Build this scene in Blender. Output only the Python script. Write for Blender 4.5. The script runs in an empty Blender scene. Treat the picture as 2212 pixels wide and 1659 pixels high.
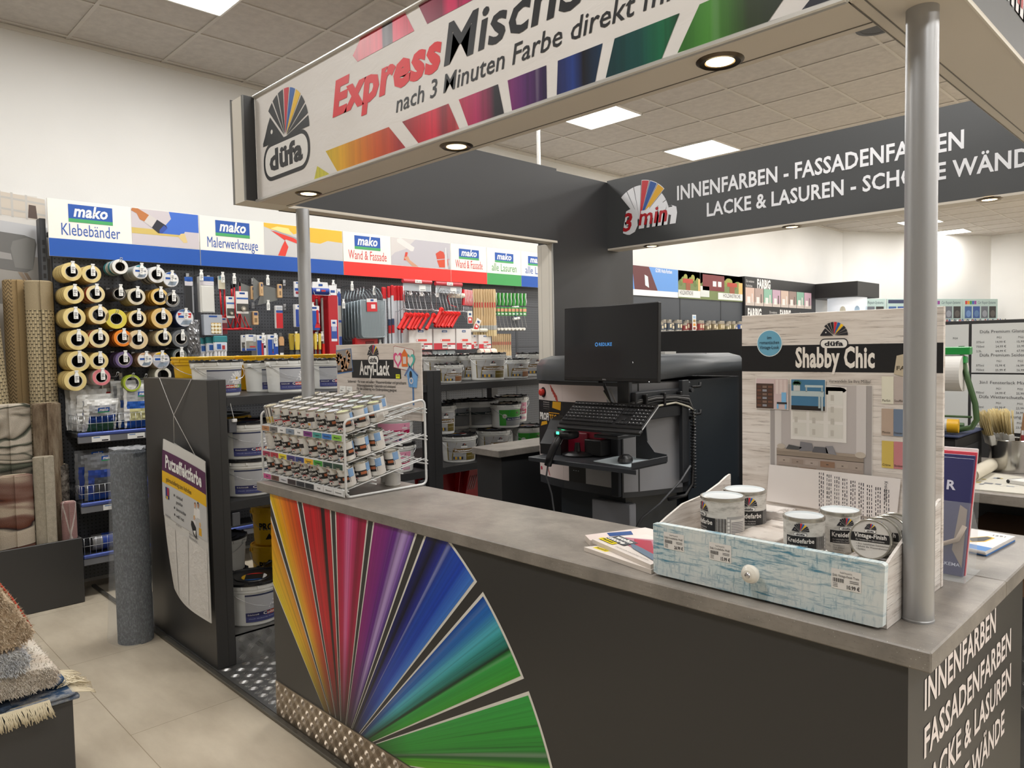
import bpy, bmesh, math, random
from mathutils import Matrix, Vector
random.seed(7)
SC = bpy.context.scene
COL = SC.collection
PI = math.pi
V = Vector

# ---------------------------------------------------------------- camera, world, exposure
def make_camera():
    yaw, pitch, roll = math.radians(45.54), math.radians(2.73), math.radians(-1.07)
    f = V((-math.sin(yaw)*math.cos(pitch), math.cos(yaw)*math.cos(pitch), -math.sin(pitch)))
    r = V((math.cos(yaw), math.sin(yaw), 0)); u = r.cross(f)
    r2 = r*math.cos(roll) + u*math.sin(roll); u2 = r2.cross(f)
    cd = bpy.data.cameras.new('camera'); cd.sensor_width = 36.0; cd.lens = 36.0*1592.0/2212.0
    cd.clip_start = 0.05; cd.clip_end = 100
    co = bpy.data.objects.new('camera', cd); COL.objects.link(co)
    m = Matrix((r2, u2, -f)).transposed().to_4x4(); m.translation = (0, 0, 1.6)
    co.matrix_world = m
    SC.camera = co
make_camera()
W = bpy.data.worlds.new('world'); SC.world = W; W.use_nodes = True
W.node_tree.nodes['Background'].inputs[0].default_value = (1, 0.97, 0.93, 1)
W.node_tree.nodes['Background'].inputs[1].default_value = 0.25
SC.view_settings.view_transform = 'Standard'
SC.view_settings.look = 'None'
SC.view_settings.gamma = 1.0
SC.view_settings.exposure = 0.0
SC.cycles.max_bounces = 7
SC.cycles.diffuse_bounces = 4
SC.cycles.transparent_max_bounces = 12
SC.cycles.sample_clamp_indirect = 4.0
LAMP_W = 27.0      # watts of one ceiling panel
SPOT_W = 3.0       # watts of one recessed spot

# ---------------------------------------------------------------- colours and materials
def lin(c):
    if isinstance(c, str):
        c = tuple(int(c[i:i+2], 16) for i in (0, 2, 4))
    return tuple((x/255/12.92) if x/255 <= 0.04045 else ((x/255+0.055)/1.055)**2.4 for x in c)
MATS = {}
def new_mat(name):
    m = bpy.data.materials.new(name); m.use_nodes = True
    nt = m.node_tree; return m, nt, nt.nodes['Principled BSDF']
def mat(name, col=(128, 128, 128), rough=0.5, metal=0.0, spec=0.5, emis=0.0, alpha=1.0, trans=0.0, coat=0.0):
    if name in MATS: return MATS[name]
    m, nt, b = new_mat(name); c = (*lin(col), 1)
    b.inputs['Base Color'].default_value = c
    b.inputs['Roughness'].default_value = rough; b.inputs['Metallic'].default_value = metal
    b.inputs['Specular IOR Level'].default_value = spec
    b.inputs['Coat Weight'].default_value = coat
    if emis:
        b.inputs['Emission Color'].default_value = c; b.inputs['Emission Strength'].default_value = emis
    if alpha < 1: b.inputs['Alpha'].default_value = alpha
    if trans: b.inputs['Transmission Weight'].default_value = trans
    m.diffuse_color = c
    MATS[name] = m; return m
def C(col, rough=0.45):
    """a plain printed or moulded colour"""
    if not isinstance(col, str): col = '%02x%02x%02x' % tuple(col)
    return mat('paint_'+col+('' if rough == 0.45 else '_%d' % int(rough*100)), col, rough)
class NT:
    def __init__(s, nt): s.nt = nt
    def __call__(s, typ, ins=None, **props):
        n = s.nt.nodes.new('ShaderNode'+typ)
        for k, v in props.items(): setattr(n, k, v)
        for k, v in (ins or {}).items():
            i = n.inputs[k]
            if hasattr(v, 'is_output') or isinstance(v, bpy.types.NodeSocket): s.nt.links.new(v, i)
            else: i.default_value = v
        return n
    def ramp(s, fac, stops, interp='LINEAR'):
        n = s.nt.nodes.new('ShaderNodeValToRGB'); n.color_ramp.interpolation = interp
        e = n.color_ramp.elements
        while len(e) < len(stops): e.new(0.5)
        for k, (p, c) in enumerate(stops):
            e[k].position = p; e[k].color = (*lin(c), 1) if not isinstance(c, float) else (c, c, c, 1)
        s.nt.links.new(fac, n.inputs[0]); return n.outputs[0]
    def math(s, op, a, b=None, c=None):
        n = s.nt.nodes.new('ShaderNodeMath'); n.operation = op
        for k, v in enumerate((a, b, c)):
            if v is None: continue
            if isinstance(v, bpy.types.NodeSocket): s.nt.links.new(v, n.inputs[k])
            else: n.inputs[k].default_value = v
        return n.outputs[0]
    def mix(s, fac, a, b, blend='MIX'):
        n = s.nt.nodes.new('ShaderNodeMix'); n.data_type = 'RGBA'; n.blend_type = blend
        for k, v in ((0, fac), (6, a), (7, b)):
            if isinstance(v, bpy.types.NodeSocket): s.nt.links.new(v, n.inputs[k])
            elif k == 0: n.inputs[0].default_value = v
            else: n.inputs[k].default_value = (*lin(v), 1)
        return n.outputs[2]
    def coords(s, kind='Object', scale=(1, 1, 1), rot=(0, 0, 0), loc=(0, 0, 0)):
        t = s.nt.nodes.new('ShaderNodeTexCoord'); m = s.nt.nodes.new('ShaderNodeMapping')
        m.inputs['Scale'].default_value = scale; m.inputs['Rotation'].default_value = rot; m.inputs['Location'].default_value = loc
        s.nt.links.new(t.outputs[kind], m.inputs[0]); return m.outputs[0]
    def noise(s, vec, scale, detail=3, rough=0.5, dist=0.0, dims='3D'):
        n = s.nt.nodes.new('ShaderNodeTexNoise'); n.noise_dimensions = dims
        n.inputs['Scale'].default_value = scale; n.inputs['Detail'].default_value = detail
        n.inputs['Roughness'].default_value = rough; n.inputs['Distortion'].default_value = dist
        s.nt.links.new(vec, n.inputs['Vector']); return n.outputs[0]
    def voro(s, vec, scale, feat='F1', out=0, rnd=1.0):
        n = s.nt.nodes.new('ShaderNodeTexVoronoi'); n.feature = feat
        n.inputs['Scale'].default_value = scale; n.inputs['Randomness'].default_value = rnd
        s.nt.links.new(vec, n.inputs['Vector']); return n.outputs[out]
    def bump(s, h, strength=0.3, dist=0.01):
        n = s.nt.nodes.new('ShaderNodeBump'); n.inputs['Strength'].default_value = strength; n.inputs['Distance'].default_value = dist
        s.nt.links.new(h, n.inputs['Height']); return n.outputs[0]
    def sep(s, vec):
        n = s.nt.nodes.new('ShaderNodeSeparateXYZ'); s.nt.links.new(vec, n.inputs[0]); return n.outputs
    def comb(s, x, y, z):
        n = s.nt.nodes.new('ShaderNodeCombineXYZ')
        for k, v in enumerate((x, y, z)):
            if isinstance(v, bpy.types.NodeSocket): s.nt.links.new(v, n.inputs[k])
            else: n.inputs[k].default_value = v
        return n.outputs[0]
def proc(name, rough=0.5, metal=0.0, spec=0.5):
    """decorator: the function gets (T, bsdf, link) and returns colour socket, normal socket or None"""
    def deco(fn):
        if name in MATS: return MATS[name]
        m, nt, b = new_mat(name); T = NT(nt)
        b.inputs['Roughness'].default_value = rough; b.inputs['Metallic'].default_value = metal
        b.inputs['Specular IOR Level'].default_value = spec
        r = fn(T, b)
        col, nor = (r if isinstance(r, tuple) else (r, None))
        if col is not None: nt.links.new(col, b.inputs['Base Color'])
        if nor is not None: nt.links.new(nor, b.inputs['Normal'])
        MATS[name] = m; return m
    return deco

# ---------------------------------------------------------------- text outlines, cached
_GL = {}
def glyphs(s, bold=0.0, shear=0.0):
    k = (s, bold, shear)
    if k not in _GL:
        c = bpy.data.curves.new('t', 'FONT'); c.body = s; c.offset = bold; c.shear = shear; c.resolution_u = 2
        c.space_character = 1.0 + bold*1.2
        o = bpy.data.objects.new('t', c); me = o.to_mesh()
        vs = [(v.co.x, v.co.y) for v in me.vertices]; fs = [tuple(p.vertices) for p in me.polygons]
        o.to_mesh_clear(); bpy.data.objects.remove(o); bpy.data.curves.remove(c)
        # weld vertices that are the same
        _GL[k] = (vs, fs)
    return _GL[k]

# ---------------------------------------------------------------- mesh builder
def FR(o, x=(1, 0, 0), y=(0, 0, 1)):
    """a drawing plane: origin, right, up; the front looks along right x up"""
    x = V(x).normalized(); y = V(y).normalized(); z = x.cross(y)
    m = Matrix((x, y, z)).transposed().to_4x4(); m.translation = V(o); return m
def front(x=0, y=0, z=0): return FR((x, y, z), (1, 0, 0), (0, 0, 1))       # faces -Y
def side(x=0, y=0, z=0): return FR((x, y, z), (0, 1, 0), (0, 0, 1))        # faces +X
def flat(x=0, y=0, z=0): return FR((x, y, z), (1, 0, 0), (0, 1, 0))        # faces +Z
def wrap(r, z0=0.0, a0=0.0, r1=None, h=1.0):
    """drawing plane bent round an upright cylinder or cone; x = arc length, x=0 faces -Y turned by a0"""
    def f(x, y, off):
        rr = r if r1 is None else r + (r1-r)*(y/h)
        a = x/r + a0
        return V((math.sin(a)*(rr+off), -math.cos(a)*(rr+off), z0+y))
    return f
class MB:
    def __init__(s): s.v = []; s.f = []; s.m = []; s.s = []; s.uv = []; s.mats = []
    def mi(s, mt):
        if mt not in s.mats: s.mats.append(mt)
        return s.mats.index(mt)
    def add(s, vs, fs, mt, smooth=False, M=None, uvs=None):
        b = len(s.v); k = s.mi(mt)
        s.v += [tuple((M @ V(p)) if M is not None else p) for p in vs]
        for f in fs:
            s.f.append(tuple(b+i for i in f)); s.m.append(k); s.s.append(smooth)
            s.uv.append([uvs[i] for i in f] if uvs else None)
        return s
    def box(s, x0, y0, z0, x1, y1, z1, mt, M=None):
        vs = [(x, y, z) for x in (x0, x1) for y in (y0, y1) for z in (z0, z1)]
        return s.add(vs, [(0, 1, 3, 2), (4, 6, 7, 5), (0, 4, 5, 1), (2, 3, 7, 6), (0, 2, 6, 4), (1, 5, 7, 3)], mt, False, M)
    def rbox(s, x0, y0, z0, x1, y1, z1, mt, b=0.003, seg=1, M=None, smooth=False):
        bm = bmesh.new(); bmesh.ops.create_cube(bm, size=1.0)
        for v in bm.verts: v.co = ((x0+x1)/2+v.co.x*(x1-x0), (y0+y1)/2+v.co.y*(y1-y0), (z0+z1)/2+v.co.z*(z1-z0))
        b = min(b, 0.49*min(abs(x1-x0), abs(y1-y0), abs(z1-z0)))
        bmesh.ops.bevel(bm, geom=list(bm.edges), offset=b, segments=seg, profile=0.5, affect='EDGES')
        bm.verts.index_update()
        s.add([tuple(v.co) for v in bm.verts], [tuple(v.index for v in f.verts) for f in bm.faces], mt, smooth or seg > 1, M)
        bm.free(); return s
    def cyl(s, p0, p1, r, mt, r1=None, seg=16, caps=True, smooth=True, capmt=None):
        p0, p1 = V(p0), V(p1); r1 = r if r1 is None else r1
        d = (p1-p0).normalized(); a = d.orthogonal().normalized(); c = d.cross(a)
        vs = []
        for p, rr in ((p0, r), (p1, r1)):
            for i in range(seg):
                t = 2*PI*i/seg; vs.append(tuple(p + a*math.cos(t)*rr + c*math.sin(t)*rr))
        s.add(vs, [(i, (i+1) % seg, seg+(i+1) % seg, seg+i) for i in range(seg)], mt, smooth)
        if caps:
            s.add(vs[:seg], [tuple(reversed(range(seg)))], capmt or mt); s.add(vs[seg:], [tuple(range(seg))], capmt or mt)
        return s
    def lathe(s, prof, mt, seg=24, M=None, smooth=True, a0=0.0, a1=2*PI):
        """prof: list of (r, z) or (r, z, material of the band that starts here)"""
        full = abs(a1-a0-2*PI) < 1e-6; n = seg if full else seg+1
        ring = [(math.cos(a0+(a1-a0)*i/seg), math.sin(a0+(a1-a0)*i/seg)) for i in range(n)]
        for k in range(len(prof)-1):
            (r0, z0), (r1, z1) = prof[k][:2], prof[k+1][:2]
            m_ = prof[k][2] if len(prof[k]) > 2 else mt
            if r0 < 1e-6 and r1 < 1e-6: continue
            vs = [(c*r0, q*r0, z0) for c, q in ring] + [(c*r1, q*r1, z1) for c, q in ring]
            fs = []
            for i in range(seg):
                j = (i+1) % n
                if r0 < 1e-6: fs.append((i, n+j, n+i))
                elif r1 < 1e-6: fs.append((i, j, n+i))
                else: fs.append((i, j, n+j, n+i))
            s.add(vs, fs, m_, smooth, M)
        return s
    def tube(s, pts, r, mt, seg=6, closed=False):
        pts = [V(p) for p in pts]; n = len(pts); vs = []; up = None
        for i, p in enumerate(pts):
            q0 = pts[(i-1) % n] if (closed or i) else p; q1 = pts[(i+1) % n] if (closed or i < n-1) else p
            d = (q1-q0).normalized()
            if up is None: up = d.orthogonal().normalized()
            up = (up - d*up.dot(d)); up = up.normalized() if up.length > 1e-6 else d.orthogonal().normalized()
            c = d.cross(up)
            for k in range(seg):
                t = 2*PI*k/seg; vs.append(tuple(p + up*math.cos(t)*r + c*math.sin(t)*r))
        m = n if closed else n-1
        fs = [(i*seg+k, i*seg+(k+1) % seg, ((i+1) % n)*seg+(k+1) % seg, ((i+1) % n)*seg+k) for i in range(m) for k in range(seg)]
        if not closed: fs += [tuple(reversed(range(seg))), tuple((n-1)*seg+k for k in range(seg))]
        return s.add(vs, fs, mt, True)
    def prism(s, poly, h, mt, F, cap=None):
        """extrude a drawn outline by h along the plane's front"""
        n = len(poly); vs = [tuple(F @ V((x, y, 0))) for x, y in poly] + [tuple(F @ V((x, y, h))) for x, y in poly]
        s.add(vs, [tuple(reversed(range(n)))] + [(i, (i+1) % n, n+(i+1) % n, n+i) for i in range(n)], mt)
        return s.add(vs[n:], [tuple(range(n))], cap or mt)
    def poly(s, F, pts, mt, off=0.0008, uvs=None):
        g = F if callable(F) else (lambda x, y, o: F @ V((x, y, o)))
        return s.add([tuple(g(x, y, off)) for x, y in pts], [tuple(range(len(pts)))], mt, False, None, uvs)
    def rect(s, F, x0, y0, x1, y1, mt, off=0.0008, n=None):
        if callable(F):
            n = n or max(1, int(abs(x1-x0)/0.012)+1)
            n = min(n, 14)
            xs = [x0+(x1-x0)*i/n for i in range(n+1)]
            vs = [tuple(F(x, y, off)) for x in xs for y in (y0, y1)]
            return s.add(vs, [(2*i, 2*i+2, 2*i+3, 2*i+1) for i in range(n)], mt, True)
        return s.poly(F, [(x0, y0), (x1, y0), (x1, y1), (x0, y1)], mt, off, [(0, 0), (1, 0), (1, 1), (0, 1)])
    def disc(s, F, cx, cy, rx, mt, off=0.0008, ry=None, seg=20, a0=0.0, a1=2*PI):
        ry = rx if ry is None else ry
        pts = [(cx+math.cos(a0+(a1-a0)*i/seg)*rx, cy+math.sin(a0+(a1-a0)*i/seg)*ry) for i in range(seg + (0 if a1-a0 > 6.28 else 1))]
        return s.poly(F, pts, mt, off)
    def ring(s, F, cx, cy, r0, r1, mt, off=0.0008, seg=24):
        g = F if callable(F) else (lambda x, y, o: F @ V((x, y, o)))
        vs = [tuple(g(cx+math.cos(2*PI*i/seg)*r, cy+math.sin(2*PI*i/seg)*r, off)) for r in (r0, r1) for i in range(seg)]
        return s.add(vs, [(i, seg+i, seg+(i+1) % seg, (i+1) % seg) for i in range(seg)], mt)
    def text(s, F, txt, x, y, h, mt, w=None, al='L', bold=0.0, shear=0.0, off=0.0012, capital=0.682):
        """h = height of a capital letter; w = width to fit; x, y = left (or middle, right) end of the baseline"""
        vs, fs = glyphs(txt, bold, shear)
        if not vs: return s
        g = F if callable(F) else (lambda a, b, o: F @ V((a, b, o)))
        x0 = min(v[0] for v in vs); x1 = max(v[0] for v in vs)
        sy = h/capital; sx = sy if w is None else w/(x1-x0)
        dx = x - (x0*sx if al == 'L' else (x0+x1)/2*sx if al == 'C' else x1*sx)
        return s.add([tuple(g(dx+a*sx, y+b*sy, off)) for a, b in vs], fs, mt)
    def mesh(s, name):
        me = bpy.data.meshes.new(name)
        me.from_pydata(s.v, [], s.f)
        for m in s.mats: me.materials.append(m)
        me.polygons.foreach_set('material_index', s.m); me.polygons.foreach_set('use_smooth', s.s)
        if any(u is not None for u in s.uv):
            L = me.uv_layers.new(name='UVMap'); d = []
            for f, u in zip(s.f, s.uv):
                for i in range(len(f)): d += list(u[i]) if u else [0.0, 0.0]
            L.data.foreach_set('uv', d)
        me.update(); return me
    def build(s, name, parent=None, label=None):
        o = bpy.data.objects.new(name, s.mesh(name)); COL.objects.link(o)
        if parent is not None: adopt(o, parent)
        if label: o['label'] = label
        return o
KIDS = {}
def adopt(o, parent):
    o.parent = parent; KIDS.setdefault(parent.name, []).append(o)
def tag(o, label, cat, group=None, kind=None):
    o['label'] = label; o['category'] = cat
    if group: o['group'] = group
    if kind: o['kind'] = kind
    return o
def thing(name, label, cat, loc=(0, 0, 0), rz=0.0, group=None, rot=None):
    o = bpy.data.objects.new(name, None); o.empty_display_size = 0.05; COL.objects.link(o)
    o.location = loc; o.rotation_euler = rot or (0, 0, rz); return tag(o, label, cat, group)
def one(mb, name, label, cat, loc=(0, 0, 0), rz=0.0, group=None, rot=None, kind=None):
    o = mb.build(name); o.location = loc; o.rotation_euler = rot or (0, 0, rz); return tag(o, label, cat, group, kind)
def struct(mb, name, parent=None):
    o = mb.build(name, parent); o['kind'] = 'structure'; return o
def dup(root, loc, rz=None, label=None, group=None, rot=None, parent=None):
    r = root.copy(); COL.objects.link(r); r.location = loc
    if rz is not None: r.rotation_euler = (0, 0, rz)
    if rot is not None: r.rotation_euler = rot
    if label: r['label'] = label
    if group: r['group'] = group
    for ch in KIDS.get(root.name, []):
        c = ch.copy(); COL.objects.link(c); adopt(c, r)
        for g in KIDS.get(ch.name, []):
            d = g.copy(); COL.objects.link(d); adopt(d, c)
    return r
def remesh(root, k, me):
    """give the k-th part of a copy its own mesh"""
    KIDS[root.name][k].data = me
ORD = ['first', 'second', 'third', 'fourth', 'fifth', 'sixth', 'seventh', 'eighth', 'ninth', 'tenth']

# shared materials
WHITE = C('eceae6'); BLACK = C('17171a'); INK = C('22222a')
CHAR = mat('charcoal_laminate', (57, 56, 55), 0.38)
DARK = mat('dark_laminate', (47, 47, 48), 0.45)
STEEL = mat('brushed_steel', (170, 171, 172), 0.32, 1.0)
CHROME = mat('chrome', (205, 205, 208), 0.18, 1.0)
WIRE = mat('zinc_wire', (190, 192, 195), 0.3, 0.9)
ALU = mat('aluminium', (178, 178, 176), 0.38, 0.9)
CREAM = mat('cream_board', (222, 216, 204), 0.5)
RED = C('d42027'); BLUE = C('1b4fa8'); GREEN = C('3f9a5c'); YEL = C('f2c21b')
GREY = C('8d8f91'); LGREY = C('c9c9c6'); DGREY = C('3a3b3d'); NAVY = C('232550')
TAG = C('f2f2ee')
# ================================================================ the shop: floor, ceiling, walls, lights
@proc('floor_vinyl', 0.42)
def FLOORM(T, b):
    v = T.coords('Object', (1, 1, 1), (0, 0, 0), (0.855, -0.96, 0))
    n = T.nt.nodes.new('ShaderNodeTexBrick'); n.offset = 0.5
    for k, x in (('Scale', 1.0), ('Mortar Size', 0.0018), ('Mortar Smooth', 0.1), ('Brick Width', 0.985), ('Row Height', 0.985), ('Bias', 0.0)):
        n.inputs[k].default_value = x
    T.nt.links.new(v, n.inputs['Vector'])
    w = T.coords('Object', (0.9, 2.2, 1))
    c = T.ramp(T.noise(w, 2.6, 6, 0.6), [(0.3, 'b2a692'), (0.7, 'cbc0ac')])
    c2 = T.mix(T.noise(T.coords(), 60, 2), c, 'bcae97'); T.nt.links.new
    n.inputs['Mortar'].default_value = (*lin('93866f'), 1)
    for k in ('Color1', 'Color2'): T.nt.links.new(c, n.inputs[k])
    return n.outputs['Color'], T.bump(T.noise(w, 40, 3), 0.05, 0.002)
@proc('ceiling_tile', 0.9)
def CEILM(T, b):
    v = T.coords()
    return T.ramp(T.noise(v, 14, 4, 0.65), [(0.35, 'b8b2ac'), (0.65, 'c4beb7')]), T.bump(T.noise(v, 90, 2), 0.15, 0.003)
@proc('plaster_wall', 0.85)
def WALLM(T, b):
    v = T.coords()
    return T.ramp(T.noise(v, 1.3, 3), [(0.3, 'd9d8d5'), (0.7, 'e0dfdc')]), T.bump(T.noise(v, 120, 2), 0.12, 0.002)
CZ = 3.79
XW = -5.83
m = MB(); m.box(-6, -6, -0.1, 7.5, 19, 0, FLOORM); struct(m, 'floor')
m = MB(); m.box(-6, -6, CZ, 7.5, 19, CZ+0.1, CEILM)
GRID = C('c4beb6', 0.6)
gx = -5.76
while gx < 7.4: m.box(gx-0.012, -6, CZ-0.006, gx+0.012, 18.2, CZ, GRID); gx += 0.625
gy = -5.6
gy = 2.1 - 0.625*12
while gy < 18.2: m.box(XW, gy-0.012, CZ-0.0065, 7.4, gy+0.012, CZ, GRID); gy += 0.625
struct(m, 'ceiling')
m = MB(); m.box(XW-0.15, -6, 0, XW, 14.9, CZ, WALLM); struct(m, 'wall_left')
m = MB(); m.prism([(XW, 14.89), (-4.057, 18.2), (-4.2, 18.35), (XW-0.15, 14.95)], CZ, WALLM, flat()); struct(m, 'wall_corner')
m = MB(); m.box(-4.1, 18.2, 0, 7.5, 18.35, CZ, WALLM); struct(m, 'wall_back')
m = MB(); m.box(7.35, -6, 0, 7.5, 18.3, CZ, WALLM); struct(m, 'wall_right')
m = MB(); m.box(XW-0.1, -6.1, 0, 7.5, -5.95, CZ, WALLM); struct(m, 'wall_front')
m = MB(); m.box(XW, -5.9, CZ-0.03, XW+0.02, 14.88, CZ-0.002, C('d8d4cc', 0.7)); struct(m, 'trim_1')

# square ceiling light panels, each with its own lamp
LAMPM = mat('light_diffuser', (255, 252, 246), 0.5, emis=7.0)
def light_panel():
    t = thing('ceiling_light', 'x', 'ceiling light')
    m = MB()
    for a in (-1, 1):
        m.box(a*0.305-0.006, -0.311, -0.014, a*0.305+0.006, 0.311, 0, WHITE); m.box(-0.311, a*0.305-0.006, -0.014, 0.311, a*0.305+0.006, 0, WHITE)
    m.build('frame', t)
    m = MB(); m.box(-0.299, -0.299, -0.01, 0.299, 0.299, -0.002, LAMPM); m.build('diffuser', t)
    return t
lp0 = light_panel(); first = True
LD = bpy.data.lights.new('panel_lamp', 'AREA'); LD.shape = 'RECTANGLE'; LD.size = LD.size_y = 0.58
LD.energy = LAMP_W; LD.color = (1.0, 0.99, 0.975)
for x in (-4.4475, -1.3225, 1.8025, 4.9275):
    for k in range(-3, 8):
        y = 5.5375 + k*1.875 - (0.0)
        if y > 17.5: continue
        if (x, k) == (-4.4475, 0): lb = 'square ceiling light panel seen just under the front banner of the canopy'
        elif (x, k) == (-4.4475, 1): lb = 'square ceiling light panel seen above the fan emblem of the dark lettered beam'
        elif (x, k) == (-4.4475, -2): lb = 'square ceiling light panel over the left wall, cut by the upper edge of the photo'
        elif (x, k) == (-4.4475, 5): lb = 'small far ceiling light panel behind the right grey pole'
        else: lb = 'square white light panel of the shop ceiling that the photo does not show'
        o = lp0 if first else dup(lp0, (x, y, CZ-0.002))
        o.location = (x, y, CZ-0.002); o['label'] = lb; o['group'] = 'square ceiling light panels'; first = False
        l = bpy.data.objects.new('panel_lamp', LD); COL.objects.link(l); l.location = (x, y, CZ-0.02)
m = MB(); m.cyl((0, 0, -0.012), (0, 0, 0), 0.13, C('1c1c1e'), seg=24); m.ring(FR((0, 0, -0.012), (1, 0, 0), (0, -1, 0)), 0, 0, 0.10, 0.13, C('2c2c2e'), 0.001)
one(m, 'ceiling_speaker', 'round black speaker in the grid ceiling beside the corner of the canopy', 'speaker', (-1.93, 5.5, CZ))
m = MB(); m.cyl((0, 0, -0.02), (0, 0, 0), 0.16, C('a5a19c'), seg=24); m.ring(FR((0, 0, -0.02), (1, 0, 0), (0, -1, 0)), 0, 0, 0.07, 0.12, C('8b8885'), 0.001)
one(m, 'ceiling_vent', 'round grey air outlet far back in the ceiling at the right', 'vent', (-2.9, 12.9, CZ))
# ================================================================ logos
def fan_logo(m, F, cx, y0, R, ink=None, white=False, seg=3):
    ink = ink or INK
    cols = [ink]*3 + [YEL, C('2260ad'), C('cf2136')] + [ink]*3
    g = F if callable(F) else (lambda a, b, o: F @ V((a, b, o)))
    for k, c in enumerate(cols):
        a0, a1 = math.radians(1+15.2*k), math.radians(13.5+15.2*k)
        pts = [(cx+math.cos((a0+a1)/2)*R*0.06, y0+math.sin((a0+a1)/2)*R*0.06+R*0.01)]
        pts += [(cx+math.cos(a0+(a1-a0)*i/seg)*R, y0+math.sin(a0+(a1-a0)*i/seg)*R) for i in range(seg+1)]
        m.poly(F, pts, c, 0.0012)
    m.poly(F, [(cx-0.05*R, y0), (cx-0.64*R, y0+0.56*R), (cx-0.76*R, y0+0.42*R), (cx-0.9*R, y0+0.2*R), (cx-R, y0+0.07*R), (cx-R, y0)][::-1], ink, 0.0012)
    m.disc(F, cx-0.58*R, y0+0.24*R, 0.05*R, WHITE, 0.0018, seg=8)
def pill(cx, cy, w, h, n=6):
    r = h/2*0.92; pts = []
    for sx, sy, a in ((1, 1, 0), (-1, 1, 90), (-1, -1, 180), (1, -1, 270)):
        for i in range(n+1):
            t = math.radians(a+90*i/n); pts.append((cx+sx*(w/2-r)+math.cos(t)*r, cy+sy*(h/2-r)+math.sin(t)*r))
    return pts
def name_pill(m, F, cx, cy, w, h, ink=None, n=5):
    ink = ink or INK
    m.poly(F, pill(cx, cy, w, h, n), ink, 0.0012); m.poly(F, pill(cx, cy, w-h*0.2, h-h*0.2, n), WHITE, 0.0017)
    m.text(F, 'düfa', cx, cy-h*0.2, h*0.42, ink, w*0.66, 'C', 0.035, off=0.0023)
def mako(m, F, x0, y0, w, h):
    m.rect(F, x0, y0, x0+w, y0+h, C('1a50a4'), 0.0012); m.rect(F, x0, y0, x0+w, y0+h*0.2, C('43a05f'), 0.0018)
    m.text(F, 'mako', x0+w/2, y0+h*0.33, h*0.62, WHITE, w*0.78, 'C', 0.03, 0.22, off=0.0022)
def clip_rect(poly, x0, y0, x1, y1):
    for ax, lim, sg in ((0, x0, 1), (0, x1, -1), (1, y0, 1), (1, y1, -1)):
        out = []
        for i in range(len(poly)):
            p, q = poly[i-1], poly[i]; a, b = (p[ax]-lim)*sg, (q[ax]-lim)*sg
            if (a >= 0) != (b >= 0):
                t = a/(a-b); out.append((p[0]+(q[0]-p[0])*t, p[1]+(q[1]-p[1])*t))
            if b >= 0: out.append(q)
        poly = out
        if len(poly) < 3: return []
    return poly
def streak_mat(name, stops, dark=0.8, seed=0.0, v0=0.12, v1=0.42, freq=16.0):
    """printed brush streaks that run from the hub of the fan outwards; u across, v along"""
    @proc(name, 0.35)
    def M_(T, b):
        uv = T.coords('UV'); u, vv, _ = T.sep(uv)
        n1 = T.noise(T.comb(T.math('MULTIPLY', u, freq), T.math('MULTIPLY', vv, 0.35), seed), 1.0, 4, 0.65)
        n2 = T.noise(T.comb(T.math('MULTIPLY', u, freq*0.35), T.math('MULTIPLY', vv, 0.2), seed+5), 1.0, 2)
        uu = T.math('ADD', u, T.math('MULTIPLY', T.math('SUBTRACT', n2, 0.5), 0.16))
        c = T.ramp(uu, stops)
        k = T.ramp(n1, [(0.26, 0.12), (0.42, 0.75), (0.6, 1.0)])
        c = T.mix(dark, c, T.mix(1.0, c, k, 'MULTIPLY'))
        li = T.ramp(n2, [(0.62, 0.0), (0.8, 0.55)])
        c = T.mix(li, c, T.mix(0.5, c, 'ffffff'))
        if v1 > 0:
            f = T.ramp(vv, [(v0, 0.0), (v1, 1.0)]); c = T.mix(f, '1d1712', c)
        return c
    return M_
ST = {
 'yellow': [(0, 'f6da0e'), (0.6, 'f2b812'), (1, 'ea961a')],
 'orange': [(0, 'f6d010'), (0.25, 'f6ae12'), (0.55, 'f07c1a'), (0.8, 'ea5a1c'), (1, 'da3a20')],
 'red': [(0, 'd01c28'), (0.4, 'd81f2c'), (0.62, 'c81a28'), (0.66, '2c0f12'), (0.76, '2a1012'), (0.8, 'c31b2a'), (1, 'd01c30')],
 'pink': [(0, 'c4133e'), (0.25, 'd01a56'), (0.45, 'e070a8'), (0.6, 'd03070'), (0.8, '8e1038'), (1, 'c01a50')],
 'purple': [(0, '9a1e7c'), (0.35, '8a2088'), (0.6, '6a2090'), (0.78, 'c0a4dc'), (0.9, '9468c4'), (1, '3a2078')],
 'blue': [(0, '141c78'), (0.2, '0c0c22'), (0.35, '2430a0'), (0.55, '1f4fc0'), (0.75, '1a48c4'), (1, '4a8ae8')],
 'teal': [(0, '1248a4'), (0.2, '2a78d0'), (0.38, '58c4dc'), (0.5, '38a8a8'), (0.6, '1c7a6a'), (0.68, '0c3020'), (0.78, '34b04c'), (1, '3cae30')],
 'green': [(0, '34b04a'), (0.35, '30b03e'), (0.6, '2c9e38'), (0.72, '1f6a2c'), (0.8, '52b828'), (1, '6cc024')],
}
FAN = {k: streak_mat('fan_print_'+k, v, 0.8, i*3.3) for i, (k, v) in enumerate(ST.items())}
WEDGE = ['green', 'green', 'teal', 'blue', 'purple', 'pink', 'red', 'orange', 'yellow']

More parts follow.
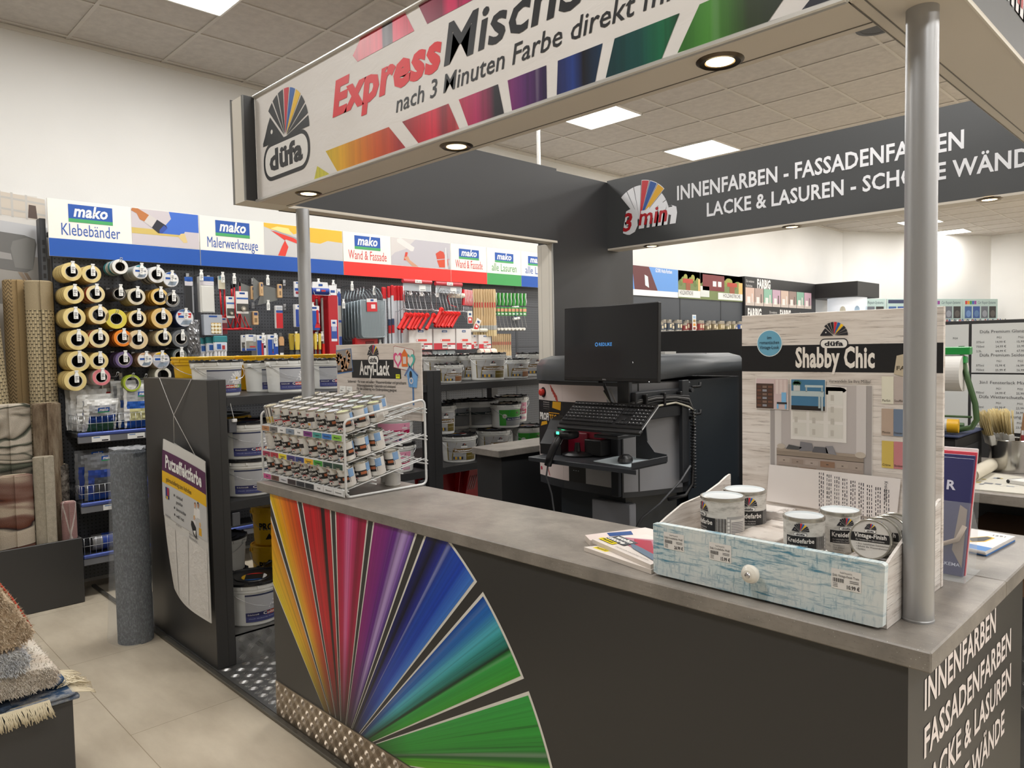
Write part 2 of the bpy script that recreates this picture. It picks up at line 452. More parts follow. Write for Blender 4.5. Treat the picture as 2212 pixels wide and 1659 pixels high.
# ================================================================ platform and counter
@proc('tread_steel', 0.34, 0.85)
def TREADM(T, b):
    v = T.coords(); return T.ramp(T.noise(v, 6, 4), [(0.35, '8a8a8a'), (0.7, 'a6a5a2')]), T.bump(T.noise(v, 150, 2), 0.05, 0.001)
@proc('tread_aluminium', 0.36, 0.8)
def TREADA(T, b):
    v = T.coords(); return T.ramp(T.noise(v, 7, 4), [(0.35, '9c8f80'), (0.7, 'b5a898')]), T.bump(T.noise(v, 150, 2), 0.05, 0.001)
def tread(m, F, x0, y0, x1, y1, mt, p=0.042, rot=True):
    """five-bar pattern raised on the plate"""
    nx, ny = int((x1-x0)/p), int((y1-y0)/p)
    for i in range(nx):
        for j in range(ny):
            a = PI/4 if (i+j) % 2 == 0 else -PI/4
            ca, sa = math.cos(a), math.sin(a); cx, cy = x0+(i+0.5)*p, y0+(j+0.5)*p
            for k in range(-2, 3):
                d = k*p*0.135; L = p*(0.5 if abs(k) < 2 else 0.4); w = p*0.058
                vs = []
                for a_, b_, h in ((-L, 0, 0), (0, -w, 0), (L, 0, 0), (0, w, 0), (-L*0.5, 0, 0.0022), (L*0.5, 0, 0.0022)):
                    X = cx+ca*a_-sa*(b_+d); Y = cy+sa*a_+ca*(b_+d); vs.append(tuple(F @ V((X, Y, h))))
                m.add(vs, [(0, 1, 4), (1, 5, 4), (1, 2, 5), (2, 3, 5), (3, 4, 5), (3, 0, 4)], mt)
@proc('granite_laminate', 0.36)
def GRAN(T, b):
    v = T.coords()
    c = T.ramp(T.noise(v, 9, 6, 0.62), [(0.3, '77726c'), (0.7, '989189')])
    sp = T.ramp(T.voro(v, 150), [(0.10, 1.0), (0.2, 0.0)]); c = T.mix(T.math('MULTIPLY', sp, 0.35), c, '4a4743')
    sp2 = T.ramp(T.voro(T.coords('Object', (1, 1, 1), (0, 0, 0), (3, 1, 2)), 95), [(0.05, 1.0), (0.1, 0.0)])
    st = T.ramp(T.noise(T.coords('Object', (6, 40, 40)), 3, 4, 0.7), [(0.3, 1.0), (0.45, 0.0)])
    c = T.mix(T.math('MULTIPLY', st, 0.3), c, '57534e')
    return T.mix(T.math('MULTIPLY', sp2, 0.6), c, 'd8d4cc')
m = MB(); m.box(-5.2, 1.466, 0, -0.45, 6.2, 0.012, TREADM); tread(m, flat(0, 0, 0.012), -3.65, 1.48, -2.95, 2.6, TREADM, 0.05)
o = m.build('floor_platform'); o['kind'] = 'structure'
m = MB(); m.rbox(-5.68, 1.436, 0, -2.0, 1.462, 0.016, mat('edge_strip', (108, 104, 96), 0.4, 0.6), 0.003)
for i in range(12): m.cyl((-5.5+i*0.3, 1.449, 0.0155), (-5.5+i*0.3, 1.449, 0.0172), 0.004, STEEL, seg=8)
struct(m, 'trim_2')

t = thing('service_counter', 'charcoal paint mixing counter with a rainbow fan print on its front', 'counter', (0, 0, 0))
m = MB(); m.box(-3.01, 1.468, 0.012, -0.452, 1.49, 0.994, CHAR)
m.box(-3.01, 1.49, 0.012, -2.99, 1.84, 0.994, CHAR); m.box(-2.99, 1.82, 0.012, -0.86, 1.84, 0.994, CHAR)
m.build('front_panel', t)
AX, AZ, RF = -2.475, 0.035, 1.175
F = front(0, 1.468, 0)
for k, nm in enumerate(WEDGE):
    m = MB()
    a0, a1 = 1.8+15.05*k, 14.4+15.05*k
    if nm == 'yellow': a1 = 133.6
    def wedge(m, a0, a1, r1, mt, off, inset=0.0, n=10, uv=True):
        for i in range(n):
            b0, b1 = math.radians(a0+(a1-a0)*i/n), math.radians(a0+(a1-a0)*(i+1)/n)
            P = [(AX+math.cos(b0)*0.05, AZ+math.sin(b0)*0.05), (AX+math.cos(b0)*r1, AZ+math.sin(b0)*r1), (AX+math.cos(b1)*r1, AZ+math.sin(b1)*r1), (AX+math.cos(b1)*0.05, AZ+math.sin(b1)*0.05)]
            P = clip_rect(P, -3.008, 0.168, -0.46, 0.9935)
            if len(P) < 3: continue
            U = [(1-(math.degrees(math.atan2(y-AZ, x-AX))-a0)/(a1-a0), math.hypot(x-AX, y-AZ)/RF) for x, y in P]
            m.poly(F, P, mt, off, U if uv else None)
    wedge(m, a0-0.35, a1+0.35, RF+0.006, C('eceae2', 0.35), 0.0006, uv=False)
    wedge(m, a0+0.15, a1-0.15, RF-0.003, FAN[nm], 0.0012)
    m.build('fan_blade_print', t, {'green': 'green fan blade print'}.get(nm, nm+' fan blade print'))
m = MB(); m.box(-3.008, 1.463, 0.013, -0.452, 1.468, 0.166, TREADA); tread(m, front(0, 1.463, 0.013), -3.005, 0.004, -1.5, 0.15, TREADA, 0.0365)
m.build('kick_plate', t, 'diamond tread kick plate')
m = MB(); m.box(-0.47, 1.49, 0.012, -0.452, 2.41, 0.994, CHAR); m.build('side_panel', t)
m = MB(); m.box(-0.84, 1.90, 0.012, -0.4705, 2.405, 0.994, CHAR); m.build('return_cabinet', t)
m = MB(); F = side(-0.452, 0, 0)
TXT = C('f0e6e2', 0.4)
for s, y0, w, z in (('INNENFARBEN', 1.562, 0.55, 0.875), ('FASSADENFARBEN', 1.562, 0.713, 0.778), ('LACKE & LASUREN', 1.562, 0.718, 0.682), ('SCHÖNE WÄNDE', 1.562, 0.652, 0.581)):
    m.text(F, s, y0, z, 0.059, TXT, w, 'L', 0.022)
m.build('lettering', t, 'white side lettering')

def slab(m, poly, z0, z1, mt, b=0.003):
    bm = bmesh.new(); vs = [bm.verts.new((x, y, z0)) for x, y in poly]; f = bm.faces.new(vs)
    r = bmesh.ops.extrude_face_region(bm, geom=[f]); bmesh.ops.translate(bm, vec=(0, 0, z1-z0), verts=[v for v in r['geom'] if isinstance(v, bmesh.types.BMVert)])
    bmesh.ops.recalc_face_normals(bm, faces=bm.faces)
    bmesh.ops.bevel(bm, geom=[e for e in bm.edges], offset=b, segments=1, affect='EDGES')
    bm.verts.index_update(); m.add([tuple(v.co) for v in bm.verts], [tuple(v.index for v in f.verts) for f in bm.faces], mt); bm.free()
m = MB(); slab(m, [(-3.113, 1.457), (-0.41, 1.457), (-0.41, 2.014), (-0.86, 2.014), (-0.86, 1.88), (-3.113, 1.88)], 0.994, 1.034, GRAN)
one(m, 'worktop', 'long speckled grey worktop over the rainbow fan counter', 'worktop')
m = MB(); slab(m, [(-0.86, 2.016), (-0.41, 2.016), (-0.41, 2.525), (-0.86, 2.525)], 0.994, 1.034, GRAN)
one(m, 'return_worktop', 'short grey worktop return carrying the brochure holder', 'worktop')

# ================================================================ canopy
t = thing('canopy', 'white and grey canopy frame with the long printed banner above the counter', 'canopy', (0, 0, 0))
SOFF = C('cfc6b8', 0.5); EDGE = mat('profile_grey', (120, 120, 118), 0.35, 0.6)
m = MB(); m.box(-3.035, 1.475, 2.25, -0.567, 1.63, 2.27, SOFF); m.box(-3.035, 1.60, 2.27, -0.567, 1.628, 2.68, DARK)
m.box(-3.035, 1.476, 2.27, -0.567, 1.60, 2.275, SOFF)
m.rbox(-3.033, 1.458, 2.245, -0.565, 1.474, 2.258, mat('keder_profile', (215, 213, 208), 0.3, 0.5), 0.003)
m.rbox(-3.033, 1.458, 2.684, -0.565, 1.474, 2.694, mat('keder_profile', (215, 213, 208), 0.3, 0.5), 0.003)
m.box(-3.035, 1.603, 2.2485, -0.57, 1.606, 2.2505, C('6a655d'))
m.build('front_beam', t)
@proc('banner_cloth', 0.55)
def BANM(T, b):
    v = T.coords('Object', (1.5, 1, 3))
    return T.ramp(T.noise(v, 3, 3), [(0.3, 'e4dfda'), (0.7, 'eae6e2')]), T.bump(T.noise(T.coords('Object', (2.2, 1, 5)), 3, 4, 0.55, 0.6), 0.14, 0.02)
m = MB(); F = front(0, 1.47, 0)
m.rect(F, -3.03, 2.256, -0.567, 2.686, BANM, 0.0)
KC = C('dd1b24'); fan_logo(m, F, -2.772, 2.466, 0.192, C('26282a'), seg=5)
bk = C('232427')
m.poly(F, pill(-2.772, 2.392, 0.385, 0.155, 8), bk, 0.001); m.poly(F, pill(-2.772, 2.392, 0.353, 0.123, 8), WHITE, 0.0016)
m.text(F, 'düfa', -2.772, 2.357, 0.078, bk, 0.275, 'C', 0.045, off=0.0022)
m.text(F, 'Express', -2.411, 2.466, 0.112, KC, 0.635, 'L', 0.045, 0.2)
m.text(F, 'MischService', -1.768, 2.466, 0.115, bk, 1.06, 'L', 0.02, 0.2)
m.text(F, 'nach 3 Minuten Farbe direkt mitnehmen', -2.019, 2.385, 0.053, bk, 1.36, 'L', 0.008, 0.2)
def pblock(P, key, i):
    xs = [p[0] for p in P]; mt = streak_mat('banner_print_%s' % key[0], key[1], 0.75, i*2.1, 0, 0, 7.0)
    x0, x1 = min(xs), max(xs)
    m.poly(F, P, mt, 0.001, [((x-x0)/(x1-x0), (z-2.25)*2) for x, z in P])
B = [('a', [(0, 'e8c81c'), (0.35, 'e8981c'), (0.65, 'd85a1c'), (1, 'b01830')]), ('b', [(0, '8c1418'), (0.3, 'c81428'), (0.55, 'e0143c'), (0.7, '8a1026'), (1, 'd0142c')]),
     ('c', [(0, 'c01644'), (0.4, 'b8145c'), (0.65, '7a1444'), (0.8, '1a1420'), (1, '16141c')]), ('d', [(0, '80186c'), (0.45, '5a1c6c'), (1, '2a1848')]),
     ('e', [(0, '20204c'), (0.35, '24408c'), (0.6, '16141c'), (1, '1c3c5c')]), ('f', [(0, '143840'), (0.5, '14504c'), (0.8, '187048'), (1, '10301c')]),
     ('g', [(0, '34702c'), (0.3, '4c9034'), (0.55, '2c3c1c'), (1, '14161c')]), ('h', [(0, '1a1c2c'), (1, '1a1c2c')]), ('i', [(0, 'd8d040'), (1, 'd8d040')])]
for i, P in enumerate([[(-2.467, 2.35), (-2.387, 2.258), (-1.968, 2.258), (-2.062, 2.348)][::1], [(-1.987, 2.348), (-1.9, 2.258), (-1.70, 2.258), (-1.75, 2.348)],
        [(-1.702, 2.348), (-1.66, 2.258), (-1.508, 2.258), (-1.531, 2.348)], [(-1.492, 2.348), (-1.476, 2.258), (-1.345, 2.258), (-1.345, 2.348)],
        [(-1.304, 2.348), (-1.31, 2.258), (-1.182, 2.258), (-1.156, 2.348)], [(-1.119, 2.348), (-1.149, 2.258), (-0.987, 2.258), (-0.936, 2.348)],
        [(-0.885, 2.35), (-0.945, 2.258), (-0.73, 2.258), (-0.63, 2.36)], [(-0.66, 2.258), (-0.60, 2.258), (-0.60, 2.31)], [(-2.558, 2.258), (-2.438, 2.258), (-2.531, 2.307)]]):
    pblock(P, B[i], i)
for i, P in enumerate([[(-2.266, 2.641), (-2.238, 2.612), (-1.911, 2.615), (-1.956, 2.6855), (-2.214, 2.6855)], [(-1.886, 2.6855), (-1.844, 2.615), (-1.6, 2.615), (-1.62, 2.6855)], [(-1.55, 2.6855), (-1.53, 2.615), (-1.3, 2.615), (-1.3, 2.6855)]]):
    pblock(P, [('j', [(0, 'cc2228'), (0.5, 'd8143c'), (0.53, '2a1420'), (0.68, '30141c'), (0.7, 'e01848'), (1, 'd01440')]), ('k', [(0, '98103c'), (0.4, '7a1038'), (0.5, 'd81a5c'), (1, 'a01458')]), ('l', [(0, 'a01458'), (1, '601050')])][i], 20+i)
m.build('banner', t, 'white printed banner')
# end box at the left of the banner
m = MB(); m.box(-3.158, 1.42, 2.25, -3.035, 1.63, 2.69, CREAM)
m.box(-3.1585, 1.4185, 2.249, -3.143, 1.4225, 2.691, EDGE); m.box(-3.05, 1.4185, 2.2515, -3.0345, 1.4225, 2.691, EDGE)
m.box(-3.0352, 1.4225, 2.252, -3.0332, 1.47, 2.69, DARK); m.box(-3.1605, 1.42, 2.25, -3.158, 3.43, 2.70, DARK)
m.build('end_cap', t)
m = MB(); m.box(-3.158, 1.63, 2.25, -3.07, 3.43, 2.262, SOFF); m.box(-3.158, 1.63, 2.262, -3.07, 3.43, 2.703, DARK)
m.box(-3.0715, 1.63, 2.2485, -3.069, 3.43, 2.2525, C('b9b2a4')); m.box(-3.1605, 1.63, 2.247, -3.154, 3.43, 2.2505, C('4a4845'))
m.build('left_beam', t)
m = MB(); m.box(-3.235, 3.43, 0.012, -3.11, 4.262, 2.703, DARK)
m.box(-3.237, 3.424, 0.012, -3.112, 3.43, 2.25, CREAM); m.box(-3.115, 3.422, 0.012, -3.108, 3.431, 2.703, ALU)
for x in (-3.205, -3.14): m.box(x-0.001, 3.4234, 0.012, x+0.001, 3.4242, 2.25, C('b8b3a8'))
m.build('column', t, 'dark wall column at the back corner')
m = MB(); m.box(-3.11, 3.98, 2.25, -0.57, 4.10, 2.262, SOFF); m.box(-3.11, 3.98, 2.262, -0.57, 4.10, 2.713, mat('sign_grey', (72, 73, 74), 0.42))
F = front(0, 3.98, 0); LT = C('e9e9ec', 0.4)
m.text(F, 'INNENFARBEN - FASSADENFARBEN', -2.563, 2.502, 0.083, LT, 1.562, 'L', 0.022)
m.text(F, 'LACKE & LASUREN - SCHÖNE WÄNDE', -2.357, 2.373, 0.077, LT, 1.67, 'L', 0.022)
def min_logo(m, F, cx, y0, R, ww):
    cols = [LT, LT, C('e0a818'), C('1f4f98'), C('c42830'), LT, LT, LT]
    for k, c in enumerate(cols):
        a0, a1 = math.radians(13+15*k), math.radians(25.5+15*k); r = R*(1.14 if k in (2, 3, 4) else 1.0)
        for mt, d, rr, of in ((LT, 0.012, r, 0.001), (c, 0.0, r*0.985, 0.0016)):
            b0, b1 = a0-d, a1+d
            m.poly(F, [(cx, y0)] + [(cx+math.cos(b0+(b1-b0)*i/3)*rr, y0+math.sin(b0+(b1-b0)*i/3)*rr) for i in range(4)], mt, of)
    h = R*0.44
    for b, mt, of in ((0.16, LT, 0.0022), (0.02, C('b41a24'), 0.003)):
        m.text(F, '3', cx-R*0.6, y0-h*0.55, h*1.12, mt, None, 'L', b, 0.18, off=of)
        m.text(F, 'min', cx-R*0.04, y0-h*0.3, h*1.02, mt, None, 'L', b, 0.18, off=of)
min_logo(m, F, -2.845, 2.415, 0.225, 0.35)
m.build('back_beam', t, 'dark beam with white lettering')
m = MB(); m.box(-0.57, 1.475, 2.25, -0.411, 4.1, 2.262, SOFF); m.box(-0.57, 1.475, 2.262, -0.411, 4.1, 2.70, mat('sign_grey', (72, 73, 74), 0.42))
for x in (-0.567, -0.543): m.box(x-0.0012, 1.49, 2.2485, x+0.0012, 4.1, 2.2505, C('6a655d'))
m.box(-0.412, 1.475, 2.247, -0.408, 4.1, 2.253, C('d9d2c4'))
min_logo(m, side(-0.411, 0, 0), 1.93, 2.40, 0.225, 0.35)
m.build('right_beam', t)
SPOTG = mat('spot_lamp', (255, 226, 170), 0.4, emis=9.0); RING = mat('brass_dark', (96, 84, 68), 0.3, 0.9)
SL = bpy.data.lights.new('spot_lamp', 'SPOT'); SL.energy = SPOT_W; SL.spot_size = math.radians(100); SL.spot_blend = 0.6; SL.shadow_soft_size = 0.025; SL.color = (1, 0.80, 0.56)
def downlight(x, y):
    m = MB(); m.lathe([(0.030, 0.008), (0.034, -0.004), (0.046, -0.006), (0.054, -0.001), (0.054, 0.002)], RING, 28, Matrix.Translation((x, y, 2.25)))
    o = m.build('downlight', t, 'round recessed spot')
    m = MB(); m.cyl((x, y, 2.2475), (x, y, 2.249), 0.031, SPOTG, seg=20); m.build('bulb', o)
    l = bpy.data.objects.new('spot_lamp', SL); COL.objects.link(l); l.location = (x, y, 2.235)
for x, y in ((-2.745, 1.55), (-1.818, 1.555), (-0.885, 1.555), (-2.79, 4.03), (-1.85, 4.02), (-0.9, 4.0)): downlight(x, y)
m = MB(); m.cyl((-3.115, 3.32, 2.70), (-3.115, 3.32, CZ), 0.0125, mat('pipe_white', (224, 222, 218), 0.25, 0.6), seg=14); m.build('hanger_pipe', t)

# poles between worktop and canopy
def pole(x, y, label):
    m = MB(); m.cyl((0, 0, 0), (0, 0, 1.216), 0.0293, mat('satin_steel_tube', (176, 177, 179), 0.38, 0.65), seg=40, caps=False)
    m.lathe([(0.030, 0), (0.0303, 0.004), (0.0293, 0.006)], mat('satin_steel_tube'), 40)
    one(m, 'support_pole', label, 'pole', (x, y, 1.034), 0, 'grey poles carrying the canopy')
pole(-0.481, 1.618, 'round grey steel pole in front of the wood-look display at the counter corner')
pole(-3.07, 1.70, 'round grey steel pole behind the small paint can rack')
# ================================================================ paint buckets and the shelf unit
BW = C('e4e4e0', 0.4); LIDB = mat('lid_black', (26, 26, 28), 0.32); BY = C('eab80c', 0.4)
def people_print(m, F, x0, y0, s):
    """a small printed picture of a family and a dog"""
    for dx, dy, sk, hair, top, k in ((0.0, 0.5, 'd9a888', '9a6a40', 'e8e4e0', 1.0), (0.28, 0.56, 'c89878', '2c2420', 'ecebea', 1.05), (-0.1, 0.08, 'e0b090', 'd8b060', 'e6e0e0', 0.8), (0.42, -0.05, 'e0b090', 'd8b868', 'e0a820', 0.85)):
        X, Y = x0+dx*s, y0+dy*s; r = 0.085*s*k
        m.poly(F, [(X-r*1.9, Y-r*4.6), (X+r*1.9, Y-r*4.6), (X+r*1.5, Y-r*1.2), (X-r*1.5, Y-r*1.2)], C(top), 0.0022)
        m.disc(F, X, Y+r*0.25, r*1.1, C(hair), 0.0026, seg=9); m.disc(F, X, Y-r*0.1, r*0.85, C(sk), 0.003, seg=9)
    m.poly(F, [(x0-0.4*s, y0-0.2*s), (x0-0.15*s, y0-0.5*s), (x0+0.1*s, y0-0.55*s), (x0+0.05*s, y0-0.2*s), (x0-0.2*s, y0-0.05*s), (x0-0.36*s, y0-0.06*s)], C('1c1c20'), 0.0034)
    m.poly(F, [(x0-0.2*s, y0-0.35*s), (x0, y0-0.5*s), (x0+0.03*s, y0-0.3*s)], C('e8e6e4'), 0.0038)
def daisy(m, F, cx, cy, r):
    for k in range(13):
        a = 2*PI*k/13; p = PI/13*0.8
        m.poly(F, [(cx, cy), (cx+math.cos(a-p)*r*0.75, cy+math.sin(a-p)*r*0.75), (cx+math.cos(a)*r, cy+math.sin(a)*r), (cx+math.cos(a+p)*r*0.75, cy+math.sin(a+p)*r*0.75)], C('f0eeec'), 0.0018)
    m.disc(F, cx, cy, r*0.22, C('d8a818'), 0.0026, seg=8)
def bucket_label(m, F, kind, w, a, b):
    """w = label width along the wall of the bucket, a..b = its heights"""
    h = b-a
    if kind == 'daisy':
        m.rect(F, -w/2, a, w/2, b, C('b4b5b9')); m.rect(F, -w/2, b-h*0.06, w/2, b, C('2a3050'), 0.0014)
        daisy(m, F, w*0.18, a+h*0.62, h*0.33); m.poly(F, [(-w*0.3, a+h*0.52), (-w*0.05, a+h*0.42), (w*0.0, a+h*0.6), (-w*0.2, a+h*0.62)], C('dcdde0'), 0.0014)
        m.rect(F, -w/2, a, w/2, a+h*0.34, C('2e2f5e'), 0.0026); m.rect(F, -w/2, a, w/2, a+h*0.19, C('454a80'), 0.003)
        for k, c in enumerate(('c02828', 'd05818', 'd8a820', '88a838', '3a9048')): m.rect(F, -w*0.1+k*w*0.1, a+h*0.19, -w*0.1+(k+1)*w*0.1, a+h*0.33, C(c), 0.003, 1)
        m.text(F, 'Edelweiß', -w*0.46, a+h*0.24, h*0.05, WHITE, w*0.2, off=0.004); m.text(F, 'ColorMix', -w*0.18, a+h*0.22, h*0.1, WHITE, w*0.46, bold=0.02, off=0.004)
        m.text(F, 'Hoch deckende Innenfarbe', -w*0.44, a+h*0.1, h*0.04, C('b8bcd8'), w*0.6, off=0.004)
    elif kind == 'premium':
        m.rect(F, -w/2, a, w/2, b, C('aaa9a8')); m.poly(F, [(-w/2, a), (-w*0.32, a), (-w*0.28, a+h*0.5), (-w*0.16, b), (-w/2, b)], C('7c6a22'), 0.0016)
        fan_logo(m, F, w*0.05, a+h*0.82, h*0.12, seg=1); m.rect(F, -0.05*w, a+h*0.7, w*0.15, a+h*0.79, WHITE, 0.0016)
        m.rect(F, -w*0.3, a+h*0.44, w/2, a+h*0.64, C('75592c'), 0.0018); m.text(F, 'Premiumweiss', -w*0.24, a+h*0.48, h*0.12, WHITE, w*0.66, bold=0.02, shear=0.2, off=0.003)
        m.rect(F, -w*0.3, a+h*0.40, w/2, a+h*0.44, WHITE, 0.0018); m.rect(F, w*0.12, a, w/2, a+h*0.40, C('6a5a20'), 0.0018)
        for k in range(6): m.rect(F, -w*0.3+k*w*0.065, a+h*0.04, -w*0.3+(k+0.85)*w*0.065, a+h*0.2, C(('3c4860', 'd0a028', '586068', 'd8b040', '303038', '909498')[k]), 0.0022, 1)
        m.text(F, 'DECKKRAFT KLASSE 1', w*0.15, a+h*0.2, h*0.04, C('d8d0b0'), w*0.3, off=0.003)
    elif kind == 'premium_brown':
        bucket_label(m, F, 'premium', w, a, b); m.rect(F, w*0.12, a, w/2, a+h*0.40, C('8a5c38'), 0.0034)
    elif kind == 'pink':
        m.rect(F, -w/2, a, w/2, b, C('e8e6e4')); m.rect(F, -w/2, a+h*0.62, w/2, b, C('e59ab4'), 0.0014)
        m.rect(F, -w/2, a+h*0.33, w/2, a+h*0.62, C('b80f52'), 0.0014); m.text(F, 'Seidenlatex', -w*0.3, a+h*0.4, h*0.14, WHITE, w*0.7, bold=0.03, off=0.0026)
        fan_logo(m, F, w*0.32, a+h*0.8, h*0.1, seg=1); m.rect(F, w*0.24, a+h*0.7, w*0.40, a+h*0.77, WHITE, 0.0018)
        m.rect(F, -w/2, a, w/2, a+h*0.15, C('d8a8b8'), 0.0014)
        for k in range(3): m.rect(F, -w*0.1+k*0.12*w, a+h*0.04, -w*0.02+k*0.12*w, a+h*0.2, C('3a4a70'), 0.002, 1)
    elif kind == 'green':
        m.rect(F, -w/2, a, w/2, b, C('3e9a34')); m.poly(F, [(-w/2, a), (-w*0.2, a), (-w*0.1, b), (-w/2, b)], C('2a9a9a'), 0.0014)
        daisy(m, F, -w*0.3, a+h*0.6, h*0.16); m.rect(F, -w*0.25, a+h*0.34, w/2, a+h*0.5, C('20305c'), 0.003); m.text(F, 'Bio-Innenfarbe', -w*0.2, a+h*0.38, h*0.08, WHITE, w*0.6, bold=0.02, off=0.004)
        fan_logo(m, F, w*0.2, a+h*0.74, h*0.11, seg=1); m.rect(F, -w*0.25, a, w/2, a+h*0.34, C('8c8f90'), 0.003)
    elif kind == 'grey':
        m.rect(F, -w/2, a, w/2, b, C('8c8e90')); m.rect(F, -w/2, a+h*0.6, w/2, a+h*0.74, C('2c3c40'), 0.0014)
        m.text(F, 'Premium-Fassade', -w*0.1, a+h*0.63, h*0.07, WHITE, w*0.5, bold=0.02, off=0.0026); fan_logo(m, F, w*0.3, a+h*0.82, h*0.1, seg=1)
        for k in range(6): m.rect(F, -w*0.4, a+h*(0.1+0.07*k), w*0.35, a+h*(0.12+0.07*k), C('b0b2b2'), 0.0014)
    elif kind == 'profi':
        m.text(F, 'PROFI', 0, a+h*0.5, h*0.26, BLACK, w*0.62, 'C', 0.04, off=0.002); m.poly(F, [(-w*0.12, a+h*0.1), (w*0.12, a+h*0.1), (0, a+h*0.36)], BLACK, 0.002)
BK = {}
def bucket(kind, r, h, loc, label, yaw=90, lid='black', group=None, hang=0.42):
    key = (kind, r, h, lid, hang)
    if key not in BK:
        t = thing('paint_bucket', 'x', 'paint bucket')
        yel = kind == 'profi'; bm_ = BY if yel else BW
        m = MB(); m.lathe([(0, 0), (r*0.85, 0), (r*0.88, 0.006), (r*0.95, h*0.78), (r*0.985, h*0.785), (r*0.99, h*0.84), (r*0.975, h*0.845), (r*1.0, h*0.85), (r*1.015, h*0.955), (r*0.95, h*0.96)], bm_, 40)
        for s in (-1, 1): m.rbox(s*r*1.0-0.008, -0.014, h*0.80, s*r*1.0+0.008, 0.014, h*0.9, bm_, 0.003)
        for k in range(5):
            a = math.radians(-150+k*30); m.rbox(math.cos(a)*r*1.01-0.004, math.sin(a)*r*1.01-0.004, h*0.86, math.cos(a)*r*1.01+0.004, math.sin(a)*r*1.01+0.004, h*0.95, bm_, 0.002)
        bucket_label(m, wrap(r*0.883, 0, 0, r*0.951, h*0.78), kind, r*1.7, h*0.1, h*0.74)
        m.build('body', t)
        lm = BY if lid == 'yellow' else LIDB
        m = MB(); m.lathe([(r*1.0, h*0.94), (r*1.035, h*0.945), (r*1.035, h*0.985), (r*1.01, h), (r*0.95, h), (r*0.93, h-0.008), (r*0.6, h-0.008), (r*0.58, h-0.004), (0, h-0.004)], lm, 40)
        if not yel:
            for k in range(14):
                a = 2*PI*k/14; m.rbox(-0.009, r*1.005, h-0.004, 0.009, r*1.03, h+0.004, lm, 0.002, M=Matrix.Rotation(a, 4, 'Z'))
            F = FR((0, 0, h-0.004), (1, 0, 0), (0, 1, 0))
            for k, c in enumerate(('c03028', 'e0b020', '2a62a8', 'e8e6e2')): m.disc(F, 0, -r*0.1, r*0.42, C(c), 0.001, a0=k*PI/2, a1=(k+1)*PI/2, seg=6)
        m.build('lid', t)
        m = MB(); z0 = h*0.86
        m.tube([(math.cos(PI*i/16)*r*1.05, -math.sin(PI*i/16)*r*1.07, z0-math.sin(PI*i/16)*h*hang) for i in range(17)], 0.0016, WIRE, 5)
        m.build('handle', t)
        BK[key] = t; t.location = loc; t.rotation_euler = (0, 0, math.radians(yaw)); t['label'] = label
        if group: t['group'] = group
        return t
    return dup(BK[key], loc, math.radians(yaw), label, group)

t = thing('shelf_unit', 'dark double sided paint shelf whose end panel carries the hanging poster', 'shelf', (0, 0, 0))
m = MB(); m.rbox(-4.56, 1.472, 0.013, -3.652, 1.568, 1.473, CHAR, 0.002); m.box(-3.6525, 1.53, 0.02, -3.6512, 1.5318, 1.47, C('2c2b2a')); m.build('end_panel', t)
for y in (2.842, 4.10):
    m = MB(); m.rbox(-3.72, y, 0.013, -3.652, y+0.112, 1.473, DARK, 0.002); m.box(-3.6525, y+0.05, 0.02, -3.651, y+0.052, 1.47, C('242424')); m.rbox(-4.5, y+0.02, 0.013, -4.44, y+0.09, 1.34, DARK, 0.002); m.build('post', t)
for y0, y1 in ((1.568, 2.842), (2.954, 4.10)):
    for z0, z1 in ((1.338, 1.383), (0.804, 0.85)):
        m = MB(); m.rbox(-4.54, y0+0.001, z0, -3.655, y1-0.001, z1, DARK, 0.0015); m.build('shelf_board', t)
    m = MB(); m.box(-4.54, y0+0.001, 0.013, -3.66, y1-0.001, 0.155, DARK); m.build('base', t)
    m = MB(); m.box(-3.662, y0+0.001, 0.013, -3.652, y1-0.001, 0.16, TREADM); m.box(-4.54, y0+0.001, 0.155, -3.652, y1-0.001, 0.16, TREADM)
    tread(m, side(-3.652, y0+0.01, 0.013), 0.0, 0.0, y1-y0-0.02, 0.145, TREADM, 0.048); m.build('kick_plate', t, 'diamond tread plate over the shelf base')
m = MB()
for y in (1.60, 2.80):
    for z in (0.72, 1.20): m.rbox(-3.69, y-0.02, z, -3.66, y+0.02, z+0.07, C('55565a'), 0.003)
m.build('wire_clip', t)
m = MB(); m.tube([(-3.66, 1.585, 1.383), (-3.655, 1.59, 1.34), (-3.655, 1.60, 1.29), (-3.65, 1.602, 1.27)], 0.0015, C('d8d8d8')); m.rbox(-3.66, 1.592, 1.255, -3.64, 1.615, 1.272, C('e8e8e8'), 0.003)
m.build('lamp_wire', t, 'thin white wire with a plug')

# buckets of the left half, upper shelf
ZT, ZM, ZB = 1.384, 0.851, 0.161
bucket('daisy', 0.128, 0.185, (-3.83, (1.597, 1.444)[0], ZT), 'white daisy label bucket at the end panel, foremost on the upper shelf', 100)
bucket('daisy', 0.112, 0.175, (-3.98, (1.933, 1.425)[0], ZT), 'white daisy label bucket half hidden left of the left pole, on the upper shelf', 112)
bucket('daisy', 0.115, 0.185, (-3.80, (1.976, 1.427)[0], ZT), 'white daisy label bucket right behind the left pole, on the upper shelf', 98)
bucket('daisy', 0.125, 0.18, (-3.92, (2.301, 1.409)[0], ZT), 'white daisy label bucket right of the left pole beside the wood-look sign', 92)
for k, px in enumerate((440, 558, 676)):
    bucket('profi', 0.165, 0.205, (-4.26, (1.702, 1.51)[0]+0.36*k, ZT), 'yellow bucket with yellow lid behind the white ones, %s from the end panel' % ORD[k], 80, 'yellow')
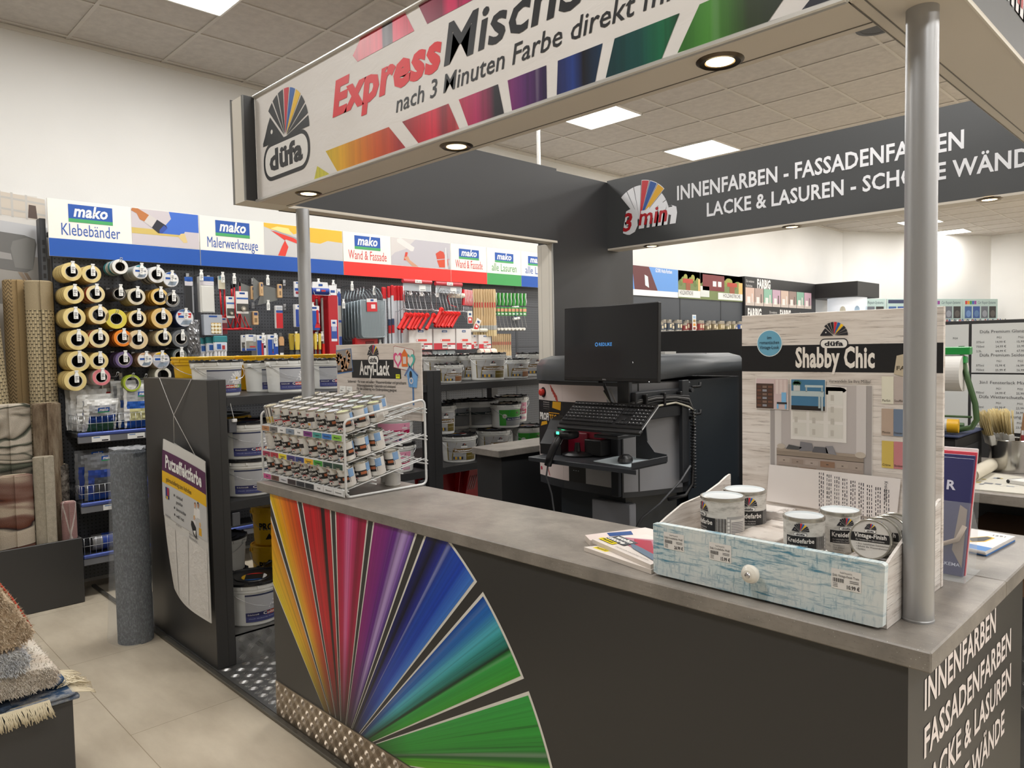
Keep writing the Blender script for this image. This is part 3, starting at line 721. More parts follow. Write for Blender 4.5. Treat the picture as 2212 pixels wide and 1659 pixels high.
# left half, middle shelf
bucket('daisy', 0.160, 0.195, (-3.83, 1.752, ZM), 'lower of two stacked daisy label buckets on the middle shelf', 92)
bucket('daisy', 0.160, 0.195, (-3.83, 1.752, ZM+0.197), 'upper of two stacked daisy label buckets on the middle shelf', 92)
bucket('profi', 0.16, 0.2, (-4.28, 1.80, ZM), 'yellow bucket at the back of the middle shelf, lower of two', 70, 'black')
bucket('profi', 0.16, 0.2, (-4.28, 1.80, ZM+0.202), 'yellow bucket at the back of the middle shelf, upper of two', 70, 'black')
bucket('pink', 0.125, 0.175, (-3.80, 2.69, ZM), 'lower of two stacked pink label buckets behind the can rack', 52)
bucket('pink', 0.125, 0.175, (-3.80, 2.69, ZM+0.177), 'upper of two stacked pink label buckets behind the can rack', 52)
bucket('pink', 0.125, 0.175, (-3.82, 2.38, ZM), 'pink label bucket on the middle shelf hidden behind the can rack', 60)
# left half, base
bucket('daisy', 0.158, 0.232, (-3.835, 1.752, ZB), 'big daisy label bucket at the front of the tread plate base', 105)
bucket('daisy', 0.135, 0.2, (-4.165, 1.73, ZB), 'lower bucket of the pair in the dark behind the big base bucket', 60)
bucket('daisy', 0.135, 0.2, (-4.165, 1.73, ZB+0.202), 'upper bucket of the pair in the dark behind the big base bucket', 35)
bucket('daisy', 0.13, 0.2, (-4.02, 2.05, ZB), 'daisy label bucket on the base with only its black lid showing by the counter edge', 60)
bucket('profi', 0.12, 0.24, (-4.40, 2.14, ZB), 'lower of two stacked yellow buckets deep in the base', 60, 'yellow')
bucket('profi', 0.11, 0.24, (-4.40, 2.14, ZB+0.242), 'upper of two stacked yellow buckets deep in the base', 60, 'yellow')
# right half, upper shelf
bucket('premium_brown', 0.092, 0.125, (-3.80, (3.142, 1.434)[0], ZT), 'small gold label bucket above the second shelf post', 66)
bucket('premium', 0.125, 0.185, (-4.10, (3.306, 1.457)[0], ZT), 'large white bucket behind the small gold label one above the shelf post', 70)
bucket('premium', 0.118, 0.185, (-4.02, (3.511, 1.451)[0], ZT), 'gold label bucket half hidden between the small one and the foremost one', 70)
bucket('premium', 0.128, 0.192, (-3.83, (3.523, 1.452)[0], ZT), 'foremost gold label bucket in the middle of the right upper shelf', 60)
bucket('premium_brown', 0.105, 0.145, (-3.87, (3.833, 1.407)[0], ZT), 'brown gold label bucket with raised wire handle right of the foremost one', 66, hang=0.12)
bucket('premium', 0.125, 0.185, (-4.05, (4.203, 1.409)[0], ZT), 'gold label bucket cut off by the white column edge', 60)
# right half, middle shelf
bucket('premium', 0.122, 0.185, (-3.80, (3.215, 0.992)[0], ZM), 'gold label bucket on the middle shelf right of the shelf post', 62)
bucket('premium', 0.122, 0.185, (-3.85, (3.584, 1.018)[0], ZM), 'gold label bucket on the middle shelf cut off by the small desk', 66)
bucket('green', 0.122, 0.185, (-3.80, (3.883, 0.994)[0], ZM), 'green label bucket on the middle shelf behind the small desk', 62)
bucket('premium', 0.085, 0.2, (-3.88, (3.148, 1.15)[0], ZM+0.187), 'narrow gold label bucket stacked against the shelf post', 60)
bucket('grey', 0.1, 0.2, (-4.06, (3.426, 1.119)[0], ZM+0.187), 'narrow grey label bucket second from the shelf post in the upper layer', 66)
bucket('grey', 0.145, 0.2, (-4.02, (3.596, 1.108)[0], ZM+0.187), 'wide dark grey label bucket in the middle of the upper layer', 80)
bucket('green', 0.112, 0.175, (-3.83, (3.687, 1.111)[0], ZM+0.187), 'white bucket with green meadow label stacked in the upper layer', 76)
bucket('pink', 0.13, 0.2, (-4.1, (4.014, 1.144)[0], ZM+0.187), 'dark bucket at the back of the upper layer behind the green label one', 60)
bucket('grey', 0.13, 0.185, (-4.15, (3.619, 0.925)[0], ZM), 'grey label bucket carrying the dark upper layer at the back, nearest the shelf post', 70)
bucket('grey', 0.13, 0.185, (-4.15, (3.905, 0.897)[0], ZM), 'grey label bucket carrying the dark upper layer at the back, farther from the shelf post', 70)
# right half, base
def red_tray(loc, label, rz=0.0):
    m = MB(); R_ = C('c4161e', 0.35)
    m.prism([(-0.13, 0), (0.13, 0), (0.15, 0.36), (-0.15, 0.36)], 0.02, R_, FR((0, 0, 0), (0, 1, 0), (0, 0, 1)))
    for s in (-1, 1): m.prism([(0, 0), (0.02, 0), (0.1, 0.36), (0.0, 0.36)], 0.006, R_, FR((0, s*0.14, 0), (1, 0, 0), (0, -0.05*s, 1)))
    for k in range(4): m.tube([(0.022, -0.1+k*0.02, 0.15), (0.022, -0.06+k*0.02, 0.25)], 0.003, C('ecdcdc'), 5)
    m.rbox(0, -0.15, 0.34, 0.1, 0.15, 0.36, R_, 0.003)
    return one(m, 'paint_tray', label, 'paint tray', loc, rz, 'red paint trays in the shelf base')
for k in range(3):
    red_tray((-4.20+0.05*k, 3.28, 0.42), '%s red paint tray from the front, left stack under the middle shelf' % ORD[2-k]); red_tray((-4.20+0.05*k, 3.62, 0.42), '%s red paint tray from the front, right stack under the middle shelf' % ORD[2-k])
m = MB(); m.rbox(-4.3, 3.05, 0.16, -4.02, 3.85, 0.418, C('bfc2c4'), 0.01); one(m, 'carton', 'pale carton under the red paint trays in the shelf base', 'carton')
bucket('daisy', 0.15, 0.22, (-3.83, 3.22, ZB), 'white bucket with black lid in the base just behind the long worktop', 60)
# hanging poster on the end panel
t = thing('hanging_poster', 'curled plaster paint poster hung by crossed cords on the dark end panel', 'poster', (0, 0, 0))
px0 = -4.10; PZ0 = 0.34
def PF(x, y, off):
    u = x/0.64; v = y/0.80
    yy = 1.452 - 0.055*(1-u)**1.5*max(0.0, math.sin(PI*min(1, 0.10+0.62*v))) - 0.03*math.sin(PI*u)*(1-v)**2
    return V((px0+x*0.44/0.64, yy-off, PZ0+y*1.02-0.085*u))
def prect(m, x0, y0, x1, y1, mt, off, nx=None, ny=None):
    nx = nx or max(2, int((x1-x0)/0.03)); ny = ny or max(2, int((y1-y0)/0.04))
    vs = [tuple(PF(x0+(x1-x0)*i/nx, y0+(y1-y0)*j/ny, off)) for i in range(nx+1) for j in range(ny+1)]
    m.add(vs, [(i*(ny+1)+j, (i+1)*(ny+1)+j, (i+1)*(ny+1)+j+1, i*(ny+1)+j+1) for i in range(nx) for j in range(ny)], mt, True)
m = MB(); PW = C('d8d6d2', 0.4)
prect(m, 0, 0, 0.64, 0.80, PW, 0.0, 20, 20); prect(m, 0, 0, 0.64, 0.80, PW, -0.003, 20, 20)
prect(m, 0, 0.635, 0.64, 0.745, C('561b4c'), 0.002); prect(m, 0, 0.575, 0.64, 0.637, C('eebc10'), 0.002)
prect(m, 0, 0.40, 0.64, 0.576, C('c9c9c9'), 0.002)
F = PF
m.text(F, 'Putzeffektfarbe', 0.05, 0.662, 0.062, C('f4f2f0'), 0.53, 'L', 0.035, off=0.004)
m.text(F, 'gebrauchsfertig zum Aufrollen', 0.06, 0.592, 0.022, C('4a3a20'), 0.36, 'L', 0.01, off=0.004)
for s, z in (('individuell', 0.532), ('gestaltbar', 0.503), ('überstreichbar', 0.467), ('weiß / matt', 0.432)):
    m.text(F, s, 0.20, z, 0.016, C('3c3c3e'), None, 'L', 0.012, off=0.004)
    if s != 'gestaltbar': m.disc(F, 0.175, z+0.008, 0.007, C('303034'), 0.004, seg=8)
m.rect(F, 0.05, 0.50, 0.10, 0.56, C('243078'), 0.004, 2); m.rect(F, 0.075, 0.52, 0.10, 0.56, C('b02848'), 0.0045, 1); m.rect(F, 0.06, 0.50, 0.085, 0.515, C('d8b030'), 0.0045, 1)
m.text(F, 'Unbehandelt', 0.03, 0.405, 0.011, C('50505a'), None, off=0.004); m.text(F, 'aufrollen mit', 0.19, 0.39, 0.011, C('50505a'), None, off=0.004); m.text(F, 'Strukturierung mit', 0.38, 0.385, 0.012, C('50505a'), None, off=0.004); m.text(F, 'Flächenstreicher', 0.38, 0.367, 0.012, C('50505a'), None, off=0.004)
people_print(m, F, 0.47, 0.47, 0.155)
@proc('plaster_sample', 0.7)
def PLS(T, b):
    v = T.coords(); return T.ramp(T.noise(v, 26, 5, 0.6, 0.8), [(0.35, 'd6d3cf'), (0.65, 'e0ddd9')]), T.bump(T.noise(v, 30, 5, 0.6, 1.0), 0.5, 0.01)
for a, b in ((0.02, 0.17), (0.18, 0.36), (0.37, 0.62)): prect(m, a, 0.02, b, 0.36, PLS, 0.002)
m.build('sheet', t)
m = MB(); cd = C('c8c6c2')
xa, xb = -4.29, -3.84
m.tube([(xa, 1.469, 1.474), (-4.06, 1.455, 1.28), (-3.77, 1.45, 1.085)], 0.0017, cd, 5); m.tube([(xb, 1.469, 1.474), (-4.055, 1.452, 1.28), (-4.03, 1.44, 1.135)], 0.0017, cd, 5)
m.tube([(-4.03, 1.44, 1.135), (-3.77, 1.45, 1.085)], 0.0015, cd, 5)
m.build('cord', t, 'crossed white hanging cords')
# ================================================================ pegboard wall with signs, tapes and tools
XP = -5.70          # face of the pegboard
@proc('pegboard', 0.5)
def PEG(T, b):
    v = T.coords(); x, y, z = T.sep(v)
    fy = T.math('SUBTRACT', T.math('FRACT', T.math('MULTIPLY', y, 40.0)), 0.5); fz = T.math('SUBTRACT', T.math('FRACT', T.math('MULTIPLY', z, 40.0)), 0.5)
    d = T.math('ADD', T.math('MULTIPLY', fy, fy), T.math('MULTIPLY', fz, fz))
    return T.mix(T.math('LESS_THAN', d, 0.03), '4b4d52', '17181a')
t = thing('pegboard_wall', 'dark perforated back wall of the paint tool shelving along the white wall', 'shelving', (0, 0, 0))
m = MB(); m.box(XP-0.03, 1.30, 0.06, XP, 7.3, 2.46, PEG)
for z in (2.06, 1.62, 1.18, 0.74): m.box(XP-0.001, 1.30, z-0.002, XP+0.0012, 7.3, z+0.002, C('202124'))
m.build('back_panel', t)
for y in (1.245, 2.25, 3.475, 4.69, 5.17, 5.68, 6.9):
    m = MB(); m.rbox(XP-0.06, y-0.018, 0.06, XP+0.004 if y > 1.3 else XP+0.03, y+0.018, 2.52, C('3c3e42'), 0.003)
    if y < 1.3:
        for k in range(40): m.box(XP+0.0295, y-0.008, 0.2+k*0.055, XP+0.0305, y+0.008, 0.232+k*0.055, C('101012'))
    m.build('upright', t)

# header signs, each one board
def photo_brush(m, F, w, h):
    m.rect(F, 0, 0, w, h, C('c4bcc0')); m.poly(F, [(w*0.55, h), (w*0.58, h*0.8), (w*0.5, h*0.62), (w*0.45, h*0.47), (w, h*0.47), (w, h)], C('3a68c4'), 0.0012)
    m.rect(F, 0, h*0.30, w*0.76, h*0.46, C('c9b163'), 0.0014); m.poly(F, [(w*0.4, h*0.36), (w*0.76, h*0.36), (w*0.79, h*0.5), (w*0.45, h*0.5)], C('3a68c4'), 0.0016)
    m.poly(F, [(w*0.68, h*0.3), (w*0.76, h*0.14), (w*0.82, h*0.16), (w*0.78, h*0.42), (w*0.72, h*0.4)], C('d4bd84'), 0.0018)
    m.poly(F, [(0, h*0.93), (w*0.02, h*1.0), (w*0.1, h*1.0), (w*0.26, h*0.84), (w*0.2, h*0.64), (w*0.12, h*0.7), (w*0.08, h*0.86)], C('b5713e'), 0.002)
    m.poly(F, [(w*0.26, h*0.86), (w*0.37, h*0.74), (w*0.29, h*0.5), (w*0.18, h*0.64)], C('c9c3bf'), 0.0022)
    m.poly(F, [(w*0.37, h*0.74), (w*0.5, h*0.6), (w*0.52, h*0.52), (w*0.44, h*0.36), (w*0.38, h*0.36), (w*0.29, h*0.5)], C('23242e'), 0.0024); m.poly(F, [(w*0.47, h*0.6), (w*0.52, h*0.52), (w*0.44, h*0.36), (w*0.40, h*0.36), (w*0.40, h*0.45)], C('2c4a9c'), 0.0027)
def photo_scraper(m, F, w, h):
    m.rect(F, 0, 0, w, h, C('c4c2c0')); m.poly(F, [(0, h), (0, h*0.88), (w*0.1, h*0.8), (w*0.22, h*0.78), (w*0.3, h*0.86), (w*0.36, h*0.72), (w*0.44, h*0.8), (w*0.55, h*0.52), (w*0.7, h*0.5), (w*0.8, h*0.62), (w, h*0.6), (w, h)], C('e6b233'), 0.0012)
    m.poly(F, [(w*0.08, h*0.84), (w*0.16, h*0.92), (w*0.3, h*0.9), (w*0.34, h*0.7), (w*0.22, h*0.74)], C('eed88a'), 0.0016)
    m.poly(F, [(w*0.1, h*0.76), (w*0.14, h*0.8), (w*0.42, h*0.6), (w*0.46, h*0.5), (w*0.3, h*0.58)], C('9a9c9e'), 0.0018)
    m.poly(F, [(w*0.08, h*0.78), (w*0.36, h*0.6), (w*0.46, h*0.46), (w*0.42, h*0.42), (w*0.26, h*0.54), (w*0.21, h*0.3), (w*0.16, 0), (w*0.25, 0), (w*0.29, h*0.3), (w*0.25, h*0.5), (w*0.18, h*0.62)][::-1], C('d9382a'), 0.002)
def photo_roller(m, F, w, h):
    m.rect(F, 0, 0, w, h, C('b8b5bb')); m.poly(F, [(0, h*0.3), (w*0.06, h*0.45), (w*0.24, h*0.62), (w*0.4, h), (0, h)], C('cbc6c3'), 0.0012)
    m.poly(F, [(w*0.1, h*0.95), (w*0.16, h), (w*0.38, h*0.7), (w*0.36, h*0.56), (w*0.32, h*0.55), (w*0.1, h*0.84)][::-1], C('dcd6d2'), 0.0016)
    m.poly(F, [(w*0.2, h*0.2), (w*0.24, h*0.2), (w*0.27, h*0.5), (w*0.23, h*0.5)], C('c8402e'), 0.0018); m.poly(F, [(w*0.2, h*0.3), (w*0.27, h*0.36), (w*0.3, h*0.22), (w*0.44, 0), (w*0.34, 0), (w*0.24, h*0.2)], C('c9977a'), 0.002)
    m.poly(F, [(w*0.76, h*0.3), (w*0.98, h*0.4), (w*0.95, h*0.06), (w*0.8, h*0.04)], C('cf4a2c'), 0.0018); m.poly(F, [(w*0.74, h*0.55), (w*0.82, h*0.68), (w*0.88, h*0.64), (w*0.92, h*0.4), (w*0.76, h*0.34)], C('c84630'), 0.002)
    m.poly(F, [(w*0.9, h*0.82), (w*0.93, h*0.82), (w*0.95, 0), (w*0.9, 0)], C('c8c8ca'), 0.0024); m.poly(F, [(w*0.93, h*0.8), (w*1.0, 0), (w*0.97, 0)], C('a8a8ac'), 0.0024)
SIGNS = [(1.261, 2.243, 'Klebebänder', '1450a8', '2b55a5', photo_brush, 0.52), (2.248, 3.473, 'Malerwerkzeuge', '1450a8', '2b55a5', photo_scraper, 0.415), (3.478, 4.683, 'Wand & Fassade', 'ee2c24', 'd03c3c', photo_roller, 0.415),
         (4.687, 5.163, 'Wand & Fassade', 'ee2c24', 'd03c3c', None, 1), (5.167, 5.663, 'alle Lasuren', '3f9a52', '4a9a5c', None, 1), (5.667, 6.15, 'alle Lacke', '1450a8', '2b55a5', None, 1)]
for i, (y0, y1, s, band, ink, ph, f) in enumerate(SIGNS):
    m = MB(); w = y1-y0; m.rbox(-5.612, y0, 2.268, -5.60, y1, 2.645, C('e9e6de', 0.4), 0.001)
    F = side(-5.60, y0, 2.268); m.rect(F, 0, 0, w, 0.118, C(band, 0.4))
    ws = w*f; mw = min(0.27, ws*0.56)
    mako(m, F, ws*0.5-mw/2, 0.235, mw, 0.118 if ph else 0.10)
    m.text(F, s, ws*0.5, 0.145, 0.078, C(ink), min(ws*0.86, 0.36 if f > .45 else 0.4), 'C', 0.0)
    if ph: ph(m, FR((-5.5995, y0+ws, 2.268+0.122), (0, 1, 0), (0, 0, 1)), w-ws-0.004, 0.252)
    for y in (y0+0.02, y1-0.02): m.box(-5.70, y-0.01, 2.40, -5.612, y+0.01, 2.43, C('3c3e42'))
    one(m, 'header_sign', ['blue banded sign for adhesive tapes over the tape rolls', 'blue banded sign for painter tools with a red scraper picture', 'red banded wall and facade sign with a roller picture', 'small red banded wall and facade sign without picture', 'green banded sign for wood glazes above the wooden brushes', 'blue banded sign cut off by the white column edge'][i], 'sign', (0, 0, 0), 0, 'header signs over the tool wall')

# price hooks
def hook_mesh(L, tagged=True):
    m = MB()
    for dy in (-0.006, 0.006): m.tube([(-L, dy, 0), (-0.05, dy, 0), (-0.01, dy, 0.012), (0.0, dy, 0.03)], 0.0022, WIRE, 5)
    m.tube([(0, -0.006, 0.03), (0, 0.006, 0.03)], 0.0022, WIRE, 5); m.rbox(-L, -0.012, -0.02, -L+0.004, 0.012, 0.03, WIRE, 0.002)
    m2 = MB()
    m2.poly(FR((0.004, 0, 0), (0, 1, 0), (0, 0, 1)), [(-0.013, -0.045), (0.013, -0.045), (0.013, 0.005), (0.008, 0.016), (0.008, 0.028), (0.011, 0.032), (-0.011, 0.032), (-0.008, 0.028), (-0.008, 0.016), (-0.013, 0.005)], TAG, 0.0005)
    m2.rbox(0, -0.013, -0.046, 0.004, 0.013, 0.006, C('dcdcd8'), 0.001); m2.rbox(0, -0.011, 0.024, 0.006, 0.011, 0.033, C('e6e6e4'), 0.001)
    F = side(0.005, 0, 0)
    for z, w, c in ((-0.008, 0.018, '8c8c8c'), (-0.016, 0.014, 'a8a8a8'), (-0.024, 0.018, '707070'), (-0.036, 0.01, '808080')): m2.rect(F, -0.009, z, -0.009+w, z+0.004, C(c))
    return m, m2
HP = {}
def hook(y, z, L=0.26, tagged=True, label='x', x=None):
    x = XP+L if x is None else x
    key = (round(L, 2), tagged)
    if key not in HP:
        t = thing('display_hook', label, 'hook', (x, y, z), 0, 'display hooks on the pegboard')
        a, b = hook_mesh(L); a.build('prong', t)
        if tagged: b.build('price_tag', t)
        HP[key] = t; return t
    return dup(HP[key], (x, y, z), 0, label)

# tape rolls
def tape_band(c1, c2, seed):
    return c1
TK = {  # face colour, side colour, length of one roll, count, inner ratio, gap
 'cream': ('e2cc8a', 'd0b877', 0.045, 5, 0.58), 'redcream': ('e4d19c', 'a8382e', 0.042, 5, 0.62), 'creamlong': ('e6cf96', 'cdb070', 0.085, 2, 0.6),
 'clear': ('e4e4de', 'b8bcb4', 0.05, 4, 0.6), 'clearcard': ('d8dad6', 'c4c4bc', 0.11, 2, 0.6), 'white': ('e4e4e2', 'c9cac8', 0.04, 5, 0.62), 'bluecard': ('d0d4d6', 'b4b8b4', 0.09, 2, 0.6),
 'black': ('34302a', '2a2622', 0.05, 4, 0.72), 'clearcream': ('dcd2b8', 'c0b698', 0.05, 4, 0.66), 'ochre': ('e2be70', 'a87a1c', 0.052, 4, 0.66), 'duct': ('7c7e7e', '3c3e3e', 0.045, 4, 0.68),
 'yellow': ('d8c84a', 'c4b43a', 0.038, 5, 0.52), 'creamclear': ('e4cf98', 'c8a94e', 0.05, 4, 0.66), 'tan': ('e0bc78', 'b08432', 0.06, 4, 0.58), 'bluelabel': ('3c5288', '2c3c70', 0.05, 4, 0.62),
 'orange': ('ee8418', 'b8702e', 0.04, 5, 0.62), 'sand': ('dcc498', 'b49c74', 0.045, 4, 0.55), 'clearcream2': ('dcca9a', 'c8bea0', 0.055, 4, 0.66), 'slate': ('66696c', '505356', 0.06, 3, 0.58),
 'purple': ('6a5a84', '5a4a72', 0.042, 5, 0.62), 'browncard': ('d0a880', '9a7a60', 0.05, 4, 0.62), 'yellowcard': ('c8a888', 'a89480', 0.05, 4, 0.66), 'darkgreen': ('6a706e', '3c4644', 0.055, 4, 0.64),
 'redwhite': ('e08088', 'e4dcdc', 0.08, 3, 0.6), 'green': ('9cae2c', '8a9c28', 0.03, 2, 0.72), 'clear2': ('d4d0c0', 'b8b4a4', 0.05, 3, 0.66)}
TN = {'cream': 'cream masking tape', 'redcream': 'cream masking tape with red wrapper', 'creamlong': 'wide cream tape', 'clear': 'clear tape with teal wrapper', 'clearcard': 'wide clear tape with teal card', 'white': 'white tape', 'bluecard': 'clear tape with blue and white card',
 'black': 'black tape', 'clearcream': 'clear cream tape', 'ochre': 'ochre tape', 'duct': 'dark duct tape', 'yellow': 'yellow tape', 'creamclear': 'cream and clear tape', 'tan': 'tan tape', 'bluelabel': 'blue tape with red and white card', 'orange': 'orange tape', 'sand': 'sand coloured tape',
 'clearcream2': 'pale clear tape', 'slate': 'slate grey tape', 'purple': 'purple tape', 'browncard': 'brown tape with white card', 'yellowcard': 'clear tape with yellow and grey card', 'darkgreen': 'dark green grey tape', 'redwhite': 'red and white barrier tape', 'green': 'lime green tape', 'clear2': 'clear tape'}
TAPE = [[(1.344, 2.155, 0.06, 'cream'), (1.46, 2.146, 0.058, 'cream'), (1.636, 2.206, 0.05, 'clear'), (1.763, 2.177, 0.049, 'clearcard'), (1.871, 2.165, 0.057, 'white'), (1.964, 2.136, 0.054, 'bluecard')],
[(1.35, 2.008, 0.06, 'cream'), (1.479, 2.016, 0.057, 'redcream'), (1.624, 2.022, 0.045, 'black'), (1.731, 2.008, 0.058, 'clearcream'), (1.883, 2.013, 0.058, 'ochre'), (1.968, 1.994, 0.053, 'duct')],
[(1.348, 1.858, 0.066, 'cream'), (1.493, 1.878, 0.062, 'creamlong'), (1.598, 1.853, 0.067, 'yellow'), (1.732, 1.856, 0.058, 'creamclear'), (1.892, 1.861, 0.072, 'tan'), (2.048, 1.866, 0.064, 'bluelabel')],
[(1.36, 1.713, 0.067, 'cream'), (1.487, 1.721, 0.062, 'redcream'), (1.633, 1.723, 0.057, 'orange'), (1.729, 1.711, 0.066, 'sand'), (1.899, 1.723, 0.056, 'clearcream2'), (2.019, 1.716, 0.064, 'slate')],
[(1.359, 1.572, 0.068, 'cream'), (1.481, 1.572, 0.058, 'cream'), (1.635, 1.575, 0.055, 'purple'), (1.77, 1.571, 0.051, 'browncard'), (1.875, 1.566, 0.06, 'yellowcard'), (2.007, 1.595, 0.051, 'darkgreen')],
[(1.336, 1.445, 0.066, 'cream'), (1.491, 1.462, 0.055, 'redwhite'), None, (1.681, 1.414, 0.058, 'green'), (1.886, 1.462, 0.056, 'clear2'), None]]
RMESH = {}
def roll_mesh(kind, r, L, ri, alt=False):
    key = (kind, round(r, 3), alt)
    if key in RMESH: return RMESH[key]
    f, s, *_ = TK[kind]; ff, ss = C(f, 0.5), C(s, 0.35)
    if alt and kind in ('cream', 'redcream', 'orange', 'purple', 'clear', 'white'): ss = C({'cream': 'c8b070', 'redcream': 'd0b880', 'orange': '8c4a24', 'purple': '3e3450', 'clear': '3a8890', 'white': '606468'}[kind], 0.35)
    m = MB(); M = Matrix.Rotation(PI/2, 4, 'Y'); core = C('efe9dc') if kind not in ('black', 'slate', 'duct', 'darkgreen') else C('4a4c4c')
    m.lathe([(r*ri, 0, C('3c3a38')), (r*ri, L, C('c9c2b4')), (r*(ri+0.06), L, ff), (r*0.985, L, ff), (r, L-0.002, ss), (r, 0.002, ff), (r*0.985, 0, ff), (r*ri, 0)], ff, 28, M)
    RMESH[key] = m.mesh('tape_roll'); return RMESH[key]
rowname = ['top', 'second', 'third', 'fourth', 'fifth', 'lowest']
for ri_, row in enumerate(TAPE):
    for ci, d in enumerate(row):
        if d is None: continue
        y, z, r, kind = d; L, n, inn = TK[kind][2:]
        hz = z + r*inn - 0.004
        Lh = 0.28
        tilt = {'clear': 0.22}.get(kind, 0)
        hook(y, hz, Lh, kind not in ('yellow', 'green', 'clear', 'clear2'), 'wire hook with %s, %s in the %s row' % (TN[kind].split(' with')[0], ORD[ci], rowname[ri_]), -5.40)
        xf = -5.43; k = 0
        while k < n and xf-L > XP+0.005:
            o = bpy.data.objects.new('tape_roll', roll_mesh(kind, r, L-0.0015, inn, k % 2 == 1)); COL.objects.link(o)
            o.location = (xf-L, y+random.uniform(-.001, .001), z+random.uniform(-.0015, .0)); o.rotation_euler = (random.uniform(0, 6), 0, 0)
            g = 'tape rolls on hook %s of the %s row' % (ORD[ci], rowname[ri_])
            if k == 0: tag(o, 'front roll of %s, %s in the %s tape row' % (TN[kind], ORD[ci], rowname[ri_]), 'tape roll', g)
            else: tag(o, '%s roll behind the front one, %s in the %s tape row' % (TN[kind].split(' with')[0], ORD[ci], rowname[ri_]), 'tape roll', g)
            xf -= L; k += 1
        if kind in ('clearcard', 'bluecard', 'bluelabel', 'browncard', 'yellowcard'):
            m = MB(); F = side(0, 0, 0); c1, c2 = {'clearcard': ('2f8e9c', 'e8e8e8'), 'bluecard': ('2458a8', 'e6e8ec'), 'bluelabel': ('4a6a98', 'd8dce4'), 'browncard': ('c8a078', 'e8e4e0'), 'yellowcard': ('e0b820', 'b8b8c0')}[kind]
            m.cyl((-0.002, 0, 0), (0, 0, 0), r*0.97, C('e6e6e4'), seg=24, smooth=False)
            m.disc(F, 0, 0, r*0.96, C(c2), 0.0006); m.disc(F, 0, 0, r*0.95, C(c1), 0.001, a0=0.25*PI, a1=0.75*PI, seg=8)
            if kind == 'bluelabel':
                for s in (-1, 1): m.poly(F, [(s*r*0.3, r*0.5), (s*r*0.75, r*0.55), (s*r*0.7, r*0.2)], C('d02828'), 0.0016)
            m.rect(F, -r*0.85, -r*0.1, r*0.85, r*0.35, WHITE, 0.0014); m.rect(F, -r*0.7, 0.0, -r*0.1, r*0.25, C('1a50a4'), 0.002); m.rect(F, 0, r*0.02, r*0.7, r*0.22, C('c04040' if kind == 'bluelabel' else '7a8088'), 0.002)
            m.poly(F, [(-r*0.5, -r*0.75), (r*0.5, -r*0.75), (r*0.75, -r*0.25), (-r*0.2, -r*0.3)], C('8a98a8'), 0.0016)
            one(m, 'tape_card', 'round printed card closing the %s, %s in the %s row' % (TN[kind].split(' with')[0], ORD[ci], rowname[ri_]), 'card', (-5.428, y, z))
hook(1.583, 1.462, 0.28, False, 'empty wire hook right of the red and white barrier tape', -5.40); hook(1.763, 1.443, 0.28, False, 'bare wire hook above the lime green tape', -5.40)
m = MB(); m.rbox(0, -0.04, -0.1, 0.004, 0.04, 0, C('c8c0b0'), 0.001); F = side(0.004, 0, 0); m.rect(F, -0.04, -0.1, 0.04, -0.085, C('c02828')); m.rect(F, -0.03, -0.06, 0.03, -0.02, C('8c8478'))
one(m, 'backing_card', 'small beige and red card behind the barrier tape', 'card', (-5.62, 1.58, 1.44))
# ---------------------------------------------------------------- things hanging on the tool wall
XF = -5.44
KR = C('cfa070', 0.5); TOOLR = C('cc1f2a', 0.38); BLADE = mat('blade_steel', (140, 142, 140), 0.36, 0.75)
HN = [0]
for y, z, w in [(2.175, 2.214, 'above the white sheet pack'), (2.332, 2.207, 'above the first red mixer rod'), (2.419, 2.202, 'above the second red mixer rod'), (2.685, 2.204, 'above the plastering trowels'), (2.957, 2.205, 'above the blue and white blade cards'), (3.124, 2.2, 'above the blue drum pack'), (3.26, 2.196, 'above the red straightedges'), (3.44, 2.194, 'that hangs empty left of the paint grids'),
        (2.19, 1.885, 'above the felt pad bag'), (2.682, 2.011, 'under the plastering trowels'), (2.954, 2.006, 'above the blue blade pack'), (3.065, 2.006, 'above the blue scraper pack'), (3.22, 1.999, 'across the red straightedges, upper'), (3.352, 2.041, 'left of the paint grids'), (2.632, 1.756, 'above the blue boxes, left one'), (2.731, 1.753, 'above the blue boxes, right one'),
        (2.91, 1.767, 'above the first yellow handled spatula'), (2.985, 1.764, 'above the second yellow handled spatula'), (3.089, 1.764, 'above the last yellow handled spatulas'), (3.142, 1.768, 'in front of the silver stick'), (2.189, 1.583, 'under the felt pad bag'), (2.341, 1.566, 'above the teal wipes'), (2.424, 1.585, 'above the small blue box'), (2.532, 1.582, 'above the white thread spools'), (3.227, 1.716, 'across the red straightedges, lower'),
        (3.66, 2.165, 'at the left of the telescopic poles'), (4.05, 2.18, 'at the right of the telescopic poles'), (4.18, 2.175, 'under the left red tube, first'), (4.36, 2.172, 'under the left red tube, second'), (3.71, 1.70, 'above the red roller grid')]:
    hook(y, z-0.03, 0.26, True, 'price tagged wire hook ' + w, -5.42)
def card(yz0, yz1, name, label, cols, body=None, d=0.012, x=XF, cat='pack', tilt=0.0):
    """carded pack; yz0 upper left, yz1 lower right; cols = [(fraction from top, colour)]"""
    y0, z1 = yz0; y1, z0 = yz1; w = y1-y0; h = z1-z0
    t = thing(name, label, cat, (x, (y0+y1)/2, z1), 0, None, (tilt, 0, 0))
    m = MB(); m.rbox(-d, -w/2, -h, 0, w/2, 0, C(body or 'e2e2e0', 0.4), min(0.004, d*0.3))
    F = side(0, 0, 0); k = 0; prev = 0
    for f, c in cols: m.rect(F, -w/2+0.002, -h*f+0.001, w/2-0.002, -h*prev-0.001, C(c), 0.0008); prev = f
    m.rect(F, -w*0.22, -h*0.13, w*0.22, -h*0.05, C('1a4a94'), 0.0014)
    m.build('backing', t); return t, w, h
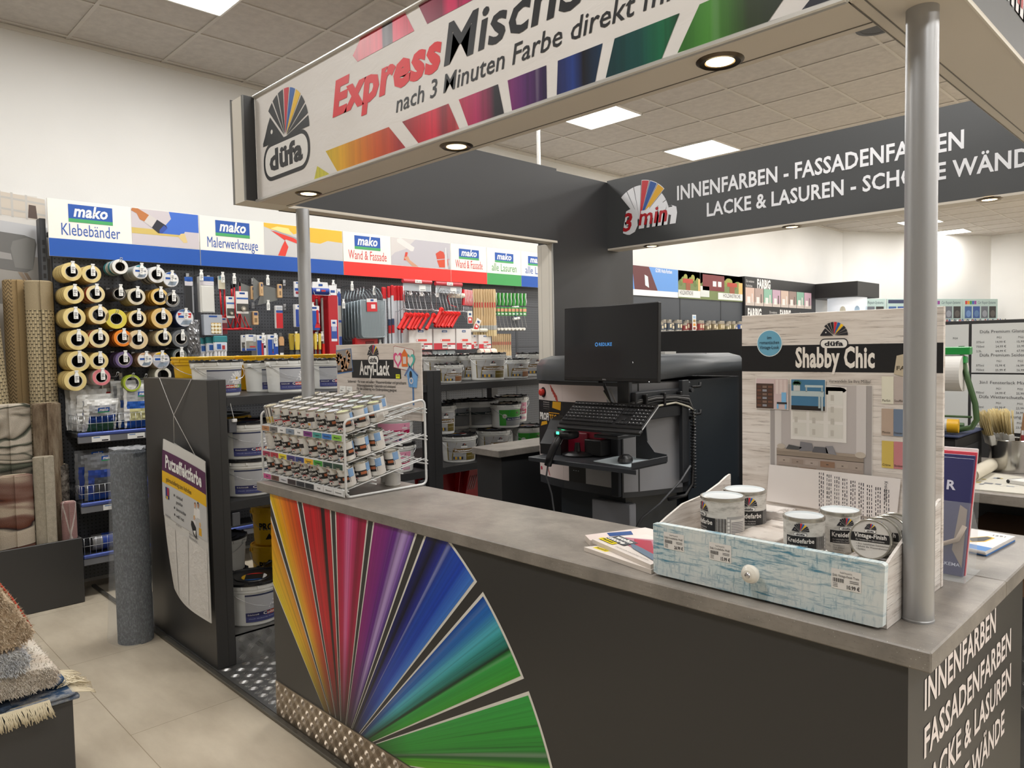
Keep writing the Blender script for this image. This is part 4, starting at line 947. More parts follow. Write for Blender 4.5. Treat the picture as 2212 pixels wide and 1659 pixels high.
def deco(t, w, h, items, nm='print'):
    m = MB(); F = side(0, 0, 0)
    for a, b, c, d_, col in items: m.rect(F, -w/2+a*w, -h*d_, -w/2+c*w, -h*b, C(col), 0.0022)
    return m.build('print', t)
# white sheet packs
t, w, h = card((2.06, 2.162), (2.121, 1.905), 'foil_pack', 'clear pack with blue header and black sheet beside the round tape card', [(0.12, '2456a8'), (0.25, 'c9c6cc'), (1, '232427')], '55565a', 0.02)
m = MB(); F = side(0, 0, 0); m.rect(F, w*0.34, -h, w*0.5, -h*0.26, C('8a8c90'), 0.0016); m.build('film_edge', t)
t, w, h = card((2.168, 2.172), (2.274, 1.908), 'fleece_pack', 'pack with blue header and white fleece sheet', [(0.13, '2456a8'), (0.25, 'd8d4da'), (1, 'd2d1cb')], 'cfcec9', 0.05)
m = MB(); m.rbox(0.0, -w*0.42, -h*0.98, 0.006, w*0.42, -h*0.27, C('d5d4ce', 0.7), 0.003); m.build('sheet', t)
card((2.306, 2.181), (2.358, 2.084), 'hook_card', 'small cream card with a teal hook right of the fleece pack', [(0.3, '7a9a98'), (1, 'd0c8b0')])
# red mixer rods
for i, (zx, z0, z1) in enumerate(((385, 545, 985), (440, 515, 1090), (490, 555, 760), (553, 535, 1120), (622, 520, 1110), (655, 900, 1110))):
    ya, za = (2.074, 2.139) if False else (None, None)
    pa = {0: (2.325, 2.152), 1: (2.363, 2.174), 2: (2.414, 2.153), 3: (2.44, 2.165), 4: (2.479, 2.175), 5: (2.502, 1.921)}[i]
    pb = {0: (2.331, 1.86), 1: (2.363, 1.771), 2: (2.414, 1.988), 3: (2.437, 1.771), 4: (2.47, 1.777), 5: (2.504, 1.774)}[i]
    t = thing('paint_mixer', 'red steel paint mixer rod, %s from the left beside the fleece pack' % ORD[i], 'paint mixer', (XF-0.02-0.012*(i % 2), pb[0], pb[1]), 0, 'red mixer rods')
    L = pa[1]-pb[1]; dy = pa[0]-pb[0]; R_ = TOOLR
    m = MB(); m.tube([(0, 0, 0.03), (0, dy, L-0.05)], 0.0065, R_, 8); m.build('rod', t)
    m = MB(); m.tube([(0, dy, L-0.06), (0, dy*1.02, L)], 0.008, BLACK, 8); m.build('shank', t)
    m = MB()
    if i not in (0, 2):
        for a in range(4):
            ca, sa = math.cos(a*PI/2+0.4), math.sin(a*PI/2+0.4)
            m.tube([(0, 0, 0.14), (ca*0.02, sa*0.02, 0.09), (ca*0.055, sa*0.055, 0.02)], 0.004, R_, 5)
        m.tube([(math.cos(k*PI/8)*0.056, math.sin(k*PI/8)*0.056, 0.015) for k in range(16)], 0.006, R_, 6, True)
    else: m.tube([(0, 0, 0.03), (0.0, 0, 0)], 0.01, R_, 6)
    m.build('mixing_head', t)
for a, b, lb, x in (((2.344, 2.03), (2.406, 1.868), 'white card with round pad picture hung lower, before the mixer rods', -5.40), ((2.411, 2.069), (2.505, 1.902), 'bigger white card with round pad picture in front of the mixer rods', -5.38)):
    t, w, h = card(a, b, 'blister_card', lb, [(0.28, 'e8e6e2'), (0.36, '3a68b0'), (0.55, 'e4e0dc'), (0.9, '4a4844'), (1, 'e2e0dc')], x=x)
    m = MB(); m.cyl((0, w*0.05, -h*0.78), (0.012, w*0.05, -h*0.78), w*0.2, C('8a8478'), seg=20); m.cyl((0.012, w*0.05, -h*0.78), (0.014, w*0.05, -h*0.78), w*0.1, C('d8d0c0'), seg=16); m.build('pad', t)
card((2.311, 1.872), (2.364, 1.749), 'blister_card', 'dark red printed card under the mixer rods', [(0.3, 'b8a8a8'), (1, '7a2c34')])
# plastering trowels: blade and pale wooden grip card
for i, (pts, g) in enumerate(((( (2.468, 2.146), (2.566, 2.113), (2.562, 2.011), (2.468, 2.031)), ((2.56, 2.118), (2.588, 2.015))),
        (((2.571, 2.186), (2.622, 2.145), (2.619, 2.045), (2.569, 1.996)), ((2.616, 2.147), (2.643, 2.042))),
        (((2.658, 2.131), (2.777, 2.108), (2.774, 2.017), (2.61, 1.974)), ((2.773, 2.142), (2.81, 2.035))),
        (((2.474, 1.917), (2.573, 1.929), (2.569, 1.819), (2.476, 1.798)), ((2.566, 1.926), (2.61, 1.821))))):
    t = thing('plaster_trowel', 'steel plastering trowel with tan card, ' + ['leftmost behind the big pad card', 'second with its blade edge on', 'third with the broad blade left of the pole', 'lowest under the other three'][i], 'trowel', (0, 0, 0), 0, 'steel plastering trowels')
    x = [-5.46, -5.43, -5.45, -5.46][i]
    m = MB(); m.prism([p for p in pts][::-1], 0.0015, BLADE, FR((x, 0, 0), (0, 1, 0), (0, 0, 1))); m.build('blade', t)
    m = MB(); (a0, b1), (a1, b0) = g; m.rbox(x, a0, b0, x+0.022, a1, b1, C('d0ac80', 0.5), 0.004)
    m.rect(side(x+0.022, 0, 0), a0+0.008, b0+(b1-b0)*0.7, a1-0.008, b1-0.01, C('2a3c68')); m.rect(side(x+0.022, 0, 0), a0+0.01, b0+0.02, a1-0.012, b0+(b1-b0)*0.5, C('8a7050')); m.build('grip', t)
# felt pad bag, crumpled foil, gloves
t, w, h = card((2.172, 1.892), (2.309, 1.741), 'felt_pad_bag', 'grey bag with nine round white felt pads', [(1, 'aab0ba')], 'a4aab4', 0.05, -5.40)
m = MB(); m.rect(side(0, 0, 0), -w*0.12, -h*0.93, w*0.42, -h*0.4, C('c09838'), 0.0016)
for i in range(3):
    for j in range(3): m.cyl((0.001, -w*0.04+i*w*0.18, -h*0.5-j*h*0.17), (0.006, -w*0.04+i*w*0.18, -h*0.5-j*h*0.17), w*0.085, C('e8e2cc'), seg=14)
m.build('felt_pads', t)
def crumple(w, h, d, mt, amp, seed, nx=14, ny=18):
    rnd = random.Random(seed); m = MB(); vs = []
    def off(i, j):
        u, v = i/nx-0.5, j/ny-0.5; return (0.25-u*u)*(0.25-v*v)*16*d
    for s in (1, -0.3):
        vs = [(s*off(i, j)+rnd.uniform(-amp, amp)*(0 if i in (0, nx) or j in (0, ny) else 1), (i/nx-0.5)*w+rnd.uniform(-amp, amp)*0.4, -j/ny*h) for i in range(nx+1) for j in range(ny+1)]
        m.add(vs, [(i*(ny+1)+j, i*(ny+1)+j+1, (i+1)*(ny+1)+j+1, (i+1)*(ny+1)+j)[::(1 if s > 0 else -1)] for i in range(nx) for j in range(ny)], mt, amp < 0.004)
    return m
a, b = (2.065, 1.854), (2.157, 1.59)
one(crumple(b[0]-a[0], a[1]-b[1], 0.05, mat('foil_film', (128, 128, 130), 0.22, 0.3), 0.008, 3), 'crumpled_film_bag', 'crumpled grey plastic film bag under the blue tape', 'bag', (-5.44, (a[0]+b[0])/2, a[1]))
a, b = (2.185, 1.736), (2.35, 1.599)
for k in range(3):
    t = thing('glove_pack', ['pack of white gloves with teal cuffs, front of three', 'pack of white gloves with teal cuffs, middle of three', 'pack of white gloves with teal cuffs, rearmost and leftmost of three'][k], 'gloves', (-5.41-0.03*k, b[0]-0.06-0.045*k, a[1]-0.006*k), 0, 'glove packs')
    m = MB(); m.rbox(-0.012, -0.05, -0.12, 0.012, 0.05, -0.03, C('e4e4e6', 0.6), 0.01, 2)
    for f in range(4): m.lathe([(0.0, -0.04), (0.011, -0.03), (0.011, 0.02), (0.011, 0.04)], C('e4e4e6', 0.6), 8, Matrix.Translation((0, -0.036+f*0.024, -0.12)))
    m.build('glove', t)
    m = MB(); m.rbox(-0.014, -0.052, -0.05, 0.014, 0.052, 0, C('2f7f86', 0.6), 0.006); F = side(0.0145, 0, 0); m.rect(F, -0.04, -0.105, 0.04, -0.05, C('ccd4e0'), 0); m.rect(F, -0.03, -0.098, 0.0, -0.06, C('2c5aa0'), 0.001); m.rect(F, 0.008, -0.1, 0.03, -0.07, C('b03838'), 0.001); m.build('cuff_card', t)
# cards and blue boxes left of the pole
for i, (a, b, lb, cols, d) in enumerate((((2.458, 1.743), (2.51, 1.62), 'white card with grey disc, left of two under the trowels', [(0.45, 'dcdcda'), (0.8, '55524c'), (1, '2c4a90')], 0.02), ((2.483, 1.746), (2.566, 1.623), 'white card with grey disc and red tip, right of two', [(0.4, 'e2e2e0'), (0.85, '8a8880'), (1, '2c4a90')], 0.02),
        ((2.58, 1.743), (2.658, 1.542), 'blue box with red knife picture, left of the pair before the pole', [(0.2, 'dfe0e2'), (1, '1c48a2')], 0.1), ((2.667, 1.746), (2.755, 1.56), 'blue box with red stick picture, right of the pair before the pole', [(0.2, 'dfe0e2'), (1, '1c48a2')], 0.1),
        ((2.899, 2.167), (2.943, 2.045), 'narrow blue and white blade card right of the pole', [(0.42, 'e4e4e6'), (0.6, '1f50a8'), (1, 'c8ccd8')], 0.02), ((2.937, 2.174), (3.033, 2.047), 'broad blue and white blade card with small red pictures', [(0.38, 'e4e4e6'), (0.55, '1f50a8'), (1, 'd4d6de')], 0.02),
        ((2.9, 1.987), (2.969, 1.806), 'blue pack with grey strip right of the pole', [(0.22, 'e2e2e4'), (1, '1f3f94')], 0.04), ((3.022, 1.979), (3.115, 1.782), 'blue pack with the red scraper before it', [(0.2, 'e2e2e4'), (1, '1f50a8')], 0.08),
        ((2.744, 1.973), (2.803, 1.795), 'red pouch pack left of the pole', [(0.2, 'e0dfe0'), (0.32, '2c4a90'), (1, 'c4242c')], 0.03), ((3.3, 2.13), (3.336, 1.656), 'long dark blue profile pack right of the red straightedges', [(0.08, 'dcdce0'), (0.3, '24408c'), (0.55, 'a8a49c'), (0.6, '24408c'), (0.84, '9c9890'), (1, '24408c')], 0.02))):
    t, w, h = card(a, b, 'tool_pack', lb, cols, None, d, [-5.42, -5.40, -5.42, -5.42, -5.40, -5.38, -5.40, -5.40, -5.42, -5.43][i])
    it = {0: [(0.3, .55, .75, .7, '9a968c')], 1: [(0.3, .5, .7, .68, '9c988e'), (0.35, .72, .9, .78, 'd0282c'), (0.72, .1, .95, .45, 'b8bcc4')], 2: [(0.45, .25, .65, .85, 'b02838'), (0.7, .2, .98, .98, 'd4d4d8'), (0.72, .4, .9, .5, '38508c')], 3: [(0.42, .2, .54, .72, '8c98b4'), (0.44, .6, .52, .78, 'b03040'), (0.7, .22, .96, .5, 'd8dce4'), (0.72, .82, .98, .96, 'e0e0e4')], 4: [(0.2, .65, .8, .8, 'a03040')],
          5: [(0.08, .6, .3, .7, 'b02830'), (0.4, .6, .6, .72, 'b02830'), (0.7, .6, .92, .7, 'b02830'), (0.1, .76, .9, .95, '5a78b8')], 6: [(0.4, .22, .62, .9, '9a9ca4'), (0.68, .4, .94, .7, 'e4e4e8')], 7: [(0.75, .3, .98, .9, 'c4c8d4')], 8: [(0.1, .04, .9, .16, 'b4b8c0')]}.get(i)
    if it: deco(t, w, h, it)
# drum pack, hammer, scraper, stick, straightedges
a, b = (3.043, 2.171), (3.196, 2.069)
t = thing('drum_pack', 'blue drum shaped tool pack on a wire hanger', 'pack', (-5.40, (a[0]+b[0])/2, b[1]))
W_, H_ = b[0]-a[0], a[1]-b[1]
m = MB(); m.cyl((0, -W_/2, H_*0.3), (0, W_/2, H_*0.3), H_*0.3, C('1c3f98'), seg=20); m.rect(wrap(H_*0.301), 0, 0, 0, 0, WHITE) if False else None; m.build('drum', t)
m = MB(); m.prism([(-W_/2, H_*0.5), (W_/2, H_*0.5), (W_*0.42, H_), (-W_*0.42, H_)], 0.02, C('e6e6e6'), side(0.0, 0, 0)); F = side(0.021, 0, 0); m.rect(F, -W_*0.12, H_*0.68, W_*0.12, H_*0.85, C('1a4a94')); F = side(H_*0.302, 0, 0); m.rect(F, -W_*0.3, H_*0.25, -W_*0.08, H_*0.45, C('dcdce0')); m.rect(F, 0, H_*0.24, W_*0.25, H_*0.38, C('b03038')); m.build('header', t)
m = MB(); m.tube([(0.02, -W_*0.45, H_*0.4), (0.05, -W_*0.46, -0.006), (0.05, W_*0.46, -0.006), (0.02, W_*0.46, H_*0.4)], 0.003, WIRE, 5); m.build('wire', t)
a, b = (3.003, 2.052), (3.036, 1.797)
t = thing('hammer', 'red handled tool with black rubber grip right of the blue pack', 'hammer', (-5.43, (a[0]+b[0])/2, b[1])); H_ = a[1]-b[1]
m = MB(); m.rbox(-0.008, -0.015, H_*0.5, 0.008, 0.015, H_, TOOLR, 0.004); m.build('shaft', t)
m = MB(); m.rbox(-0.014, -0.018, 0, 0.014, 0.018, H_*0.5, BLACK, 0.008, 2); m.build('grip', t)
a, b = (3.044, 1.942), (3.093, 1.799)
t = thing('scraper', 'red plastic scraper in front of the blue pack', 'scraper', (-5.36, (a[0]+b[0])/2, b[1])); H_ = a[1]-b[1]; W_ = b[0]-a[0]
m = MB(); m.prism([(-W_/2, 0), (W_/2, 0), (W_*0.3, H_*0.28), (-W_*0.2, H_*0.28)], 0.006, TOOLR, side()); m.build('blade', t)
m = MB(); m.rbox(0, -W_*0.2, H_*0.25, 0.014, W_*0.22, H_, TOOLR, 0.005); m.build('handle', t)
for i, (pa, pb) in enumerate((((3.151, 2.063), (3.163, 1.555)), ((3.136, 2.057), (3.139, 1.545)))):
    t = thing('telescopic_stick', ['silver stick with red ends beside the red straightedges', 'silver and red stick half hidden behind the yellow handled spatulas'][i], 'stick', ([-5.43, -5.48][i], (pa[0]+pb[0])/2, pb[1])); H_ = pa[1]-pb[1]
    m = MB(); m.cyl((0, 0, H_*0.22), (0, 0, H_*0.97), 0.011, ALU, seg=12); m.build('tube', t)
    m = MB(); m.cyl((0, 0, 0), (0, 0, H_*0.23), 0.014, C('d8281e'), seg=12); m.build('grip', t)
    m = MB(); m.lathe([(0.013, H_*0.965), (0.013, H_*0.985), (0.006, H_), (0, H_)], C('d8281e'), 12); m.build('cap', t)
for i in range(4):
    a, b = (3.243, 2.09), (3.275, 1.534)
    t = thing('straightedge', 'long red straightedge with white label at the front of four' if i == 0 else 'long red straightedge, %s of four from the front' % ORD[i], 'straightedge', (-5.40-i*0.055, 3.232-0.017*i, b[1]+0.0*i), 0, 'red straightedges'); H_ = a[1]-b[1]
    m = MB(); m.prism([(-0.043, 0), (0.043, 0), (0.043, H_-0.03), (0.03, H_), (-0.03, H_), (-0.043, H_-0.03)], 0.016, C('b41c26', 0.42), side()); m.rbox(0.002, 0.043, 0.0, 0.014, 0.049, H_-0.03, C('c8c8cc'), 0.001); m.build('board', t)
    if i == 0:
        m = MB(); F = side(0.0165, 0, 0); m.rect(F, -0.024, H_*0.28, 0.03, H_*0.6, C('dcdce4'), 0); m.rect(F, -0.024, H_*0.32, 0.03, H_*0.5, C('2c4c9c'), 0.001); m.rect(F, -0.018, H_*0.43, 0.024, H_*0.5, C('b0b8d0'), 0.0018); m.rect(F, -0.012, H_*0.54, 0.016, H_*0.57, C('1a4a94'), 0.001)
        m.rect(F, -0.035, H_-0.02, 0.035, H_+0.06, C('e6e6e8'), 0); m.rect(F, -0.02, H_+0.0, 0.02, H_+0.02, C('1a4a94'), 0.001); m.build('label', t)
# yellow handled spatulas
for i, (cx, w, gr, x) in enumerate(((2.918, 0.062, '6f7274', -5.42), (2.978, 0.066, '7a7d7f', -5.41), (3.03, 0.03, '6a6c70', -5.44), (3.055, 0.03, '6a6c70', -5.43), (3.08, 0.032, '6a6c70', -5.42), (3.118, 0.034, '6a6c70', -5.42), (2.895, 0.06, '6f7274', -5.47))):
    z1 = 1.755; t = thing('spatula', 'steel spatula with yellow handle, ' + ['first right of the pole', 'second and broad', 'third, narrow', 'fourth, narrow', 'fifth, narrow', 'last and narrow at the right', 'half hidden behind the grey pole'][i], 'spatula', (x, cx, z1), 0, 'yellow handled spatulas')
    m = MB(); m.prism([(-w*0.22, -0.13), (w*0.22, -0.13), (w*0.34, -0.03), (w*0.28, 0), (-w*0.28, 0), (-w*0.34, -0.03)], 0.018, C('dcc050', 0.35), side(-0.009)); m.build('handle', t)
    m = MB(); m.prism([(-w*0.5, -0.27), (w*0.5, -0.27), (w*0.42, -0.2), (w*0.18, -0.13), (-w*0.18, -0.13), (-w*0.42, -0.2)], 0.0015, mat('spatula_steel_'+gr, gr, 0.35, 0.6), side())
    m.build('blade', t)
    m = MB(); m.rect(side(0.0016), -w*0.3, -0.26, w*0.3, -0.2, C('d8d8dc'), 0); m.rect(side(0.0016), -w*0.2, -0.245, w*0.2, -0.22, C('2c3c68'), 0.0008); m.build('label', t)
a, b = (2.783, 1.765), (2.804, 1.574)
t = thing('filling_knife', 'filling knife with pale wooden handle just left of the pole', 'knife', (-5.45, (a[0]+b[0])/2, b[1])); H_ = a[1]-b[1]
m = MB(); m.prism([(-0.018, H_*0.45), (0.018, H_*0.45), (0.02, H_*0.7), (0.012, H_*0.82), (-0.012, H_*0.82), (-0.02, H_*0.7)], 0.016, KR, side()); m.build('handle', t)
m = MB(); m.rbox(0, -0.02, 0, 0.01, 0.02, H_*0.45, C('303038'), 0.003); m.rect(side(0.01), -0.015, H_*0.05, 0.015, H_*0.15, C('e0e0e0')); m.build('sheath', t)
# small goods on the ledge behind the yellow buckets
for i, (a, b, lb, cols, d) in enumerate((((2.047, 1.581), (2.189, 1.527), 'long grey cardboard pack low on the wall beside the dark green tape', [(1, 'b4b2ae')], 0.06), ((2.243, 1.572), (2.331, 1.517), 'teal and white wipes pack low on the wall', [(0.3, 'd4e0e0'), (1, '2f8a8e')], 0.05), ((2.364, 1.583), (2.417, 1.521), 'small blue box low on the wall', [(1, '2c62b4')], 0.06),
        ((2.446, 1.574), (2.476, 1.519), 'white thread pack low on the wall, left one', [(0.4, 'e4e4dc'), (1, 'd8d4b8')], 0.05), ((2.48, 1.58), (2.539, 1.517), 'white thread pack low on the wall, right one', [(0.4, 'e4e4dc'), (1, 'dcd8b4')], 0.05), ((2.656, 1.556), (2.799, 1.51), 'flat white pack low on the wall left of the pole', [(1, 'dedcd8')], 0.08))):
    card(a, b, 'small_pack', lb, cols, None, d, -5.42)
# paint grids
for i in range(7):
    t = thing('paint_grid', ['galvanised paint grid with a red card, front of the hanging stack', 'galvanised paint grid hanging second from the front', 'galvanised paint grid hanging third from the front', 'galvanised paint grid hanging fourth from the front', 'galvanised paint grid hanging fifth from the front', 'galvanised paint grid hanging sixth from the front', 'galvanised paint grid rearmost in the hanging stack'][i], 'paint grid', (-5.36-i*0.032, 3.605-i*0.010, 1.722-0.004*i), 0, 'galvanised paint grids')
    G = mat('galvanised', (150, 162, 168), 0.35, 0.55)
    if i == 0:
        w, h = 0.245, 0.315
        mf = MB(); mf.tube([(0, -w/2, 0.02), (0, -w/2+0.02, 0), (0, w/2-0.02, 0), (0, w/2, 0.02), (0, w/2, h), (0, -w/2, h)], 0.0045, G, 6, True)
        mg = MB()
        for k in range(1, 22): yy = -w/2+w*k/22; mg.box(-0.0012, yy-0.0022, 0, 0.0012, yy+0.0022, h, G)
        for k in range(1, 28): zz = h*k/28; mg.box(-0.0014, -w/2, zz-0.0022, 0.0014, w/2, zz+0.0022, G)
        mh = MB()
        for s in (-1, 1): mh.tube([(0, s*w*0.42, h), (-0.004, s*w*0.40, h+0.05), (-0.02, s*w*0.3, h+0.10), (-0.045, s*w*0.24, h+0.115), (-0.06, s*w*0.24, h+0.10)], 0.004, G, 6)
        grid_m = (mf.mesh('frame'), mg.mesh('mesh'), mh.mesh('hanger'))
    for nm, me in zip(('frame', 'wire_mesh', 'hanger'), grid_m):
        o = bpy.data.objects.new(nm, me); COL.objects.link(o); adopt(o, t)
    if i == 0:
        m = MB(); F = FR((0.006, -0.01, 0.25), (0, 1, 0.03), (0, -0.03, 1)); m.rect(F, -0.055, -0.03, 0.05, 0.05, C('c8242c')); m.rect(F, -0.055, 0.05, 0.05, 0.08, C('dcdcdc')); m.rect(F, -0.015, 0.058, 0.015, 0.074, C('1a4a94'), 0.0016); m.rect(F, -0.012, -0.005, 0.03, 0.03, C('e8d8d8'), 0.0016); m.build('card', t)
# telescopic poles with red caps
for i, (y, z1, x, cap) in enumerate(((3.742, 2.16, -5.40, .1), (3.772, 2.16, -5.42, .1), (3.80, 2.17, -5.40, .1), (3.83, 2.18, -5.39, .09), (3.858, 2.175, -5.41, .13), (3.885, 2.18, -5.42, .13), (3.91, 2.18, -5.41, .13), (3.938, 2.18, -5.40, .13), (3.968, 2.175, -5.42, .14))):
    t = thing('extension_pole', 'white extension pole with red end cap, %s from the left in the bundle' % ORD[i], 'pole', (x, y, 1.48), 0, 'extension poles'); H_ = z1-1.48
    m = MB(); m.cyl((0, 0, 0), (0, 0, H_-cap), 0.0125, C('cfd3d8', 0.3), seg=12)
    if i in (2, 3, 7): m.cyl((0, 0, H_*0.5), (0, 0, H_*0.58), 0.0129, C('3a4a68'), seg=12, caps=False); m.cyl((0, 0, H_*0.4), (0, 0, H_*0.5), 0.0129, C('c02830'), seg=12, caps=False)
    m.build('tube', t)
    m = MB(); m.lathe([(0.014, H_-cap), (0.015, H_-0.01), (0.012, H_), (0, H_)], C('cc2028'), 12); m.build('end_cap', t)
    if i < 4:
        m = MB(); m.cyl((0, 0, -0.04), (0, 0, 0.03), 0.0145, C('cc2028'), seg=12); m.build('grip', t)
# red roller tray hook item behind the can sign
m = MB(); m.rbox(-0.05, -0.11, -0.14, 0.02, 0.12, 0, C('c01c22'), 0.012); m.rbox(0.0, -0.02, -0.1, 0.024, 0.08, -0.03, C('701014'), 0.008)
one(m, 'roller_tray', 'red roller tray hung just above the wood-look paint sign', 'tray', (-5.44, (3.575, 1.722)[0], (3.575, 1.722)[1]), 0)
# red tube hangers with the red roller frames
for i, (a, b) in enumerate((((3.886, 2.216), (4.192, 2.212)), ((4.25, 2.21), (4.554, 2.209)))):
    y0, y1, zt = a[0], b[0], (a[1]+b[1])/2
    t = thing('roller_hanger', ['left hanging rail with a red tube header above the red rollers', 'right hanging rail with a red tube header above the red rollers'][i], 'hanging rail', (-5.30, y0, zt), 0, 'hanging rails'); w = y1-y0
    m = MB(); m.cyl((0, -0.005, 0), (0, w+0.005, 0), 0.019, C('c03a44', 0.3), seg=16); m.rect(side(0.0195), w*0.38, -0.013, w*0.62, 0.016, C('e8e4e0')); m.text(side(0.02), ['25 cm', '18 cm'][i], w*0.5, -0.008, 0.014, INK, w*0.18, 'C', off=0.001); m.build('tube_header', t)
    m = MB(); m.rbox(-0.002, 0, -0.085, 0.002, w, -0.015, C('a8adb2', 0.2), 0.001); m.rect(side(0.002), w*0.56, -0.08, w*0.8, -0.03, C('e8e8e6')); m.rect(side(0.0022), w*0.6, -0.072, w*0.78, -0.066, C('808080'), 0.001); m.build('label_holder', t)
    m = MB(); zb = -0.235
    for y in (0, w): m.tube([(0, y, -0.02), (0, y, zb)], 0.003, WIRE, 5); m.tube([(0.06, y+0.03, zb-0.03), (0, y, zb), (-0.06, y-0.02, zb-0.03), (-0.39, y-0.02, zb-0.03)], 0.003, WIRE, 5)
    for x in (0.03, -0.03): m.tube([(x, -0.03, zb-0.015), (x, w+0.04, zb-0.015)], 0.003, WIRE, 5)
    m.build('wire_rail', t)
def roller_frame(loc, label, rx, first=[None]):
    if first[0] is None:
        t = thing('hand_roller', label, 'roller', loc, 0, 'red handled roller frames')
        m = MB(); m.tube([(0, 0, 0), (-0.005, -0.004, 0.05), (-0.02, -0.01, 0.12), (-0.03, -0.012, 0.17), (-0.01, 0.0, 0.205), (0.02, 0.004, 0.19), (0.03, 0.004, 0.16)], 0.003, WIRE, 5); m.build('wire_frame', t)
        m = MB(); M = Matrix.Rotation(math.radians(-35), 4, 'X'); m.lathe([(0.0, 0.02), (0.012, 0.015), (0.026, 0.0), (0.016, -0.03), (0.0155, -0.12), (0.018, -0.155), (0.012, -0.16), (0.011, -0.14), (0, -0.14)], C('e01f1c', 0.35), 14, M); m.build('handle', t)
        first[0] = t; return t
    return dup(first[0], loc, rx, label)
for i, px in enumerate((738, 775, 815, 848, 880, 925, 985)):
    y = (3.898, 1.918)[0] + (px-738)*0.00124
    roller_frame((-5.28, y, (4.035, 1.92)[1]), 'red roller handle, %s from the left on the left hanging rail' % ORD[i], random.uniform(-.1, .1))
for i, px in enumerate((1035, 1060, 1090, 1120, 1150, 1180, 1215)):
    y = (3.898, 1.918)[0] + (px-738)*0.00126
    roller_frame((-5.28+(0.03 if i < 1 else 0), y, (4.357, 1.942)[1]+(0.03 if i == 0 else 0)), 'red roller handle, %s from the left on the right hanging rail' % ORD[i], random.uniform(-.1, .1))
# cartons of filler on the rack below
def carton(a, b, label, x, d=0.2):
    y0, z1 = a; y1, z0 = b; w, h = y1-y0, z1-z0
    t = thing('display_carton', label, 'carton', (x, y0, z0), 0, 'white and red cartons')
    m = MB(); m.rbox(-d, 0, 0, 0, w, h, C('d8d3cf', 0.5), 0.002); F = side(0, 0, 0)
    m.rect(F, 0.0, 0, w, h*0.31, C('c02a38')); mw = min(w*0.24, 0.07); m.rect(F, w/2-mw/2, h*0.83, w/2+mw/2, h*0.93, C('1f4a80'), 0.001); m.text(F, 'mako', w/2, h*0.855, h*0.045, WHITE, mw*0.7, 'C', 0.02, .2, off=0.002)
    m.rect(F, w*0.3, h*0.4, w*0.76, h*0.5, C('d84a40'), 0.001); m.rect(F, w*0.31, h*0.41, w*0.37, h*0.49, C('e8e0dc'), 0.0016)
    m.build('box', t)
    m = MB(); F = side(0.002, 0, 0); m.rect(F, w*0.38, h*0.05, w*0.62, h*0.3, C('d0c8c4'), 0); m.rect(F, w*0.4, h*0.15, w*0.6, h*0.2, C('48444c'), 0.001); m.rect(F, w*0.64, h*0.02, w*0.98, h*0.22, C('e4e2e0'), 0); m.rect(F, w*0.66, h*0.15, w*0.78, h*0.19, C('404048'), 0.001); m.build('price_label', t)
for a, b, lb, x in (((3.935, 1.796), (4.195, 1.607), 'big white and red carton, leftmost under the red rollers', -5.30), ((4.211, 1.796), (4.468, 1.606), 'big white and red carton, second under the red rollers', -5.30), ((4.482, 1.798), (4.669, 1.603), 'white and red carton, third under the red rollers', -5.30), ((4.72, 1.744), (4.806, 1.608), 'small white and red carton half hidden by the third one', -5.36), ((4.8, 1.743), (4.962, 1.611), 'small white and red carton, rightmost under the long brushes', -5.34)):
    carton(a, b, lb, x)
m = MB(); y0, z0 = (3.786, 1.611); y1, z1 = (5.562, 1.586)
m.rbox(XP, 3.95, 1.415, -5.28, 6.3, 1.445, DARK, 0.003); one(m, 'wall_shelf', 'dark wall shelf board carrying the white and red cartons', 'shelf', (0, 0, 0))
# wire basket fence left of the cartons
m = MB(); a, b = (3.934, 1.803), (4.07, 1.673)
for k in range(10): y = a[0]+(b[0]-a[0])*k/9; m.tube([(-5.5, y, b[1]-0.07), (-5.5, y, a[1])], 0.002, WIRE, 4)
for z in (a[1], (a[1]+b[1])/2, b[1]): m.tube([(-5.5, a[0], z), (-5.5, b[0]+0.02, z)], 0.002, WIRE, 4)
m.tube([(-5.5, a[0], b[1]-0.07), (-5.69, a[0], b[1]-0.07)], 0.002, WIRE, 4)
one(m, 'wire_divider', 'grey wire divider left of the first white and red carton', 'wire rack', (0, 0, 0))
# rolls and paint rags under the cartons
for i, (a, b, c, lb) in enumerate((((4.089, 1.592), (4.208, 1.514), 'c8b0b0', 'red and white roller sleeve pack under the first carton'), ((4.215, 1.6), (4.479, 1.549), '9aa0a2', 'grey striped towel roll under the second carton'), ((4.211, 1.564), (4.461, 1.507), 'd8dcd8', 'white striped towel roll under the second carton'), ((4.477, 1.565), (4.778, 1.5), 'dcd4c8', 'white paint sleeve with red spots under the third carton'), ((4.791, 1.608), (5.005, 1.539), 'e0d4c4', 'white paint sleeve with orange spots under the small carton'))):
    w = b[0]-a[0]; r = (a[1]-b[1])/2
    m = MB(); M = Matrix.Rotation(-PI/2, 4, 'X'); mt = C(c, 0.8)
    m.lathe([(0, 0), (r*0.4, 0), (r*0.9, 0.0), (r, 0.01), (r, w*0.15), (r, w*0.18, C('b83c40' if i != 1 else '6c7478', 0.8)), (r, w*0.22), (r, w*0.24, mt), (r, w*0.55), (r, w*0.58, C('b83c40' if i not in (1, 2) else '6c8a90', 0.8)), (r, w*0.62), (r, w*0.65, mt), (r, w-0.01), (r*0.9, w), (0, w)], mt, 18, M)
    one(m, 'sleeve_roll', lb, 'roll', ([-5.36, -5.34, -5.31, -5.31, -5.33][i], a[0], (a[1]+b[1])/2))
